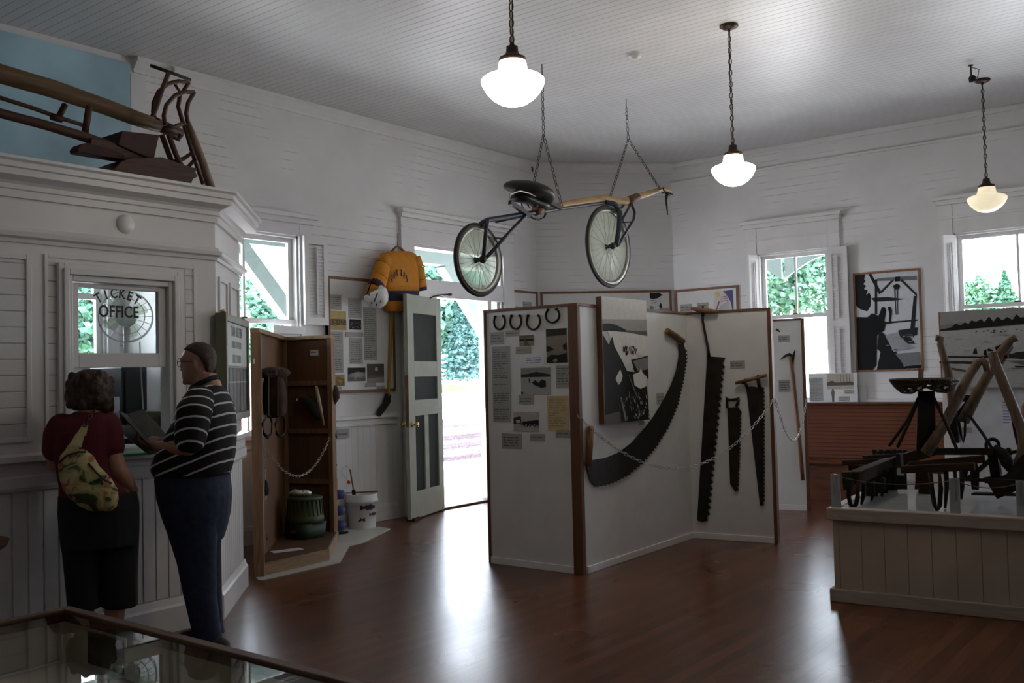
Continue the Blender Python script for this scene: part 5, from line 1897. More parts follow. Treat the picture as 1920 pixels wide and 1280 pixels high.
photo(B0, (616, 582, 649, 619), 'sepia street photograph at the left of the left wall board', [(.34, [(0, 0), (1, 0), (1, .45), (0, .45)]), (.10, [(0, .5), (.15, .42), (.9, .42), (1, .5), (1, .75), (0, .75)]), (.30, [(0, .78), (1, .74), (1, 1), (0, 1)])], .3, .35, specks=[(.2, 10, .1, .45, .95, .7, .06, .12, 0)])
photo(B0, (655, 598, 677, 618), 'small dark hockey team photograph on the left wall board', [(.03, [(0, 0), (1, 0), (1, 1), (0, 1)])], .05, .05, specks=[(.25, 22, .05, .25, .95, .8, .05, .1, 0)])
photo(B0, (652, 689, 685, 714), 'dark rink photograph at the lower middle of the left wall board', [(.04, [(0, 0), (1, 0), (1, .35), (.5, .3), (0, .5)]), (.3, [(.3, .4), (.7, .36), (.95, .6), (.4, .75)]), (.12, [(0, .7), (1, .75), (1, 1), (0, 1)])], .2, .02, specks=[(.4, 10, .2, .35, .95, .7, .03, .2, 0)])
photo(B0, (688, 682, 720, 717), 'dim rink photograph at the lower right of the left wall board', [(.08, [(0, 0), (1, 0), (1, .6), (0, .62)]), (.25, [(0, .75), (1, .7), (1, 1), (0, 1)]), (.4, [(.45, .2), (.62, .18), (.62, .36), (.45, .37)])], .12, .05)
photo(B0, (622, 702, 646, 723), 'small brown photograph at the lower left of the left wall board', [(.12, [(0, .3), (.5, .2), (1, .4), (1, 1), (0, 1)]), (.22, [(.3, .4), (.8, .5), (.7, .8)])], .22, .4)
card(LW, (632, 805, 655, 820), 'grey label low on the white wainscot under the board', w0=.024, pitch=.05)

# hockey jersey on its hanger, helmet, stick
M_gold = mat('gold_jersey_knit', (.50, .19, .012), .8, var=.1, scale=20)
M_navyb = mat('navy_jersey_band', (.018, .016, .045), .8)
JF = LW.off(.11)
jq = hit(JF, 748, 600)
t = thing('hockey_jersey', 'gold hockey jersey with navy bands hanging by the door casing', 'jersey', (jq.x, jq.y, jq.z))
def jp(x, y, wv=0.0): return hit(JF, x, y, wv)
def ring_px(xl, xr, y, dep, cen=0.0, e=.8):
    a, b = jp(xl, y, cen), jp(xr, y, cen)
    return ((a + b) / 2, (b - a) / 2, JF.w * dep, e)
body = MB(M_gold)
rows = [(728, 768, 471, .03), (722, 778, 476, .05), (716, 784, 486, .07), (716, 785, 510, .085), (717, 785, 535, .09), (719, 783, 546, .095)]
body.loft([ring_px(a, b, y, d) for a, b, y, d in rows], 28)
body.use(M_navyb).loft([ring_px(719, 783, 546, .097), ring_px(721, 781, 565, .10)], 28, caps=False)
body.use(M_gold).loft([ring_px(721, 781, 565, .10), ring_px(724, 778, 581, .10), ring_px(728, 774, 584, .06)], 28, caps=False)
bo = body.build('body', parent=t)
def sleeve(pts, rads, bands, name):
    mb = MB(M_gold)
    P = [jp(x, y, wv) for x, y, wv in pts]
    for i in range(len(P) - 1):
        mb.use(M_navyb if i in bands else M_gold)
        mb.tube(P[i:i + 2], rads[i:i + 2], 14, cap=(i in (0, len(P) - 2)), squash=.8)
    return mb.build(name, parent=t)
sleeve([(724, 484, 0), (717, 500, .02), (711, 522, .05), (707, 534, .06), (704, 541, .07), (699, 556, .07)], [.085, .10, .105, .105, .105, .09], (3,), 'sleeve')
sleeve([(776, 484, 0), (783, 502, .01), (786, 525, .02), (788, 538, .02), (789, 545, .02)], [.085, .085, .085, .085, .08], (3,), 'sleeve')
rn = random.Random(2)
for k in range(7):
    if k == 3: continue
    if k in (0, 4): mb = MB(M_letter)
    x = 735 + k * 4.6; y0 = 505 + (k - 3) ** 2 * 1.3
    for j in range(2):
        a = jp(x + rn.uniform(-1, 1), y0 + j * 6, .088); b = jp(x + rn.uniform(-1.2, 1.2), y0 + j * 6 + 6, .090)
        mb.bar(a, b, .012, .006, up=JF.w)
        mb.bar(a, a + JF.u * rn.uniform(-.02, .025), .010, .006, up=JF.w)
    if k in (2, 6): mb.build('arched_lettering', parent=bo)
t = thing('coat_hanger', 'wooden coat hanger with a wire hook inside the gold jersey', 'hanger', jp(746, 472))
mb = MB(M_boardtrim); mb.tube([jp(733, 473, .01), jp(740, 465, .01), (jp(745, 462, .01)), jp(751, 465, .01), jp(759, 473, .01)], .014, 8); mb.build('bar', parent=t)
mb = MB(M_dark_iron); mb.tube([jp(745, 462, .01), jp(746, 452, .0), jp(746, 437, -.09)], .004, 5); mb.build('hook', parent=t)
M_helm = mat('white_helmet_shell', (.60, .60, .58), .3)
hc = jp(706, 556, .17)
t = thing('hockey_helmet', 'white hockey helmet hanging from the left sleeve of the jersey', 'helmet', hc - V((0, 0, .1)))
mb = MB(M_helm)
hax = (V((0, 0, 1)) * .90 - LW.u * .30 - LW.w * .30).normalized()
mb.lathe(hc, [(0, -.125), (.045, -.118), (.088, -.092), (.115, -.050), (.127, -.005), (.128, .035), (.120, .055), (.117, .052), (.122, .030), (.118, -.01), (.10, -.055), (.05, -.105), (0, -.112)], 30, hax)
mb.build('shell', parent=t)
mb = MB(M_helm)
mb.ell(jp(715, 546, .22), (.045, .03, .065), nu=14, nv=10)
mb.build('ear_guard', parent=t)
mb = MB(M_dark_iron); mb.lathe(hc, [(0, -.105), (.05, -.10), (.098, -.05), (.116, .0), (.112, .045), (.09, .03), (.04, -.03), (0, -.04)], 24, hax); mb.build('liner', parent=t)
mb = MB(M_letter)
for x, y in ((713, 548), (716, 556), (692, 552), (697, 568), (714, 565), (706, 571)):
    mb.ell(jp(x, y, .275), (.008, .008, .014), nu=8, nv=6)
for k in range(4):
    mb.bar(jp(701 + k * 1.6, 566 - k * 4, .275), jp(703 + k * 1.6, 562 - k * 4, .282), .010, .010, up=LW.w)
mb.build('vent_holes', parent=t)
mb = MB(M_strap); mb.tube([jp(697, 526, .09), jp(692, 540, .14), jp(688, 553, .15), jp(690, 560, .16)], .007, 5); mb.build('strap', parent=t)
t = thing('hockey_stick', 'yellow shafted hockey stick leaning on the wall under the jersey', 'hockey stick', hit(LW, 712, 780, .05))
mb = MB(mat('yellow_stick_shaft', (.36, .22, .03), .5)); mb.bar(jp(735, 585, -.03), hit(LW, 728, 742, .05), .032, .022, up=(1, 0, 0)); mb.build('shaft', parent=t, bevel=.004)
SF = LW.off(.05)
MB(mat('black_stick_tape', (.015, .014, .013), .8)).prism(SF, uvs(SF, [(724, 738), (732, 739), (731, 754), (722, 768), (711, 781), (706, 779), (709, 768), (719, 755)]), -.012, .012).build('blade', parent=t)

# framed boards round the corner
notice('exhibit_board', LW, (957, 543, 1006, 580), 'narrow framed board left of the far corner, right of the door', zb=1.20)
notice('exhibit_board', CW, (1013, 547, 1258, 546), 'wide framed board on the angled corner wall', zb=1.20)
notice('exhibit_board', RW, (1267, 544, 1385, 533), 'framed board on the right wall left of the window, holding a poster', zb=1.20)
card(LW, (958, 573, 973, 584), 'caption card at the lower left of the narrow corner board', w0=.021, pitch=.03)
card(LW, (980, 565, 997, 581), 'caption card at the lower right of the narrow corner board', w0=.021, pitch=.03)
card(CW, (1086, 571, 1110, 580), 'caption card peeping over the partition on the corner board', w0=.021, pitch=.04)
photo(CW, (1218, 549, 1243, 583), 'black and white photograph at the right end of the corner board', [(.03, [(0, 0), (.4, .02), (.75, 0), (1, .12), (.6, .3), (.25, .34), (0, .3)]), (.03, [(.7, .72), (.82, .55), (.9, .6), (.95, .82), (.75, .84)]), (.2, [(0, .7), (.3, .75), (.2, 1), (0, 1)])], .6, .0, w0=.021, specks=[(.1, 10, 0, .35, .5, .55, .1, .04, 0)])
card(CW, (1236, 577, 1254, 586), 'caption card below the photograph on the corner board', w0=.024, pitch=.03)
card(RW, (1275, 571, 1298, 588), 'left caption card on the board beside the poster', w0=.021, pitch=.035)
card(RW, (1307, 568, 1329, 586), 'caption card next to the poster on the right wall board', w0=.021, pitch=.035)
u0, v0, u1, v1 = rect(RW, (1338, 546, 1376, 588), .021)
mb = MB(ink(.52, .0)); mb.fbox(RW, u0, u1, v0, v1, .021, .024)
def pz(pts): return [(u0 + x * (u1 - u0), v1 - y * (v1 - v0)) for x, y in pts]
mb.use(mat('poster_blue', (.035, .035, .13), .5)).face(RW, pz([(.48, .02), (.98, .0), (1, .98), (.96, .98), (.86, .5), (.7, .22)]), .0245)
mb.use(mat('poster_sky', (.36, .38, .36), .5)).face(RW, pz([(.35, .62), (.75, .45), (.9, .98), (.05, .98)]), .0245)
mb.use(mat('poster_yellow', (.5, .36, .05), .5)).face(RW, pz([(.08, .08), (.26, .02), (.34, .2), (.2, .26)]), .025)
mb.use(mat('poster_red', (.32, .05, .04), .5)).face(RW, pz([(.24, .42), (.32, .46), (.12, .9), (.04, .92)]), .025)
mb.use(mat('poster_red', (.32, .05, .04), .5))
for k in range(3):
    mb.face(RW, pz([(.36, .26 + k * .09), (.72, .22 + k * .09), (.74, .25 + k * .09), (.36, .29 + k * .09)]), .025)
tag(mb.build('poster'), 'poster with a dark blue curved corner on the right wall board', 'poster')

mb = MB(M_dark_iron); q_ = hit(LW, 999, 318, .06)
mb.tube([q_ + V((-.02, .03, .05)), q_ + V((0, 0, .02)), q_ + V((-.03, -.02, -.03)), q_ + V((-.06, -.03, -.01))], .008, 6); mb.tube([q_ + V((-.01, .03, .055)), q_ + V((.2, .03, .055))], .006, 6)
tag(mb.build('corner_hook'), 'small dark iron hook at the ceiling corner behind the hanging chain', 'hook')
q_ = hit(LW, 329, 132, .10)
mb = MB(M_trim); mb.box(q_, (.05, .05, .05)); mb.tube([q_ + V((0, .02, 0)), q_ + V((-.06, .08, .05))], .012, 6)
tag(mb.build('motion_sensor', bevel=.006), 'tiny white sensor on the crown moulding above the bent plough handles', 'sensor')
# ------------------------------------------------------------------ pictures on the right wall
M_picframe = wood('orange_brown_frame', (0.16, 0.07, 0.03), (0.28, 0.13, 0.06), (0, 0, 1))
photo(RW, (1603.5, 516, 1729, 691), 'framed black and white photograph of log hoisting between the two right windows', [
    (.03, [(0, 0), (.17, 0), (.15, .05), (.17, .07), (.13, .10), (.18, .12), (.14, .15), (.2, .17), (.17, .22), (.22, .19), (.25, .23), (.24, .33), (.18, .39), (.06, .36), (0, .32)]),
    (.05, [(.25, .25), (.5, .25), (.7, .275), (.82, .285), (.6, .295), (.3, .295)]),
    (.03, [(.32, .06), (.36, .06), (.34, .42), (.30, .42)]), (.04, [(.22, 0), (.27, 0), (.42, .2), (.38, .22)]), (.05, [(.40, .19), (.62, .06), (.64, .08), (.42, .21)]),
    (.16, [(.36, .05), (.98, .055), (.98, .10), (.36, .08)]), (.02, [(.64, .05), (.72, .05), (.72, .10), (.64, .10)]), (.03, [(.60, .14), (.67, .12), (.72, .145), (.70, .18), (.63, .18)]),
    (.06, [(.62, .17), (.64, .17), (.645, .44), (.63, .44)]), (.06, [(.66, .17), (.68, .17), (.67, .44), (.66, .44)]),
    (.05, [(.72, .09), (.75, .08), (.97, .24), (.97, .27)]), (.05, [(.92, .26), (.97, .26), (.90, .68), (.83, .68)]),
    (.02, [(.36, .44), (.42, .35), (.47, .36), (.48, .40), (.45, .5), (.48, .51), (.44, .6), (.33, .64), (.30, .95), (.24, 1), (0, 1), (0, .44), (.18, .45), (.26, .41)]),
    (.03, [(.51, .36), (.55, .35), (.58, .40), (.55, .51), (.52, .51), (.53, .42)]),
    (.04, [(.42, .51), (.97, .50), (.97, .515), (.6, .525), (.42, .535)]),
    (.05, [(.66, .60), (.97, .58), (.95, .66), (.84, .67), (.92, .75), (.8, .74), (.68, .66)]),
    (.03, [(.36, .60), (.44, .63), (.5, .72), (.58, .76), (.66, .88), (.75, 1), (.3, 1), (.37, .82), (.32, .78)]),
    (.34, [(.47, .64), (.66, .62), (.72, .71), (.92, .79), (.58, .82), (.52, .74)]), (.2, [(.6, .84), (.98, .83), (.98, .97), (.75, .97)]),
    (.02, [(.75, .97), (1, .96), (1, 1), (.7, 1)])], base=.56, warm=-.03, frame=M_picframe, cat='framed photograph', fw_=.022, th=.01,
    specks=[(.3, 16, .46, .64, .9, .8, .08, .01, 0)])

# long bench with a slatted back
M_bench = boards('red_brown_slatted_wood', (0.115, 0.034, 0.013), (0, 0, 1), .045, .09, .35, .45, spec=.2)
M_bench2 = wood('red_brown_bench_wood', (0.07, 0.023, 0.010), (0.13, 0.045, 0.02), (0, 1, 0), rough=.45, spec=.2)
t = thing('waiting_bench', 'long red-brown waiting room bench with a slatted back under the right windows', 'bench', (11.2, 3.2, 0))
BX = X1 - .04
mb = MB(M_bench); mb.prism(Fr((0, 5.05, 0), (1, 0, 0)), [(BX - .005, 1.09), (BX - .05, 1.09), (BX - .16, .46), (BX - .005, .44)], 0, 3.75); mb.build('back', parent=t)
MB(M_bench2).box2((BX - .125, 1.3, 1.085), (BX, 5.05, 1.11)).build('top_cap', parent=t, bevel=.004)
MB(M_bench2).box2((BX - .58, 1.3, .42), (BX - .12, 5.05, .455)).build('seat', parent=t, bevel=.008)
mb = MB(M_bench2); mb.box2((BX - .47, 1.35, .0), (BX - .45, 5.0, .42)); mb.build('front_panel', parent=t)
for y in (5.02, 3.8, 2.6, 1.4):
    MB(M_bench2).box2((BX - .54, y - .03, 0), (BX - .04, y + .03, .42)).build('leg', parent=t)
# info panel leaning on the bench top
IP = Fr((X1 - .125, 0, 1.11), (0, -1, 0))
q0, q1 = uv(IP, 1516, 700), uv(IP, 1609, 758)
t = thing('information_panel', 'white information panel with a ship photograph standing on the bench back', 'information panel', IP.p((q0[0] + q1[0]) / 2, 0, 0))
H_ = q0[1]
MB(M_cardwhite).fbox(IP, q0[0], q1[0], 0.002, H_, -.006, 0).build('panel', parent=t)
def ip(x, y): return uv(IP, x, y)
mb = MB(M_cardgrey)
for r in ((1517, 708, 1544, 753), (1582, 731, 1602, 738), (1572, 743, 1594, 753)):
    a, b = ip(r[0], r[1]), ip(r[2], r[3]); mb.fbox(IP, a[0], b[0], max(.01, b[1]), a[1], 0, .001)
mb.use(M_ink)
for r, n in (((1518, 710, 1543, 752), 14), ((1583, 732, 1601, 737), 2), ((1573, 744, 1593, 752), 3)):
    a, b = ip(r[0], r[1]), ip(r[2], r[3])
    for k in range(n):
        z = a[1] + (b[1] - a[1]) * (k + .5) / n
        if z > .012: mb.fbox(IP, a[0] + .01, b[0] - .01 - .02 * ((k * 7) % 3), z, z + .004, .001, .0016)
mb.build('text_block', parent=t)
a, b = ip(1550, 700.5), ip(1601, 729); W_, h_ = b[0] - a[0], a[1] - b[1]
mb = MB(ink(.36, .1)); mb.fbox(IP, a[0], b[0], b[1], a[1], 0, .001)
mb.use(ink(.08, .1))
def iz(pts): return [(a[0] + x * W_, a[1] - y * h_) for x, y in pts]
mb.face(IP, iz([(0, .55), (.2, .45), (.35, .58), (.95, .52), (1, .58), (1, .75), (0, .78)]), .0015)
for x in (.38, .52, .62, .75, .84): mb.face(IP, iz([(x, .05), (x + .012, .05), (x + .012, .6), (x, .6)]), .0016)
mb.build('ship_photograph', parent=t)
c = ip(1562, 742)
mb = MB(ink(.12, .1)); mb.face(IP, [(c[0] + x * .03, c[1] + y * .07) for x, y in ((-.4, 1), (0, 1.4), (.4, 1), (.7, .6), (.5, -.1), (.4, -1), (-.4, -1), (-.5, -.1), (-.7, .6))], .0012)
mb.build('man_cutout', parent=t)
tag(MB(M_trim).fbox(RW, uv(RW, 1700, 692)[0], uv(RW, 1722, 692)[0], uv(RW, 1700, 697)[1], uv(RW, 1700, 691)[1], .0, .02).build('wall_label'), 'small white label under the log hoisting photograph', 'label')

MB_ = MB(M_cardwhite); a_, b_ = uv(RW.off(.05), 1607, 722), uv(RW.off(.05), 1625, 757)
MB_.fbox(RW.off(.05), a_[0], b_[0], 1.111, a_[1], -.006, 0)
tag(MB_.build('small_card'), 'small white card tucked behind the right end of the information panel', 'card')

# white display board with the ice harvest photograph
EX = 9.35
PE = Fr((EX, 0, 0), (0, -1, 0))
t = thing('display_board', 'white display board at the right edge, ice photograph above it', 'display board', (EX, 1.7, 0))
e0 = uv(PE, 1797, 760)[0]
MB(mat('bluish_white_board', (.55, .57, .62), .5)).fbox(PE, e0, e0 + 1.4, 0.02, 2.0, -.04, 0).build('panel', parent=t)
MB(M_trim).fbox(PE, e0 - .13, e0, 0, 1.42, -.05, .015).build('post', parent=t, bevel=.003)
card(PE, (1801, 801, 1822, 811), 'small grey label on the white board behind the plough', pitch=.03)
card(PE, (1877, 748, 1905, 800), 'violet printed text on the white board behind the plough', mat('bluish_white_card', (.55, .57, .62), .5), .025, M_ink3)
pz_ = PE.off(.06)
u0, v1 = uv(pz_, 1762, 585); _, v0 = uv(pz_, 1768, 727)
ua = u0; ub = u0 + 1.32
ph = photo(pz_, None, 'x', [
    (.30, [(0, 0), (1, 0), (1, .25), (0, .25)]), (.22, [(0, .18), (.12, .15), (.3, .17), (.6, .1), (1, .08), (1, .22), (0, .24)]),
    (.03, [(0, .23), (.07, .21), (.10, .16), (.13, .19), (.16, .15), (.18, .18), (.2, .13), (.23, .15), (.26, .12), (.28, .16), (.31, .09), (.335, .16), (.36, .1), (.39, .15), (.42, .11), (.45, .15), (.475, .08), (.5, .13), (.56, .1), (.6, .12), (.68, .06), (.75, .1), (1, .04), (1, .17), (.7, .19), (.3, .23), (.1, .25), (0, .25)]),
    (.44, [(0, .26), (.3, .24), (.7, .20), (1, .18), (1, .55), (0, .58)]),
    (.03, [(.20, .56), (.21, .50), (.225, .49), (.23, .57)]), (.03, [(.265, .58), (.272, .52), (.285, .51), (.288, .6)]), (.03, [(.285, .52), (.30, .50), (.325, .52), (.33, .60), (.32, .60), (.312, .55)]),
    (.03, [(.02, .58), (.25, .60), (.4, .585), (.5, .56), (.62, .60), (1, .63), (1, .66), (.6, .645), (.3, .625), (.03, .60)]),
    (.05, [(.42, .62), (.46, .56), (.52, .55), (.53, .63), (.5, .65)]), (.03, [(.515, .53), (.523, .53), (.527, .62), (.517, .62)]),
    (.14, [(.4, .66), (1, .70), (1, .74), (.5, .72)]), (.03, [(.45, .73), (1, .77), (1, .785), (.46, .75)]), (.08, [(.03, .72), (.22, .80), (.2, .82), (.03, .75)])],
    base=.40, warm=.0, quad=(ua, v0, ub, v1), specks=[(.05, 26, .22, .26, .75, .29, .012, .012, 0), (.32, 40, .0, .3, .98, .55, .05, .008, 0), (.2, 26, .0, .66, .98, .98, .06, .01, .2)])
for k_ in ('label', 'category'):
    del ph[k_]
ph.name = 'print'
t = thing('mounted_photograph', 'wide black and white photograph of ice cutters on a frozen lake at the right edge', 'photograph', pz_.p((ua + ub) / 2, v0, 0))
o_ = ph.location.copy(); ph.parent = t; ph.location = o_ - V(t.location)
MB(M_picframe).fbox(pz_, ua - .012, ub, v0, v1, -.06, -.001).build('backing_block', parent=t)

# ------------------------------------------------------------------ platform
fa, fb_ = V((6.262, 2.305, 0)), V((6.36, 1.19, 0))
PF = Fr(fa, fb_ - fa)
PLW = 2.6
PT = .60
M_platw = boards('limed_pine_boards', (0.40, 0.325, 0.26), tuple(PF.u), .14, .025, .55, .5, var=.12)
M_platr = wood('pine_rail', (0.30, 0.24, 0.19), (0.40, 0.335, 0.27), (0, 1, 0))
t = thing('exhibit_platform', 'low boarded exhibit platform carrying the farm implements', 'platform', PF.p(PLW / 2, 0, -1.2))
MB(M_platw).fbox(PF, 0.03, PLW, 0.0, PT - .07, -2.4, 0).build('body', parent=t)
MB(M_platr).fbox(PF, 0, PLW, PT - .07, PT + .008, -.06, .035).fbox(PF, 0, .06, PT - .07, PT + .008, -2.4, -.06).build('top_rail', parent=t, bevel=.006)
MB(M_platr).fbox(PF, .01, PLW, 0, .085, 0, .022).fbox(PF, -.0, .025, 0, .085, -2.4, .022).build('base_rail', parent=t, bevel=.006)
M_lino = mat('grey_glossy_linoleum', (0.36, 0.37, 0.38), .13, var=.15, scale=2.2)
MB(M_lino).fbox(PF, .06, PLW, PT - .02, PT, -2.4, -.06).build('top', parent=t)
M_acr = mat('clear_grey_post', (.30, .33, .34), .15, spec=.6)
t = thing('rope_barrier', 'low barrier of grey posts and a thin rope along the platform front', 'barrier', PF.p(.05, PT, -.05))
hp_ = uv(PF, 1553, 890)[1]
us_ = [.045, uv(PF, 1788, 930)[0], uv(PF, 1914, 930)[0]]
for u_ in us_:
    MB(M_acr).fbox(PF, u_ - .03, u_ + .03, PT, hp_, -.055, -.04).build('post', parent=t, bevel=.002)
    MB(M_wire).fbox(PF, u_ - .006, u_ + .006, PT + .08, hp_ + .004, -.040, -.034).build('clip', parent=t)
mb = MB(mat('tan_rope', (.10, .07, .04), .8))
for a, b in zip(us_, us_[1:]):
    mb.tube(sag(PF.p(a, hp_ - .01, -.045), PF.p(b, hp_ - .01, -.045), .04, 12), .003, 6)
mb.build('rope', parent=t)

# ------------------------------------------------------------------ farm implements
M_oldwood = wood('grey_old_wood', (0.10, 0.062, 0.036), (0.20, 0.135, 0.082), (0, 0, 1))
M_darkwood = wood('dark_old_wood', (0.020, 0.011, 0.007), (0.045, 0.025, 0.014), (0, 1, 0), rough=.85, spec=.1)
M_iron = mat('black_rust_iron', (0.014, 0.010, 0.008), .8, .2, var=.5, scale=18)
M_seat = mat('worn_iron_seat', (0.05, 0.035, 0.022), .45, .6, var=.4, scale=12)


def at_x(x, px, py):
    return hit(Fr((x, 0, 0), (0, -1, 0)), px, py)


def bar_px(mb, pts, wd, th, xs, up=(0, 0, 1)):
    P = [at_x(x, p[0], p[1]) for p, x in zip(pts, xs)]
    for a, b in zip(P, P[1:]):
        mb.bar(a, b, wd, th, up)


def tube_px(mb, pts, r, x, n=8):
    xs = x if isinstance(x, (list, tuple)) else [x] * len(pts)
    mb.tube([at_x(xx, p[0], p[1]) for p, xx in zip(pts, xs)], r, n)


cu = thing('horse_cultivator', 'horse drawn spike harrow with a pierced iron seat, on the exhibit platform', 'farm implement', V((7.0, 1.9, PT)))
# seat: dished, pierced
sc = at_x(7.05, 1733, 726)
SR = .232
mb = MB(M_seat)
sx_, sy_ = V((_sy, _cy, .02)).normalized(), V((_cy, -_sy, 0))
sn = sy_.cross(sx_)
if sn.z < 0: sn = -sn
def seat_pt(rr, a):
    d = sx_ * math.cos(a) * .86 + sy_ * math.sin(a)
    hgt = .115 * rr ** 4 + .055 * max(0, 1 - (rr * abs(math.sin(a)) / .5) ** 2) * max(0, 1 - rr ** 4) - .055
    return sc + d * (SR * rr) + sn * hgt
radii = [0.0, .22, .42, .62, .69, .85, .94, 1.0]
N = 72
for ri in range(len(radii) - 1):
    for k in range(N):
        a0, a1 = 2 * math.pi * k / N, 2 * math.pi * (k + 1) / N
        if ri in (2, 4) and k % 4 in (1, 2):
            continue
        mb.add([seat_pt(radii[ri], a0), seat_pt(radii[ri + 1], a0), seat_pt(radii[ri + 1], a1), seat_pt(radii[ri], a1)], [(0, 1, 2, 3)], True)
so = mb.build('seat', parent=cu)
sm = so.modifiers.new('thick', 'SOLIDIFY'); sm.thickness = .007; sm.offset = 0
mb = MB(M_iron)
P0, P1 = at_x(7.05, 1737, 733), at_x(7.1, 1736, 846)
yv = V((_cy, -_sy, 0))
mb.loft([(P0, yv * .055, V((_sy, _cy, 0)) * .02, .4), ((P0 + P1) / 2, yv * .062, V((_sy, _cy, 0)) * .02, .4), (P1, yv * .066, V((_sy, _cy, 0)) * .02, .4)], 12)
mb.build('seat_post', parent=cu)
mb = MB(M_iron)
for pts in (((1724, 742), (1700, 790), (1667, 836)), ((1722, 748), (1705, 790), (1683, 838)), ((1750, 744), (1772, 790), (1796, 846))):
    tube_px(mb, pts, .011, [7.05, 7.0, 6.9])
mb.build('seat_brace', parent=cu)
mb = MB(M_darkwood)
bar_px(mb, [(1600, 896), (1668, 868)], .075, .085, [6.45, 7.6])
bar_px(mb, [(1668, 869), (1760, 840)], .075, .08, [7.6, 7.7])
bar_px(mb, [(1705, 872), (1846, 860)], .05, .05, [6.9, 6.9])
bar_px(mb, [(1690, 880), (1828, 874)], .05, .05, [6.6, 6.6])
bar_px(mb, [(1580, 867), (1690, 862)], .05, .04, [7.9, 7.9])
mb.build('beam', parent=cu, bevel=.006)
mb = MB(M_iron)
bar_px(mb, [(1618, 857), (1700, 853)], .035, .03, [7.8, 7.8])
mb.build('iron_bar', parent=cu, bevel=.003); mb = MB(M_iron)
bar_px(mb, [(1640, 849), (1700, 846)], .035, .03, [8.0, 8.0])
mb.build('iron_bar', parent=cu, bevel=.003); mb = MB(M_iron)
bar_px(mb, [(1755, 846), (1862, 846)], .05, .045, [7.0, 7.0])
mb.build('iron_bar', parent=cu, bevel=.003); mb = MB(M_iron)
for x in range(1640, 1700, 12): bar_px(mb, [(x, 842), (x + 1, 856)], .03, .03, [7.9, 7.9])
mb.build('iron_bar', parent=cu, bevel=.003)
mb = MB(M_iron); bar_px(mb, [(1686, 850), (1690, 890)], .07, .03, [7.2, 7.2]); mb.build('clamp_plate', parent=cu, bevel=.003)
mb = MB(M_iron); bar_px(mb, [(1588, 884), (1592, 918)], .05, .06, [6.42, 6.42]); mb.build('end_clamp', parent=cu, bevel=.003)
for pts, x in (([(1592, 912), (1591, 930), (1595, 946), (1600, 950), (1605, 945), (1608, 930), (1608, 905)], 6.42),
               ([(1620, 905), (1619, 930), (1615, 945)], 6.53), ([(1637, 900), (1637, 925), (1634, 938)], 6.74), ([(1656, 895), (1656, 915), (1653, 930)], 6.98),
               ([(1744, 886), (1747, 915), (1752, 945), (1757, 957), (1762, 948), (1764, 915), (1761, 884)], 6.48),
               ([(1774, 884), (1775, 915), (1772, 952)], 6.60), ([(1803, 880), (1804, 912), (1802, 936)], 6.8), ([(1823, 872), (1824, 900), (1826, 916), (1831, 917), (1832, 890), (1830, 868)], 6.95),
               ([(1790, 880), (1792, 905)], 6.9), ([(1812, 878), (1810, 900)], 7.0)):
    mb = MB(M_iron)
    x_ = [x] * len(pts)
    tube_px(mb, pts, [.015] * (len(pts) - 1) + [.008], x)
    mb.build('tine', parent=cu)
for x, y, dx in ((1634, 908, 7.0), (1652, 902, 7.2), (1671, 898, 7.4), (1689, 895, 7.35)):
    q = at_x(dx, x, y); MB(M_iron).box(q, (.02, .08, .17), V((.9, .4, 0)).normalized(), V((-.4, .9, 0)).normalized()).build('scraper_plate', parent=cu)
mb = MB(M_darkwood); q = at_x(7.3, 1735, 905); mb.box(q, (.05, .09, .16)); mb.bar(at_x(7.2, 1722, 880), at_x(7.2, 1718, 917), .03, .02); mb.build('wooden_shoe', parent=cu, bevel=.006)
MB(M_cardgrey).box(at_x(6.95, 1688, 884), (.004, .045, .05)).build('paper_tag', parent=cu)

pl_ = thing('walking_plough', 'wooden plough with two long curved handles behind the iron seat', 'plough', V((7.5, 1.75, PT)))
mb = MB(M_oldwood)
tube_px(mb, [(1735, 850), (1765, 805), (1795, 748), (1820, 700), (1833, 680), (1842, 676), (1849, 683), (1851, 696)], [.040, .038, .036, .034, .030, .028, .026, .022], [7.05, 7.1, 7.2, 7.3, 7.35, 7.35, 7.35, 7.35], 10)
mb.build('handle', parent=pl_)
mb = MB(M_oldwood)
tube_px(mb, [(1806, 790), (1830, 742), (1858, 692), (1876, 662), (1893, 641), (1902, 633), (1906, 640)], [.042, .040, .036, .036, .030, .026, .022], [7.6] * 7, 10)
mb.build('handle', parent=pl_)
mb = MB(M_oldwood)
tube_px(mb, [(1758, 640), (1760, 631), (1765, 633), (1763, 645), (1770, 672), (1778, 700), (1784, 740), (1788, 780)], [.020, .026, .022, .026, .028, .032, .034, .034], [7.9] * 8, 10)
mb.build('handle', parent=pl_)
mb = MB(M_iron)
tube_px(mb, [(1763, 679), (1800, 679), (1850, 681), (1876, 672)], .010, [7.9, 7.8, 7.6, 7.6])
tube_px(mb, [(1808, 770), (1820, 782), (1842, 812), (1860, 840)], .011, [7.5, 7.5, 7.4, 7.3])
tube_px(mb, [(1798, 790), (1802, 815), (1806, 830), (1809, 815), (1810, 785)], .009, [7.5] * 5)
bar_px(mb, [(1786, 770), (1793, 830)], .07, .05, [7.5, 7.5])
bar_px(mb, [(1795, 745), (1825, 748)], .05, .05, [7.6, 7.6])
mb.build('ironwork', parent=pl_)
mb = MB(M_oldwood); bar_px(mb, [(1727, 690), (1721, 900)], .045, .03, [7.7, 7.7]); mb.build('upright', parent=pl_, bevel=.004)
mb = MB(M_darkwood)
bar_px(mb, [(1872, 648), (1885, 672)], .05, .05, [7.62, 7.62]); bar_px(mb, [(1873, 680), (1893, 647)], .08, .05, [7.66, 7.66])
bar_px(mb, [(1783, 800), (1835, 735)], .10, .05, [7.65, 7.65])
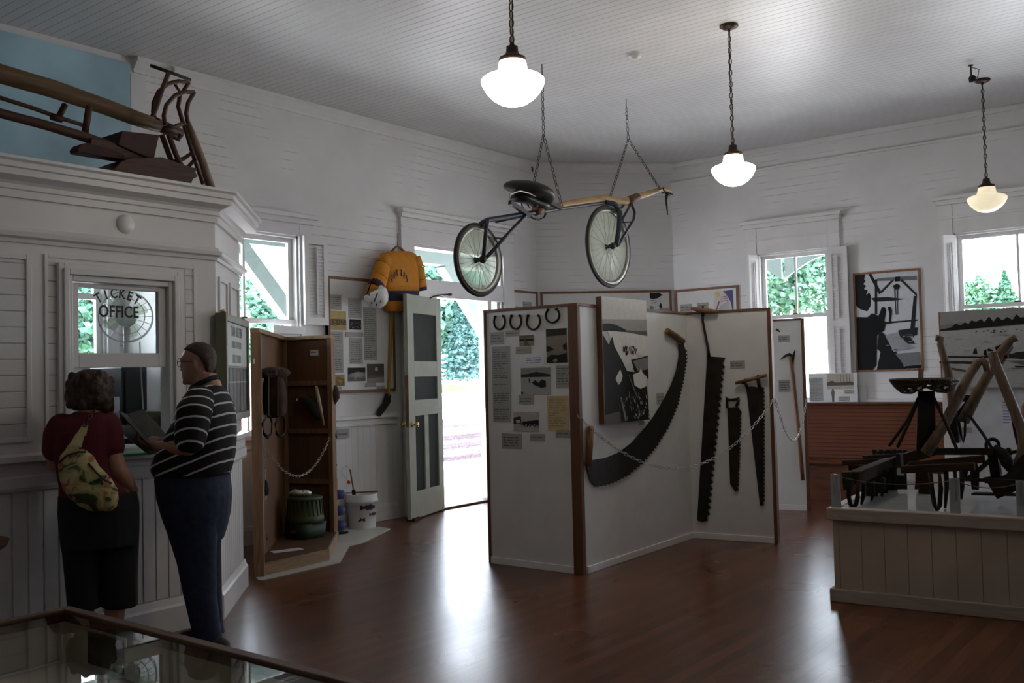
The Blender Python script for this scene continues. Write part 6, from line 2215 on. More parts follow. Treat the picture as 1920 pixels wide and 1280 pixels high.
mb.build('brace_block', parent=pl_, bevel=.006)

p2 = thing('walking_plough', 'plough with splayed wooden handles and an iron ring at the right edge', 'plough', V((7.2, 1.35, PT)))
mb = MB(M_oldwood)
tube_px(mb, [(1860, 661), (1868, 685), (1880, 715), (1900, 765), (1916, 806), (1919, 830), (1914, 855), (1905, 868), (1893, 876)], [.030, .032, .034, .034, .034, .032, .030, .028, .026], [7.2] * 9, 10)
mb.build('handle', parent=p2)
mb = MB(M_iron)
tube_px(mb, [(1873, 708), (1882, 730), (1896, 770), (1903, 810), (1911, 842)], .010, [7.3] * 5)
bar_px(mb, [(1862, 846), (1870, 905)], .075, .06, [7.1, 7.1])
tube_px(mb, [(1862, 840), (1880, 850), (1889, 868), (1896, 880), (1905, 876)], [.03, .04, .042, .03, .02], [7.05] * 5)
tube_px(mb, [(1880, 852), (1893, 846), (1897, 844)], [.012, .03, .02], [7.2] * 3); tube_px(mb, [(1895, 848), (1930, 842)], .012, [7.2, 7.2])
bar_px(mb, [(1894, 908), (1935, 858)], .14, .10, [7.0, 7.0]); bar_px(mb, [(1864, 918), (1905, 900)], .13, .12, [7.05, 7.05])
bar_px(mb, [(1824, 925), (1910, 927)], .10, .012, [7.0, 7.0]); bar_px(mb, [(1846, 900), (1872, 896)], .05, .04, [7.2, 7.2])
mb.build('ironwork', parent=p2, bevel=.004)
mb = MB(M_darkwood); bar_px(mb, [(1815, 898), (1862, 858)], .05, .03, [7.3, 7.3]); mb.build('brace', parent=p2); mb = MB(M_darkwood); bar_px(mb, [(1790, 898), (1935, 903)], .022, .02, [6.75, 6.75])
mb.build('brace', parent=p2)
mb = MB(M_iron)
mb.torus(at_x(7.1, 1861, 835), .043, .012, V((_sy, _cy, 0)), 24, 8)
mb.build('ring', parent=p2)
mb = MB(mat('dull_red_paint', (.09, .010, .010), .6))
q = at_x(8.3, 1929, 780)
mb.lathe(V((q.x, q.y, PT)), [(0, 0), (.05, 0), (.035, .25), (.03, .48), (.05, .52), (.055, .58), (.03, .62), (.022, .80), (.0, .82)], 16)
tag(mb.build('red_pump'), 'dull red iron pump standing at the extreme right edge', 'pump')
# ------------------------------------------------------------------ old plough lying on the booth roof
M_redwood = wood('red_brown_old_wood', (0.030, 0.010, 0.006), (0.070, 0.024, 0.013), (1, 0, 0))
M_log = wood('tan_peeled_log', (0.085, 0.05, 0.022), (0.17, 0.105, 0.05), (1, 0, 0), scale=2)
M_bentwood = wood('bent_brown_wood', (0.042, 0.014, 0.008), (0.085, 0.032, 0.018), (0, 0, 1))
M_redbox = mat('dark_red_paint', (0.036, 0.009, 0.007), .7, var=.4, scale=12)
sp = thing('wooden_snow_plough', 'old reddish wooden horse plough with bent handles lying on the booth roof', 'plough', V((3.0, 5.8, 2.745)))


def tp(x, y, yy):
    return hit(Fr((0, yy, 0), (1, 0, 0)), x, y)


def ttube(mb, pts, r, yy, n=8, squash=1.0):
    ys = yy if isinstance(yy, (list, tuple)) else [yy] * len(pts)
    mb.tube([tp(p[0], p[1], q) for p, q in zip(pts, ys)], r, n, squash=squash)


mb = MB(M_log); ttube(mb, [(-60, 122), (0, 138), (100, 167), (150, 184), (200, 201), (255, 222), (298, 236)], [.062, .060, .058, .056, .054, .052, .048], 5.85, 10); mb.build('log_beam', parent=sp)
mb = MB(M_redwood); ttube(mb, [(285, 228), (310, 240), (340, 251)], [.042, .045, .036], 5.85, 10); mb.build('beam_end', parent=sp)
mb = MB(M_redwood); ttube(mb, [(-60, 195), (0, 212), (80, 233), (160, 257), (215, 277), (262, 292)], [.028, .029, .030, .032, .034, .034], 5.70, 8); mb.build('side_rail', parent=sp)
mb = MB(M_bentwood); ttube(mb, [(-40, 170), (0, 183), (60, 202), (110, 220), (160, 236)], .014, 5.95); ttube(mb, [(122, 196), (110, 220)], .020, 5.95); ttube(mb, [(167, 200), (159, 252)], .022, 5.75); ttube(mb, [(96, 218), (116, 224)], .024, 5.95)
mb.build('cross_stay', parent=sp)
f57 = Fr((0, 5.62, 0), (1, 0, 0))
mb = MB(M_redbox)
mb.prism(f57, uvs(f57, [(148, 277), (155, 269), (168, 266), (236, 288), (240, 299), (150, 284)]), -.12, -.02)
mb.build('runner', parent=sp, bevel=.006)
mb = MB(M_redbox)
mb.prism(f57, uvs(f57, [(232, 244), (250, 246), (303, 252), (300, 262), (292, 300), (225, 270)]), -.30, -.02)
mb.build('box', parent=sp, bevel=.006)
mb = MB(M_redwood)
mb.prism(f57, uvs(f57, [(206, 322), (222, 304), (240, 297), (300, 296), (350, 313), (366, 317), (362, 324), (367, 332), (358, 336), (352, 350), (330, 348), (205, 324)]), -.26, .03)
mb.prism(f57, uvs(f57, [(178, 256), (205, 260), (270, 282), (300, 295), (240, 300), (175, 270)]), -.10, -.04)
mb.build('share_board', parent=sp, bevel=.008)
mb = MB(M_dark_iron); ttube(mb, [(283, 123), (320, 136), (357, 150)], .013, 5.95, 8); mb.build('grip_bar', parent=sp)
mb = MB(M_bentwood); ttube(mb, [(316, 137), (305, 165), (292, 205), (284, 222)], .017, 5.92, 8); mb.build('grip_stem', parent=sp)
for pts, yy, nm in (([(354, 155), (335, 152), (315, 157), (297, 172), (288, 192), (287, 210), (292, 228), (298, 240)], 6.0, 'bent_handle'),
                    ([(354, 155), (343, 172)], 6.0, 'bent_handle'),
                    ([(364, 173), (345, 172), (327, 180), (312, 197), (307, 217), (310, 235)], 5.68, 'bent_handle'),
                    ([(364, 173), (353, 192), (349, 212), (352, 228), (362, 252), (376, 293), (396, 352)], 5.68, 'bent_handle'),
                    ([(338, 176), (334, 200), (340, 220), (350, 250), (365, 300), (381, 345)], 5.9, 'bent_handle')):
    mb = MB(M_bentwood); ttube(mb, pts, [.015] * len(pts), yy, 8); mb.build(nm, parent=sp)
mb = MB(M_oldwood); ttube(mb, [(352, 232), (364, 262), (380, 305), (396, 354)], [.022, .026, .028, .030], 5.66, 8); mb.build('leg', parent=sp)
mb = MB(M_bentwood)
ttube(mb, [(303, 252), (315, 285), (328, 318)], .018, 5.75); ttube(mb, [(316, 252), (330, 290), (341, 312)], .018, 5.70)
ttube(mb, [(310, 236), (325, 238), (342, 232)], .014, 5.78); ttube(mb, [(329, 302), (345, 297), (358, 288), (366, 298), (352, 314)], .014, 5.7)
ttube(mb, [(320, 255), (335, 262), (338, 252)], .013, 5.75)
mb.build('cross_brace', parent=sp); mb = MB(M_bentwood)
ttube(mb, [(328, 158), (338, 173)], .010, 5.85)
mb.build('cross_brace', parent=sp); mb = MB(M_bentwood)
ttube(mb, [(370, 352), (382, 350), (390, 353)], .016, 5.66)
mb.build('cross_brace', parent=sp)

# ------------------------------------------------------------------ glass topped showcase in the foreground
M_case = wood('brown_case_frame', (0.085, 0.042, 0.022), (0.14, 0.075, 0.04), (0, 1, 0))
SX, SY, SZ = 1.609, 3.129, .80
s0x, s0y = .54, .30
sc_ = thing('glass_showcase', 'glass topped showcase with a brown wooden rim in the lower left foreground', 'showcase', ((SX + s0x) / 2, (SY + s0y) / 2, 0))
rw_ = .034
mb = MB(M_case)
mb.box2((SX - rw_, s0y, SZ - .04), (SX, SY, SZ)); mb.box2((s0x, s0y, SZ - .04), (s0x + rw_, SY, SZ))
mb.box2((s0x + rw_, SY - rw_, SZ - .04), (SX - rw_, SY, SZ)); mb.box2((s0x + rw_, s0y, SZ - .04), (SX - rw_, s0y + rw_, SZ))
mb.build('rim', parent=sc_, bevel=.003)
MB(glass('showcase_glass', (.97, .98, .96), .0, .01, 1.25)).face(Fr((0, 0, 0), (1, 0, 0), (0, 1, 0)), [(s0x + rw_, s0y + rw_), (SX - rw_, s0y + rw_), (SX - rw_, SY - rw_), (s0x + rw_, SY - rw_)], SZ - .008).build('glass_top', parent=sc_)
M_linen = mat('beige_linen_lining', (.74, .69, .56), .8, var=.05)
mb = MB(M_linen)
mb.box2((s0x + .01, s0y + .01, SZ - .19), (SX - .01, SY - .01, SZ - .17))
mb.build('display_bed', parent=sc_)
MB(M_case).box2((s0x + .005, s0y + .005, .08), (SX - .005, SY - .005, SZ - .19)).build('base_cabinet', parent=sc_, bevel=.004)
mb = MB(M_case)
mb.box2((s0x, s0y, SZ - .19), (s0x + .012, SY, SZ - .04)); mb.box2((s0x, s0y, SZ - .19), (SX, s0y + .012, SZ - .04))
mb.box2((s0x, SY - .012, SZ - .19), (SX, SY, SZ - .04)); mb.box2((SX - .012, s0y, SZ - .19), (SX, SY, SZ - .04))
mb.build('side', parent=sc_)
mb = MB(M_linen)
mb.box2((s0x + .014, SY - .020, SZ - .17), (SX - .014, SY - .013, SZ - .04)); mb.box2((SX - .020, s0y + .014, SZ - .17), (SX - .013, SY - .020, SZ - .04))
for xx in (1.18, 1.34, 1.46):
    mb.box2((xx, SY - .026, SZ - .17), (xx + .03, SY - .020, SZ - .04))
mb.box2((SX - .046, SY - .046, SZ - .17), (SX - .020, SY - .020, SZ - .04))
mb.build('lining', parent=sc_)
MB(M_dark_iron).box2((s0x + .05, s0y + .05, 0), (SX - .05, SY - .05, .08)).build('plinth', parent=sc_)
MB(mat('green_glass_shelf', (.02, .10, .06), .2, spec=.6)).box2((SX, s0y, SZ - .06), (SX + .045, 2.50, SZ - .045)).build('green_glass_ledge', parent=sc_)
bedz = SZ - .169
def bed(x, y): return fl(x, y, bedz)
for k, ((x, y), r, a, b, lb) in enumerate((((38, 1245), .06, .17, .10, 'pale sheet at the far left inside the glass showcase'), ((168, 1231), .4, .05, .035, 'small white card near the rim corner inside the glass showcase'), ((228, 1256), .75, .10, .05, 'crumpled pale leaflet inside the glass showcase'))):
    q = bed(x, y)
    f = Fr(q, (math.cos(r), math.sin(r), 0), (-math.sin(r), math.cos(r), 0))
    mb = MB(mat('bright_sheet', (.80, .82, .82), .6, var=.03))
    if k == 2:
        rn = random.Random(1)
        for j in range(5):
            mb.fbox(f, -a + j * .04, -a + j * .04 + .036, -b, b, .002, .006 + rn.random() * .012)
    else:
        mb.fbox(f, -a, a, -b, b, .0, .004)
    tag(mb.build('exhibit_paper'), lb, 'paper', 'papers inside the glass showcase')
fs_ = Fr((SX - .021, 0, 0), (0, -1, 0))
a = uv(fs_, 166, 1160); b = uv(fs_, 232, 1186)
mb = MB(mat('painted_reflection', (.035, .03, .022), .3, var=.5, scale=30)); mb.fbox(fs_, a[0], b[0], SZ - .155, SZ - .055, 0, .004)  # dark rectangle painted in for a reflection seen in the showcase glass
tag(mb.build('reflection_patch'), 'dark patch standing in for a reflection on the inside wall of the glass showcase', 'photograph')
# rounded wooden seat corner that pokes in at the left edge
mb = MB(mat('red_brown_varnish', (.045, .014, .006), .4))
q = fl(-2, 1034, .78)
mb.loft([(q + V((-.10, .125, .0)), V((.16, .2, 0)), V((-.1, .13, 0)), .6), (q + V((-.10, .125, .035)), V((.17, .21, 0)), V((-.11, .14, 0)), .6)], 24)
st_ = thing('stool', 'reddish varnished stool whose rounded seat edge pokes in at the left edge', 'stool', (q.x - .10, q.y + .125, 0))
mb.build('seat', parent=st_, bevel=.01)
mb = MB(M_case)
for dx, dy in ((-.1, 0), (.08, .1), (.02, -.12)):
    mb2 = MB(M_case); mb2.cyl((q.x - .10 + dx, q.y + .125 + dy, .78), (q.x - .10 + dx * 1.3, q.y + .125 + dy * 1.3, 0), .022, n=10); mb2.build('leg', parent=st_)
# ------------------------------------------------------------------ people
M_skin = mat('skin_tone', (0.36, 0.19, 0.13), .5, var=.08, scale=15)
M_hair1 = mat('grey_brown_hair', (0.055, 0.038, 0.028), .75, var=.4, scale=60, bump=.5)
M_hair2 = mat('dark_brown_hair', (0.035, 0.018, 0.010), .6, var=.5, scale=45, bump=.6)
M_denim = mat('blue_denim', (0.018, 0.027, 0.060), .8, var=.25, scale=30, bump=.2)
M_blackcloth = mat('black_cotton', (0.008, 0.008, 0.009), .85, var=.2, scale=20)
M_maroon = mat('maroon_knit', (0.085, 0.006, 0.014), .85, var=.12, scale=25)
M_shoe_m = mat('dark_brown_shoe', (0.018, 0.010, 0.007), .5)
M_belt = mat('black_belt', (0.010, 0.009, 0.008), .4)


def stripes(name, base, line, slope, pitch, width, phase=0.0):
    m, nt, b = _nt(name, .8, 0, .3)
    L = nt.links.new
    g = nt.nodes.new('ShaderNodeNewGeometry')
    d = nt.nodes.new('ShaderNodeVectorMath'); d.operation = 'DOT_PRODUCT'
    d.inputs[1].default_value = tuple(x / pitch for x in slope)
    L(g.outputs['Position'], d.inputs[0])
    ns = nt.nodes.new('ShaderNodeTexNoise'); ns.inputs['Scale'].default_value = 6.0
    L(g.outputs['Position'], ns.inputs['Vector'])
    ad = nt.nodes.new('ShaderNodeMath'); ad.operation = 'MULTIPLY_ADD'
    ad.inputs[1].default_value = .30; L(ns.outputs['Fac'], ad.inputs[0]); L(d.outputs['Value'], ad.inputs[2])
    ph = nt.nodes.new('ShaderNodeMath'); ph.operation = 'ADD'; ph.inputs[1].default_value = phase
    L(ad.outputs[0], ph.inputs[0])
    fr = nt.nodes.new('ShaderNodeMath'); fr.operation = 'FRACT'
    L(ph.outputs[0], fr.inputs[0])
    lt = nt.nodes.new('ShaderNodeMath'); lt.operation = 'LESS_THAN'; lt.inputs[1].default_value = width
    L(fr.outputs[0], lt.inputs[0])
    mx = nt.nodes.new('ShaderNodeMix'); mx.data_type = 'RGBA'
    mx.inputs['A'].default_value = (*base, 1); mx.inputs['B'].default_value = (*line, 1)
    L(lt.outputs[0], mx.inputs['Factor']); L(mx.outputs['Result'], b.inputs['Base Color'])
    return m


class Body:
    """Local frame: a = the way the person faces, l = the person's left, z = up; root at the floor."""
    def __init__(s, root, face, scale=1.0):
        s.o = V(root); s.a = V(face).normalized(); s.l = V((0, 0, 1)).cross(s.a).normalized(); s.k = scale

    def p(s, a, l, z):
        return s.o + (s.a * a + s.l * l + V((0, 0, z))) * s.k


def hand(mb, B, wrist, d, palm_n, thumb_side, curl=.5, size=1.0):
    """Palm, four fingers of different length and a thumb, curled about palm_n x d."""
    d = V(d).normalized(); n = V(palm_n); n = (n - d * n.dot(d)).normalized(); s = d.cross(n) * thumb_side
    w = V(wrist)
    L = .095 * size
    mb.loft([(w, s * .026 * size, n * .020 * size), (w + d * L * .35, s * .038 * size, n * .018 * size, .8), (w + d * L * .75, s * .043 * size, n * .016 * size, .8), (w + d * L, s * .041 * size, n * .013 * size, .8)], 14)
    for i, (off, ln) in enumerate(((.030, .070), (.010, .080), (-.011, .074), (-.030, .058))):
        b = w + d * L * .95 + s * off * size
        pts = [b - d * .012]
        ang = 0
        cur = b
        for j, fr in enumerate((.45, .32, .23)):
            ang += curl * (.55 + .25 * j) + .05 * i * curl
            dd = d * math.cos(ang) + n * math.sin(ang)
            cur = cur + dd * ln * fr * size
            pts.append(cur)
        mb.tube(pts, [.0095 * size, .0092 * size, .0084 * size, .0072 * size], 8)
        mb.ell(pts[-1], (.0074 * size,) * 3, nu=8, nv=6)
    b = w + d * L * .22 + s * .026 * size
    t1 = b + (d * .55 + s * .75 + n * .25 * curl).normalized() * .045 * size
    t2 = t1 + (d * .85 + s * .15 + n * (.3 + .5 * curl)).normalized() * .034 * size
    mb.tube([b - s * .01, t1, t2], [.0125 * size, .0105 * size, .0085 * size], 8)
    mb.ell(t2, (.0087 * size,) * 3, nu=8, nv=6)


def head(mb, c, a, l, k=1.0, fat=1.0):
    """c = centre of the skull; a = facing, l = left."""
    u = a.cross(l).normalized()
    P = lambda x, y, z: c + (a * x + l * y + u * z) * k
    rings = []
    for z, xf, xb, w_ in ((-.125, .062, -.005, .030), (-.112, .082, -.035, .048 * fat), (-.085, .088, -.06, .060 * fat), (-.05, .090, -.078, .068 * fat), (-.015, .088, -.092, .072), (.02, .088, -.100, .075), (.055, .086, -.100, .074), (.085, .072, -.088, .064), (.108, .045, -.062, .045), (.120, .015, -.03, .020)):
        rings.append((P((xf + xb) / 2, 0, z), a * ((xf - xb) / 2 * k), l * (w_ * k), .88))
    mb.loft(rings, 24)
    mb.loft([(P(.080, 0, .012), l * .010 * k, u * .006 * k), (P(.098, 0, -.012), l * .013 * k, u * .010 * k), (P(.106, 0, -.030), l * .016 * k, u * .011 * k), (P(.090, 0, -.042), l * .018 * k, u * .006 * k)], 10)
    mb.loft([(P(.072, -.055, .028), a * .010 * k, u * .008 * k), (P(.087, -.02, .032), a * .010 * k, u * .009 * k), (P(.088, .02, .032), a * .010 * k, u * .009 * k), (P(.072, .055, .028), a * .010 * k, u * .008 * k)], 8)
    for s_ in (-1, 1):
        mb.ell(P(.078, s_ * .033, .008), (.013 * k, .013 * k, .013 * k), nu=10, nv=8)
        mb.ell(P(-.010, s_ * .076, -.010), (.020 * k, .010 * k, .034 * k), a, l, u, 12, 8)
    mb.loft([(P(.083, -.022, -.066), a * .007 * k, u * .004 * k), (P(.093, 0, -.064), a * .008 * k, u * .007 * k), (P(.083, .022, -.066), a * .007 * k, u * .004 * k)], 8)
    mb.loft([(P(.082, -.018, -.077), a * .006 * k, u * .004 * k), (P(.091, 0, -.077), a * .008 * k, u * .007 * k), (P(.082, .018, -.077), a * .006 * k, u * .004 * k)], 8)
    mb.ell(P(.074, 0, -.108), (.020 * k, .026 * k, .018 * k), a, l, u, 12, 8)
    return P


def limb(mb, pts, rad, n=14):
    mb.tube(pts, rad, n)
    for p, r in ((pts[0], rad[0]), (pts[-1], rad[-1])):
        mb.ell(p, (r, r, r), nu=n, nv=8)


# ---------------------------------------------------------------- the man
MF = V((-_cy, _sy, 0)).normalized()
MF = (MF + V((_sy, _cy, 0)) * .10).normalized()
MR = V((3.305, 4.795, 0))
MP = Fr(MR, V((_cy, -_sy, 0)))          # upright plane through him, facing the camera


def mq(x, y):
    """picture-plane point -> (forward, z) of the man"""
    q = hit(MP, x, y) - MR
    return -q.dot(MP.u), q.z


B = Body(MR, MF)
man = thing('person', 'man in a black and white striped polo shirt, jeans and glasses reading a brochure', 'person', MR)


def tring(y, xf, xb, half, e=.85, lo=0.0):
    a0, z = mq(xf, y); a1, _ = mq(xb, y)
    return (B.p((a0 + a1) / 2, lo, z), B.a * abs(a0 - a1) / 2, B.l * half, e)


# body: one continuous skin surface
mb = MB(M_skin)
hc_a, hc_z = mq(369, 681)
Ph = head(mb, B.p(hc_a - .003, 0, hc_z), B.a, B.l, .985, 1.12)
mb.loft([tring(700, 352, 404, .062), tring(718, 358, 413, .066), tring(738, 362, 420, .075)], 18)
mb.loft([tring(728, 366, 414, .10), tring(750, 360, 418, .15), tring(800, 342, 424, .15), tring(850, 316, 424, .15), tring(890, 308, 418, .155), tring(930, 312, 420, .155)], 20)
legs = {}
for sd in (1, -1):
    if sd == 1:   # left leg, nearer the camera
        ks = [(925, 310, 424, .10, .085), (985, 322, 418, .088, .085), (1050, 344, 417, .070, .09), (1110, 358, 418, .062, .095), (1190, 378, 430, .050, .10)]
    else:
        ks = [(925, 306, 416, .10, -.085), (985, 314, 402, .088, -.09), (1050, 332, 400, .070, -.105), (1110, 342, 400, .062, -.11), (1182, 352, 402, .050, -.115)]
    legs[sd] = ks
    mb.loft([tring(y, xf + 6, xb - 6, h_ * .82, .9, lo) for y, xf, xb, h_, lo in ks], 16)
sh_l = B.p(mq(393, 752)[0], .19, mq(393, 752)[1]); el_l = B.p(mq(391, 836)[0] + .02, .215, mq(391, 838)[1] + .015); wr_l = B.p(mq(303, 834)[0], .09, mq(303, 834)[1])
sh_r = B.p(mq(385, 752)[0], -.19, mq(385, 752)[1]); el_r = B.p(mq(376, 842)[0], -.21, mq(376, 842)[1]); wr_r = B.p(mq(300, 830)[0] + .01, -.02, mq(300, 828)[1])
limb(mb, [sh_l + B.l * -.03, (sh_l + el_l) / 2, el_l], [.050, .052, .046])
limb(mb, [el_l, el_l.lerp(wr_l, .35), el_l.lerp(wr_l, .75), wr_l], [.046, .047, .034, .027])
limb(mb, [sh_r + B.l * .03, (sh_r + el_r) / 2, el_r], [.050, .052, .046])
limb(mb, [el_r, el_r.lerp(wr_r, .35), el_r.lerp(wr_r, .75), wr_r], [.046, .047, .034, .027])
hd_l = (wr_l - el_l).normalized()
hand(mb, B, wr_l, (B.a * .95 + V((0, 0, .10)) - B.l * .25), -B.l * .55 + V((0, 0, .9)), 1, .75)
hand(mb, B, wr_r, (B.a * .97 + V((0, 0, .12)) + B.l * .1), B.l * .4 + V((0, 0, .9)), -1, .6)
mb.build('body', parent=man, remesh=.0055, smooth_it=3)

# clothes
M_polo = stripes('striped_polo', (0.010, 0.010, 0.011), (0.50, 0.50, 0.52), tuple(V((0, 0, 1)) + B.a * .38), .066, .17, .1)
M_polo2 = stripes('striped_polo_sleeve', (0.010, 0.010, 0.011), (0.50, 0.50, 0.52), tuple(V((0, 0, 1)) + B.a * .20 - B.l * .5), .066, .17, .35)
mb = MB(M_polo)
mb.loft([tring(722, 363, 414, .085), tring(733, 356, 420, .13), tring(748, 349, 426, .185), tring(775, 338, 435, .205), tring(800, 324, 438, .205), tring(825, 309, 439, .200), tring(848, 296, 438, .20), tring(866, 288, 435, .205), tring(880, 286, 431, .205), tring(890, 290, 428, .195)], 26)
mb.build('polo_shirt', parent=man, remesh=.008, smooth_it=6)
for sd, a_, b_ in ((1, sh_l, el_l), (-1, sh_r, el_r)):
    mb = MB(M_polo2)
    e_ = a_.lerp(b_, .80)
    d_ = (b_ - a_).normalized()
    limb(mb, [a_ - d_ * .01 - B.l * .045 * sd, a_ + d_ * .05, a_.lerp(b_, .45), e_], [.085, .100, .094, .088], 18)
    mb.build('sleeve', parent=man, remesh=.008, smooth_it=4)
mb = MB(mat('black_collar', (.012, .012, .014), .8))
for k in range(2):
    pts = []
    for i in range(17):
        t_ = math.pi * (1 - 2 * i / 16)
        a0, z0 = mq(383 - 26 * math.cos(t_), 722 + 13 * math.cos(t_))
        pts.append(B.p(a0, .078 * math.sin(t_) , z0 + .004 + k * .010))
    mb.tube(pts, .010, 8)
mb.build('collar', parent=man)
mb = MB(M_denim)
mb.loft([tring(880, 294, 426, .185), tring(900, 293, 428, .19), tring(930, 297, 431, .195), tring(962, 306, 428, .19), tring(990, 316, 422, .175), tring(1015, 330, 414, .15)], 24)
for sd in (1, -1):
    ks = legs[sd]
    rg = [tring(y, xf, xb, h_ * (1.0 + .12 * (i > 2)), .9, lo) for i, (y, xf, xb, h_, lo) in enumerate(ks)]
    y, xf, xb, h_, lo = ks[-1]
    rg.append(tring(y + 16, xf - 8, xb + 4, h_ * 1.45, .9, lo))
    mb.loft(rg, 20)
mb.build('jeans', parent=man, remesh=.008, smooth_it=5)
mb = MB(M_belt)
mb.loft([tring(880, 292, 428, .192), tring(891, 291, 429, .196)], 28)
mb.build('belt', parent=man)
for sd, (px, py, lo) in ((1, (404, 1222, .10)), (-1, (372, 1206, -.115))):
    q = fl(px, py)
    a0 = (q - MR).dot(B.a); 
    c = B.p(a0, lo, 0)
    f_ = B.a
    mb = MB(M_shoe_m)
    mb.loft([(c - f_ * .105 + V((0, 0, .035)), B.l * .030, V((0, 0, .033))), (c - f_ * .085 + V((0, 0, .045)), B.l * .040, V((0, 0, .044))), (c - f_ * .03 + V((0, 0, .055)), B.l * .043, V((0, 0, .054))), (c + f_ * .05 + V((0, 0, .042)), B.l * .046, V((0, 0, .041))), (c + f_ * .12 + V((0, 0, .032)), B.l * .050, V((0, 0, .031))), (c + f_ * .175 + V((0, 0, .024)), B.l * .036, V((0, 0, .022)))], 18)
    so = mb.build('shoe', parent=man, subsurf=1)
    mb = MB(M_belt); mb.loft([(c - f_ * .02 + V((0, 0, .002)), f_ * .105, B.l * .045, .8), (c - f_ * .02 + V((0, 0, .014)), f_ * .107, B.l * .046, .8)], 20); mb.loft([(c + f_ * .09 + V((0, 0, .002)), f_ * .095, B.l * .05, .9), (c + f_ * .09 + V((0, 0, .012)), f_ * .097, B.l * .051, .9)], 20)
    mb.build('sole', parent=so)
# hair: short cap
mb = MB(M_hair1)
hk = .985
def hp(x, y, z): return Ph(x, y, z)
rings = []
for z, xf, xb, w_ in ((-.055, -.055, -.084, .040), (-.03, -.048, -.094, .056), (.005, -.032, -.102, .070), (.035, -.012, -.104, .076), (.060, .050, -.104, .077), (.085, .080, -.094, .070), (.110, .052, -.068, .050), (.126, .012, -.03, .018)):
    rings.append((hp((xf + xb) / 2, 0, z), B.a * ((xf - xb) / 2 * hk), B.l * (w_ * hk), .9))
mb.loft(rings, 24)
mb.build('hair', parent=man, remesh=.006, smooth_it=2)
mb = MB(mat('dark_glasses_frame', (.02, .014, .01), .3))
for s_ in (-1, 1):
    c = hp(.098, s_ * .034, .006)
    mb.torus(c, .024 * hk, .0022, B.a, 20, 5)
    mb.tube([hp(.098, s_ * .058, .012), hp(.06, s_ * .078, .012), hp(-.006, s_ * .082, .010), hp(-.018, s_ * .08, -.006)], .0024, 5)
mb.tube([hp(.10, -.010, .012), hp(.104, 0, .015), hp(.10, .010, .012)], .0022, 5)
gl_ = mb.build('glasses', parent=man)
# the brochure he holds
bm = (wr_l + wr_r) / 2
t = thing('brochure', 'open olive brochure held in the hands of the man', 'brochure', bm)
M_bro = mat('olive_brochure', (.030, .028, .018), .5, var=.6, scale=14)
M_bro2 = mat('grey_brochure_page', (.16, .15, .13), .5, var=.1)
def bq2(x, y, lo): a0, z0 = mq(x, y); return B.p(a0, lo, z0)
c0, c1 = bq2(290, 838, 0), bq2(232, 776, 0)
ax_ = (c1 - c0).normalized()
side = B.l
mb = MB(M_bro)
nn = ax_.cross(side).normalized()
for lo, tl in ((.075, .25), (-.075, -.25)):
    cc = (c0 + c1) / 2 + side * lo + nn * .012
    mb.box(cc, ((c1 - c0).length, .15, .004), ax_, (side + nn * tl).normalized(), nn)
mb.build('cover', parent=t)
c0, c1 = bq2(292, 850, 0), bq2(224, 798, 0)
ax_ = (c1 - c0).normalized(); nn = ax_.cross(side).normalized()
MB(M_bro2).box((c0 + c1) / 2 + side * .01, ((c1 - c0).length, .21, .004), ax_, side, nn).build('inner_page', parent=t)

# ---------------------------------------------------------------- the woman
WR = V((2.762, 4.985, 0))
dW = ray(180, 900); WFc = V((dW.x, dW.y, 0)).normalized()
WF = (WFc + V((_cy, -_sy, 0)) * .12).normalized()
WP = Fr(WR, V((WFc.y, -WFc.x, 0)))
Bw = Body(WR, WF)
wo = thing('person', 'woman seen from behind in a maroon T-shirt and black cropped trousers at the counter', 'person', WR)


def wq(x, y):
    q = hit(WP, x, y) - WR
    return q.dot(WP.u), q.z            # to the right in the picture, height


RT = WP.u; FW = WFc


def wring(y, xl, xr, dep, e=.85, fw=0.0):
    a0, z = wq(xl, y); a1, _ = wq(xr, y)
    return (WR + RT * ((a0 + a1) / 2) + V((0, 0, z)) + FW * fw, RT * (a1 - a0) / 2, FW * dep, e)


def wp(x, y, fw=0.0):
    a0, z = wq(x, y)
    return WR + RT * a0 + V((0, 0, z)) + FW * fw


Lw = V((0, 0, 1)).cross(WF)
mb = MB(M_skin)
hcw = wp(170, 737, .02)
Pw = head(mb, hcw, (WF * .97 + V((0, 0, -.12))).normalized(), Lw, .94)
mb.loft([wring(752, 150, 188, .058, 1, .0), wring(772, 146, 192, .062, 1, -.01), wring(786, 128, 206, .07, .9, -.01)], 16)
mb.loft([wring(785, 130, 204, .075), wring(800, 106, 212, .09), wring(850, 110, 214, .10), wring(900, 118, 218, .10), wring(940, 116, 250, .115), wring(980, 114, 254, .12)], 20)
for s_, ks in ((-1, ((975, 118, 184), (1040, 124, 184), (1100, 132, 182), (1160, 140, 176), (1215, 146, 170))), (1, ((975, 188, 254), (1040, 190, 250), (1100, 194, 240), (1160, 196, 234), (1215, 199, 225)))):
    mb.loft([wring(y, a, b, .07 if y < 1100 else .055, .95) for y, a, b in ks], 14)
    q = (ks[-1][1] + ks[-1][2]) / 2
    ft = wp(q, 1222, 0); ft.z = 0
    mb.loft([(ft - WF * .05 + V((0, 0, .05)), Lw * .03, V((0, 0, .05))), (ft + WF * .05 + V((0, 0, .04)), Lw * .04, V((0, 0, .04))), (ft + WF * .14 + V((0, 0, .025)), Lw * .042, V((0, 0, .022)))], 12)
sR = wp(203, 802, .0); eR = wp(214, 872, -.05); kR_ = wp(249, 921, .02)
eR = wp(222, 880, -.06)
limb(mb, [sR, wp(205, 835, -.03), eR], [.056, .054, .046])
limb(mb, [eR, eR.lerp(kR_, .4), kR_], [.046, .044, .030])
hand(mb, Bw, kR_, wp(260, 948, .06) - kR_, -RT, 1, .3, .92)
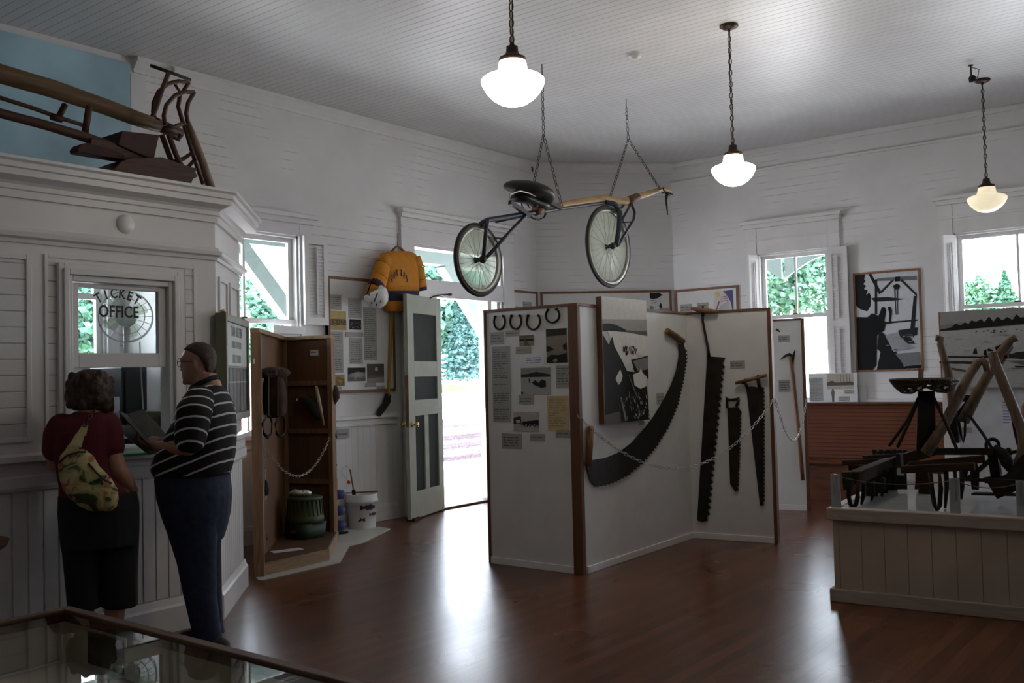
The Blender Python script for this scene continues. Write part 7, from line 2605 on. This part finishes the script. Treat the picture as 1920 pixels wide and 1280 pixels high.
sL = wp(112, 806, .0); eL = wp(104, 872, .06); kL_ = wp(128, 846, .20)
limb(mb, [sL, wp(106, 838, .03), eL], [.056, .052, .045])
limb(mb, [eL, eL.lerp(kL_, .4), kL_], [.045, .043, .028])
hand(mb, Bw, kL_, WF + RT * .3, V((0, 0, -1)), 1, .3, .92)
mb.build('body', parent=wo, remesh=.0055, smooth_it=3)

mb = MB(M_maroon)
mb.loft([wring(772, 140, 197, .070, .9), wring(780, 124, 207, .085), wring(792, 106, 214, .100), wring(812, 98, 217, .120), wring(840, 99, 216, .128), wring(880, 104, 216, .125), wring(915, 110, 232, .13), wring(948, 108, 252, .14)], 26)
limb(mb, [wp(200, 796, .0), wp(204, 812, -.015), wp(207, 838, -.03)], [.074, .076, .074], 16)
limb(mb, [wp(116, 800, .0), wp(109, 815, .01), wp(104, 842, .03)], [.074, .076, .070], 16)
mb.build('t_shirt', parent=wo, remesh=.008, smooth_it=5)
mb = MB(M_blackcloth)
mb.loft([wring(930, 108, 256, .145), wring(960, 107, 262, .155), wring(1000, 110, 262, .155), wring(1030, 114, 261, .15)], 26)
mb.loft([wring(1020, 114, 187, .10), wring(1080, 120, 188, .10), wring(1143, 126, 190, .10)], 20)
mb.loft([wring(1020, 186, 261, .10), wring(1080, 189, 259, .10), wring(1140, 193, 259, .10)], 20)
mb.build('cropped_trousers', parent=wo, remesh=.008, smooth_it=4)
mb = MB(M_hair2)
rn = random.Random(11)
mb.loft([(wp(169, 768, .01), RT * .085, FW * .085, .9), (wp(168, 752, .015), RT * .112, FW * .108, .9), (wp(167, 735, .02), RT * .118, FW * .115, .9), (wp(167, 715, .02), RT * .110, FW * .11, .9), (wp(168, 700, .02), RT * .080, FW * .085, .9), (wp(169, 692, .02), RT * .035, FW * .04)], 24)
for k in range(46):
    a_ = rn.uniform(0, 6.28); zz = rn.uniform(702, 766)
    q = wp(168, zz, .018) + RT * .105 * math.cos(a_) * (1 if zz > 712 else .85) - FW * abs(.105 * math.sin(a_))
    mb.ell(q, (.022, .022, .03), nu=8, nv=6)
mb.build('hair', parent=wo, remesh=.007, smooth_it=2)
mb = MB(M_shoe_m)
for q in (158, 212):
    ft = wp(q, 1222, 0); ft.z = 0
    mb.loft([(ft + WF * .04 + V((0, 0, .003)), WF * .135, Lw * .045, .8), (ft + WF * .04 + V((0, 0, .022)), WF * .135, Lw * .045, .8)], 20)
    mb.loft([(ft + WF * .07 - Lw * .046 + V((0, 0, .03)), WF * .02, V((0, 0, .006))), (ft + WF * .07 + V((0, 0, .068)), WF * .02, V((0, 0, .008))), (ft + WF * .07 + Lw * .046 + V((0, 0, .03)), WF * .02, V((0, 0, .006)))], 10)
mb.build('sandals', parent=wo)

# the flowered shoulder bag on her back
def floral():
    m, nt, b = _nt('floral_canvas', .8, 0, .3)
    L = nt.links.new
    g = nt.nodes.new('ShaderNodeNewGeometry')
    n1 = nt.nodes.new('ShaderNodeTexNoise'); n1.inputs['Scale'].default_value = 9; n1.inputs['Detail'].default_value = 2; n1.inputs['Distortion'].default_value = 1.2
    n2 = nt.nodes.new('ShaderNodeTexNoise'); n2.inputs['Scale'].default_value = 9; n2.inputs['Detail'].default_value = 3; n2.inputs['Distortion'].default_value = 1.5
    mp = nt.nodes.new('ShaderNodeMapping'); mp.inputs['Location'].default_value = (3.1, 1.7, 5.3)
    L(g.outputs['Position'], n1.inputs['Vector']); L(g.outputs['Position'], mp.inputs['Vector']); L(mp.outputs[0], n2.inputs['Vector'])
    r1 = ramp(nt, [(0, (.03, .035, .015)), (.36, (.035, .05, .025)), (.42, (.09, .12, .06)), (.46, (.34, .29, .12)), (.54, (.44, .38, .18))])
    r1.color_ramp.interpolation = 'CONSTANT'
    r2 = ramp(nt, [(0, (0, 0, 0)), (.55, (1, 1, 1))]); r2.color_ramp.interpolation = 'CONSTANT'
    r3 = ramp(nt, [(0, (.26, .075, .045)), (.6, (.36, .13, .08))])
    mx = nt.nodes.new('ShaderNodeMix'); mx.data_type = 'RGBA'
    L(n1.outputs['Fac'], r1.inputs['Fac']); L(n2.outputs['Fac'], r2.inputs['Fac']); L(n2.outputs['Fac'], r3.inputs['Fac'])
    L(r2.outputs['Color'], mx.inputs['Factor']); L(r1.outputs['Color'], mx.inputs['A']); L(r3.outputs['Color'], mx.inputs['B'])
    L(mx.outputs['Result'], b.inputs['Base Color'])
    return m


M_floral = floral()
M_bagstrap = mat('cream_canvas_strap', (.42, .36, .17), .8, var=.2, scale=14)
M_bagbrown = mat('brown_bag_piping', (.05, .028, .012), .6)
bg_ = thing('shoulder_bag', 'flower patterned shoulder bag slung across the back of the woman', 'bag', wp(166, 948, -.2))
bagf = -.185
def bgp(x, y, fw=0.0): return wp(x, y, bagf + fw)
mb = MB(M_floral)
rows = [(838, 126, 160, .022), (850, 114, 176, .04), (868, 111, 186, .052), (890, 113, 208, .060), (910, 120, 220, .062), (928, 132, 222, .058), (942, 150, 218, .045), (950, 166, 208, .02)]
mb.loft([(bgp((a + b) / 2, y), wp(b, y) / 2 - wp(a, y) / 2, FW * d, .85) for y, a, b, d in rows], 26)
mb.build('body', parent=bg_, remesh=.006, smooth_it=4)
mb = MB(M_bagbrown)
mb.tube([bgp(112, 862, -.05), bgp(128, 848, -.05), bgp(148, 842, -.05), bgp(162, 842, -.04)], .006, 6)
mb.tube([bgp(166, 862, -.045), bgp(182, 880, -.06), bgp(196, 892, -.065), bgp(208, 898, -.06)], .006, 6)
mb.build('piping', parent=bg_)
mb = MB(M_bagstrap)
P_ = [(126, 852, -.03), (138, 830, -.03), (150, 810, -.01), (160, 793, .015)]
for i in range(3):
    x0, y0, f0 = P_[i]; x1, y1, f1 = P_[i + 1]
    w0, w1 = (15, 12, 9, 6)[i], (15, 12, 9, 6)[i + 1]
    q = [bgp(x0 - w0 * .6, y0, f0), bgp(x0 + w0 * 1.3, y0 + 4, f0), bgp(x1 + w1, y1 + 2, f1), bgp(x1 - w1 * .7, y1, f1)]
    mb.add(q + [v + FW * .012 for v in q], [(3, 2, 1, 0), (4, 5, 6, 7), (0, 1, 5, 4), (1, 2, 6, 5), (2, 3, 7, 6), (3, 0, 4, 7)], False)
mb.build('strap', parent=bg_)
mb = MB(M_bagbrown)
mb.chain([bgp(158, 797, -.005), bgp(165, 785, .02), bgp(171, 775, .05), wp(180, 768, -.05), wp(188, 770, .06)], .035, .004, .010)
mb.build('strap_links', parent=bg_)
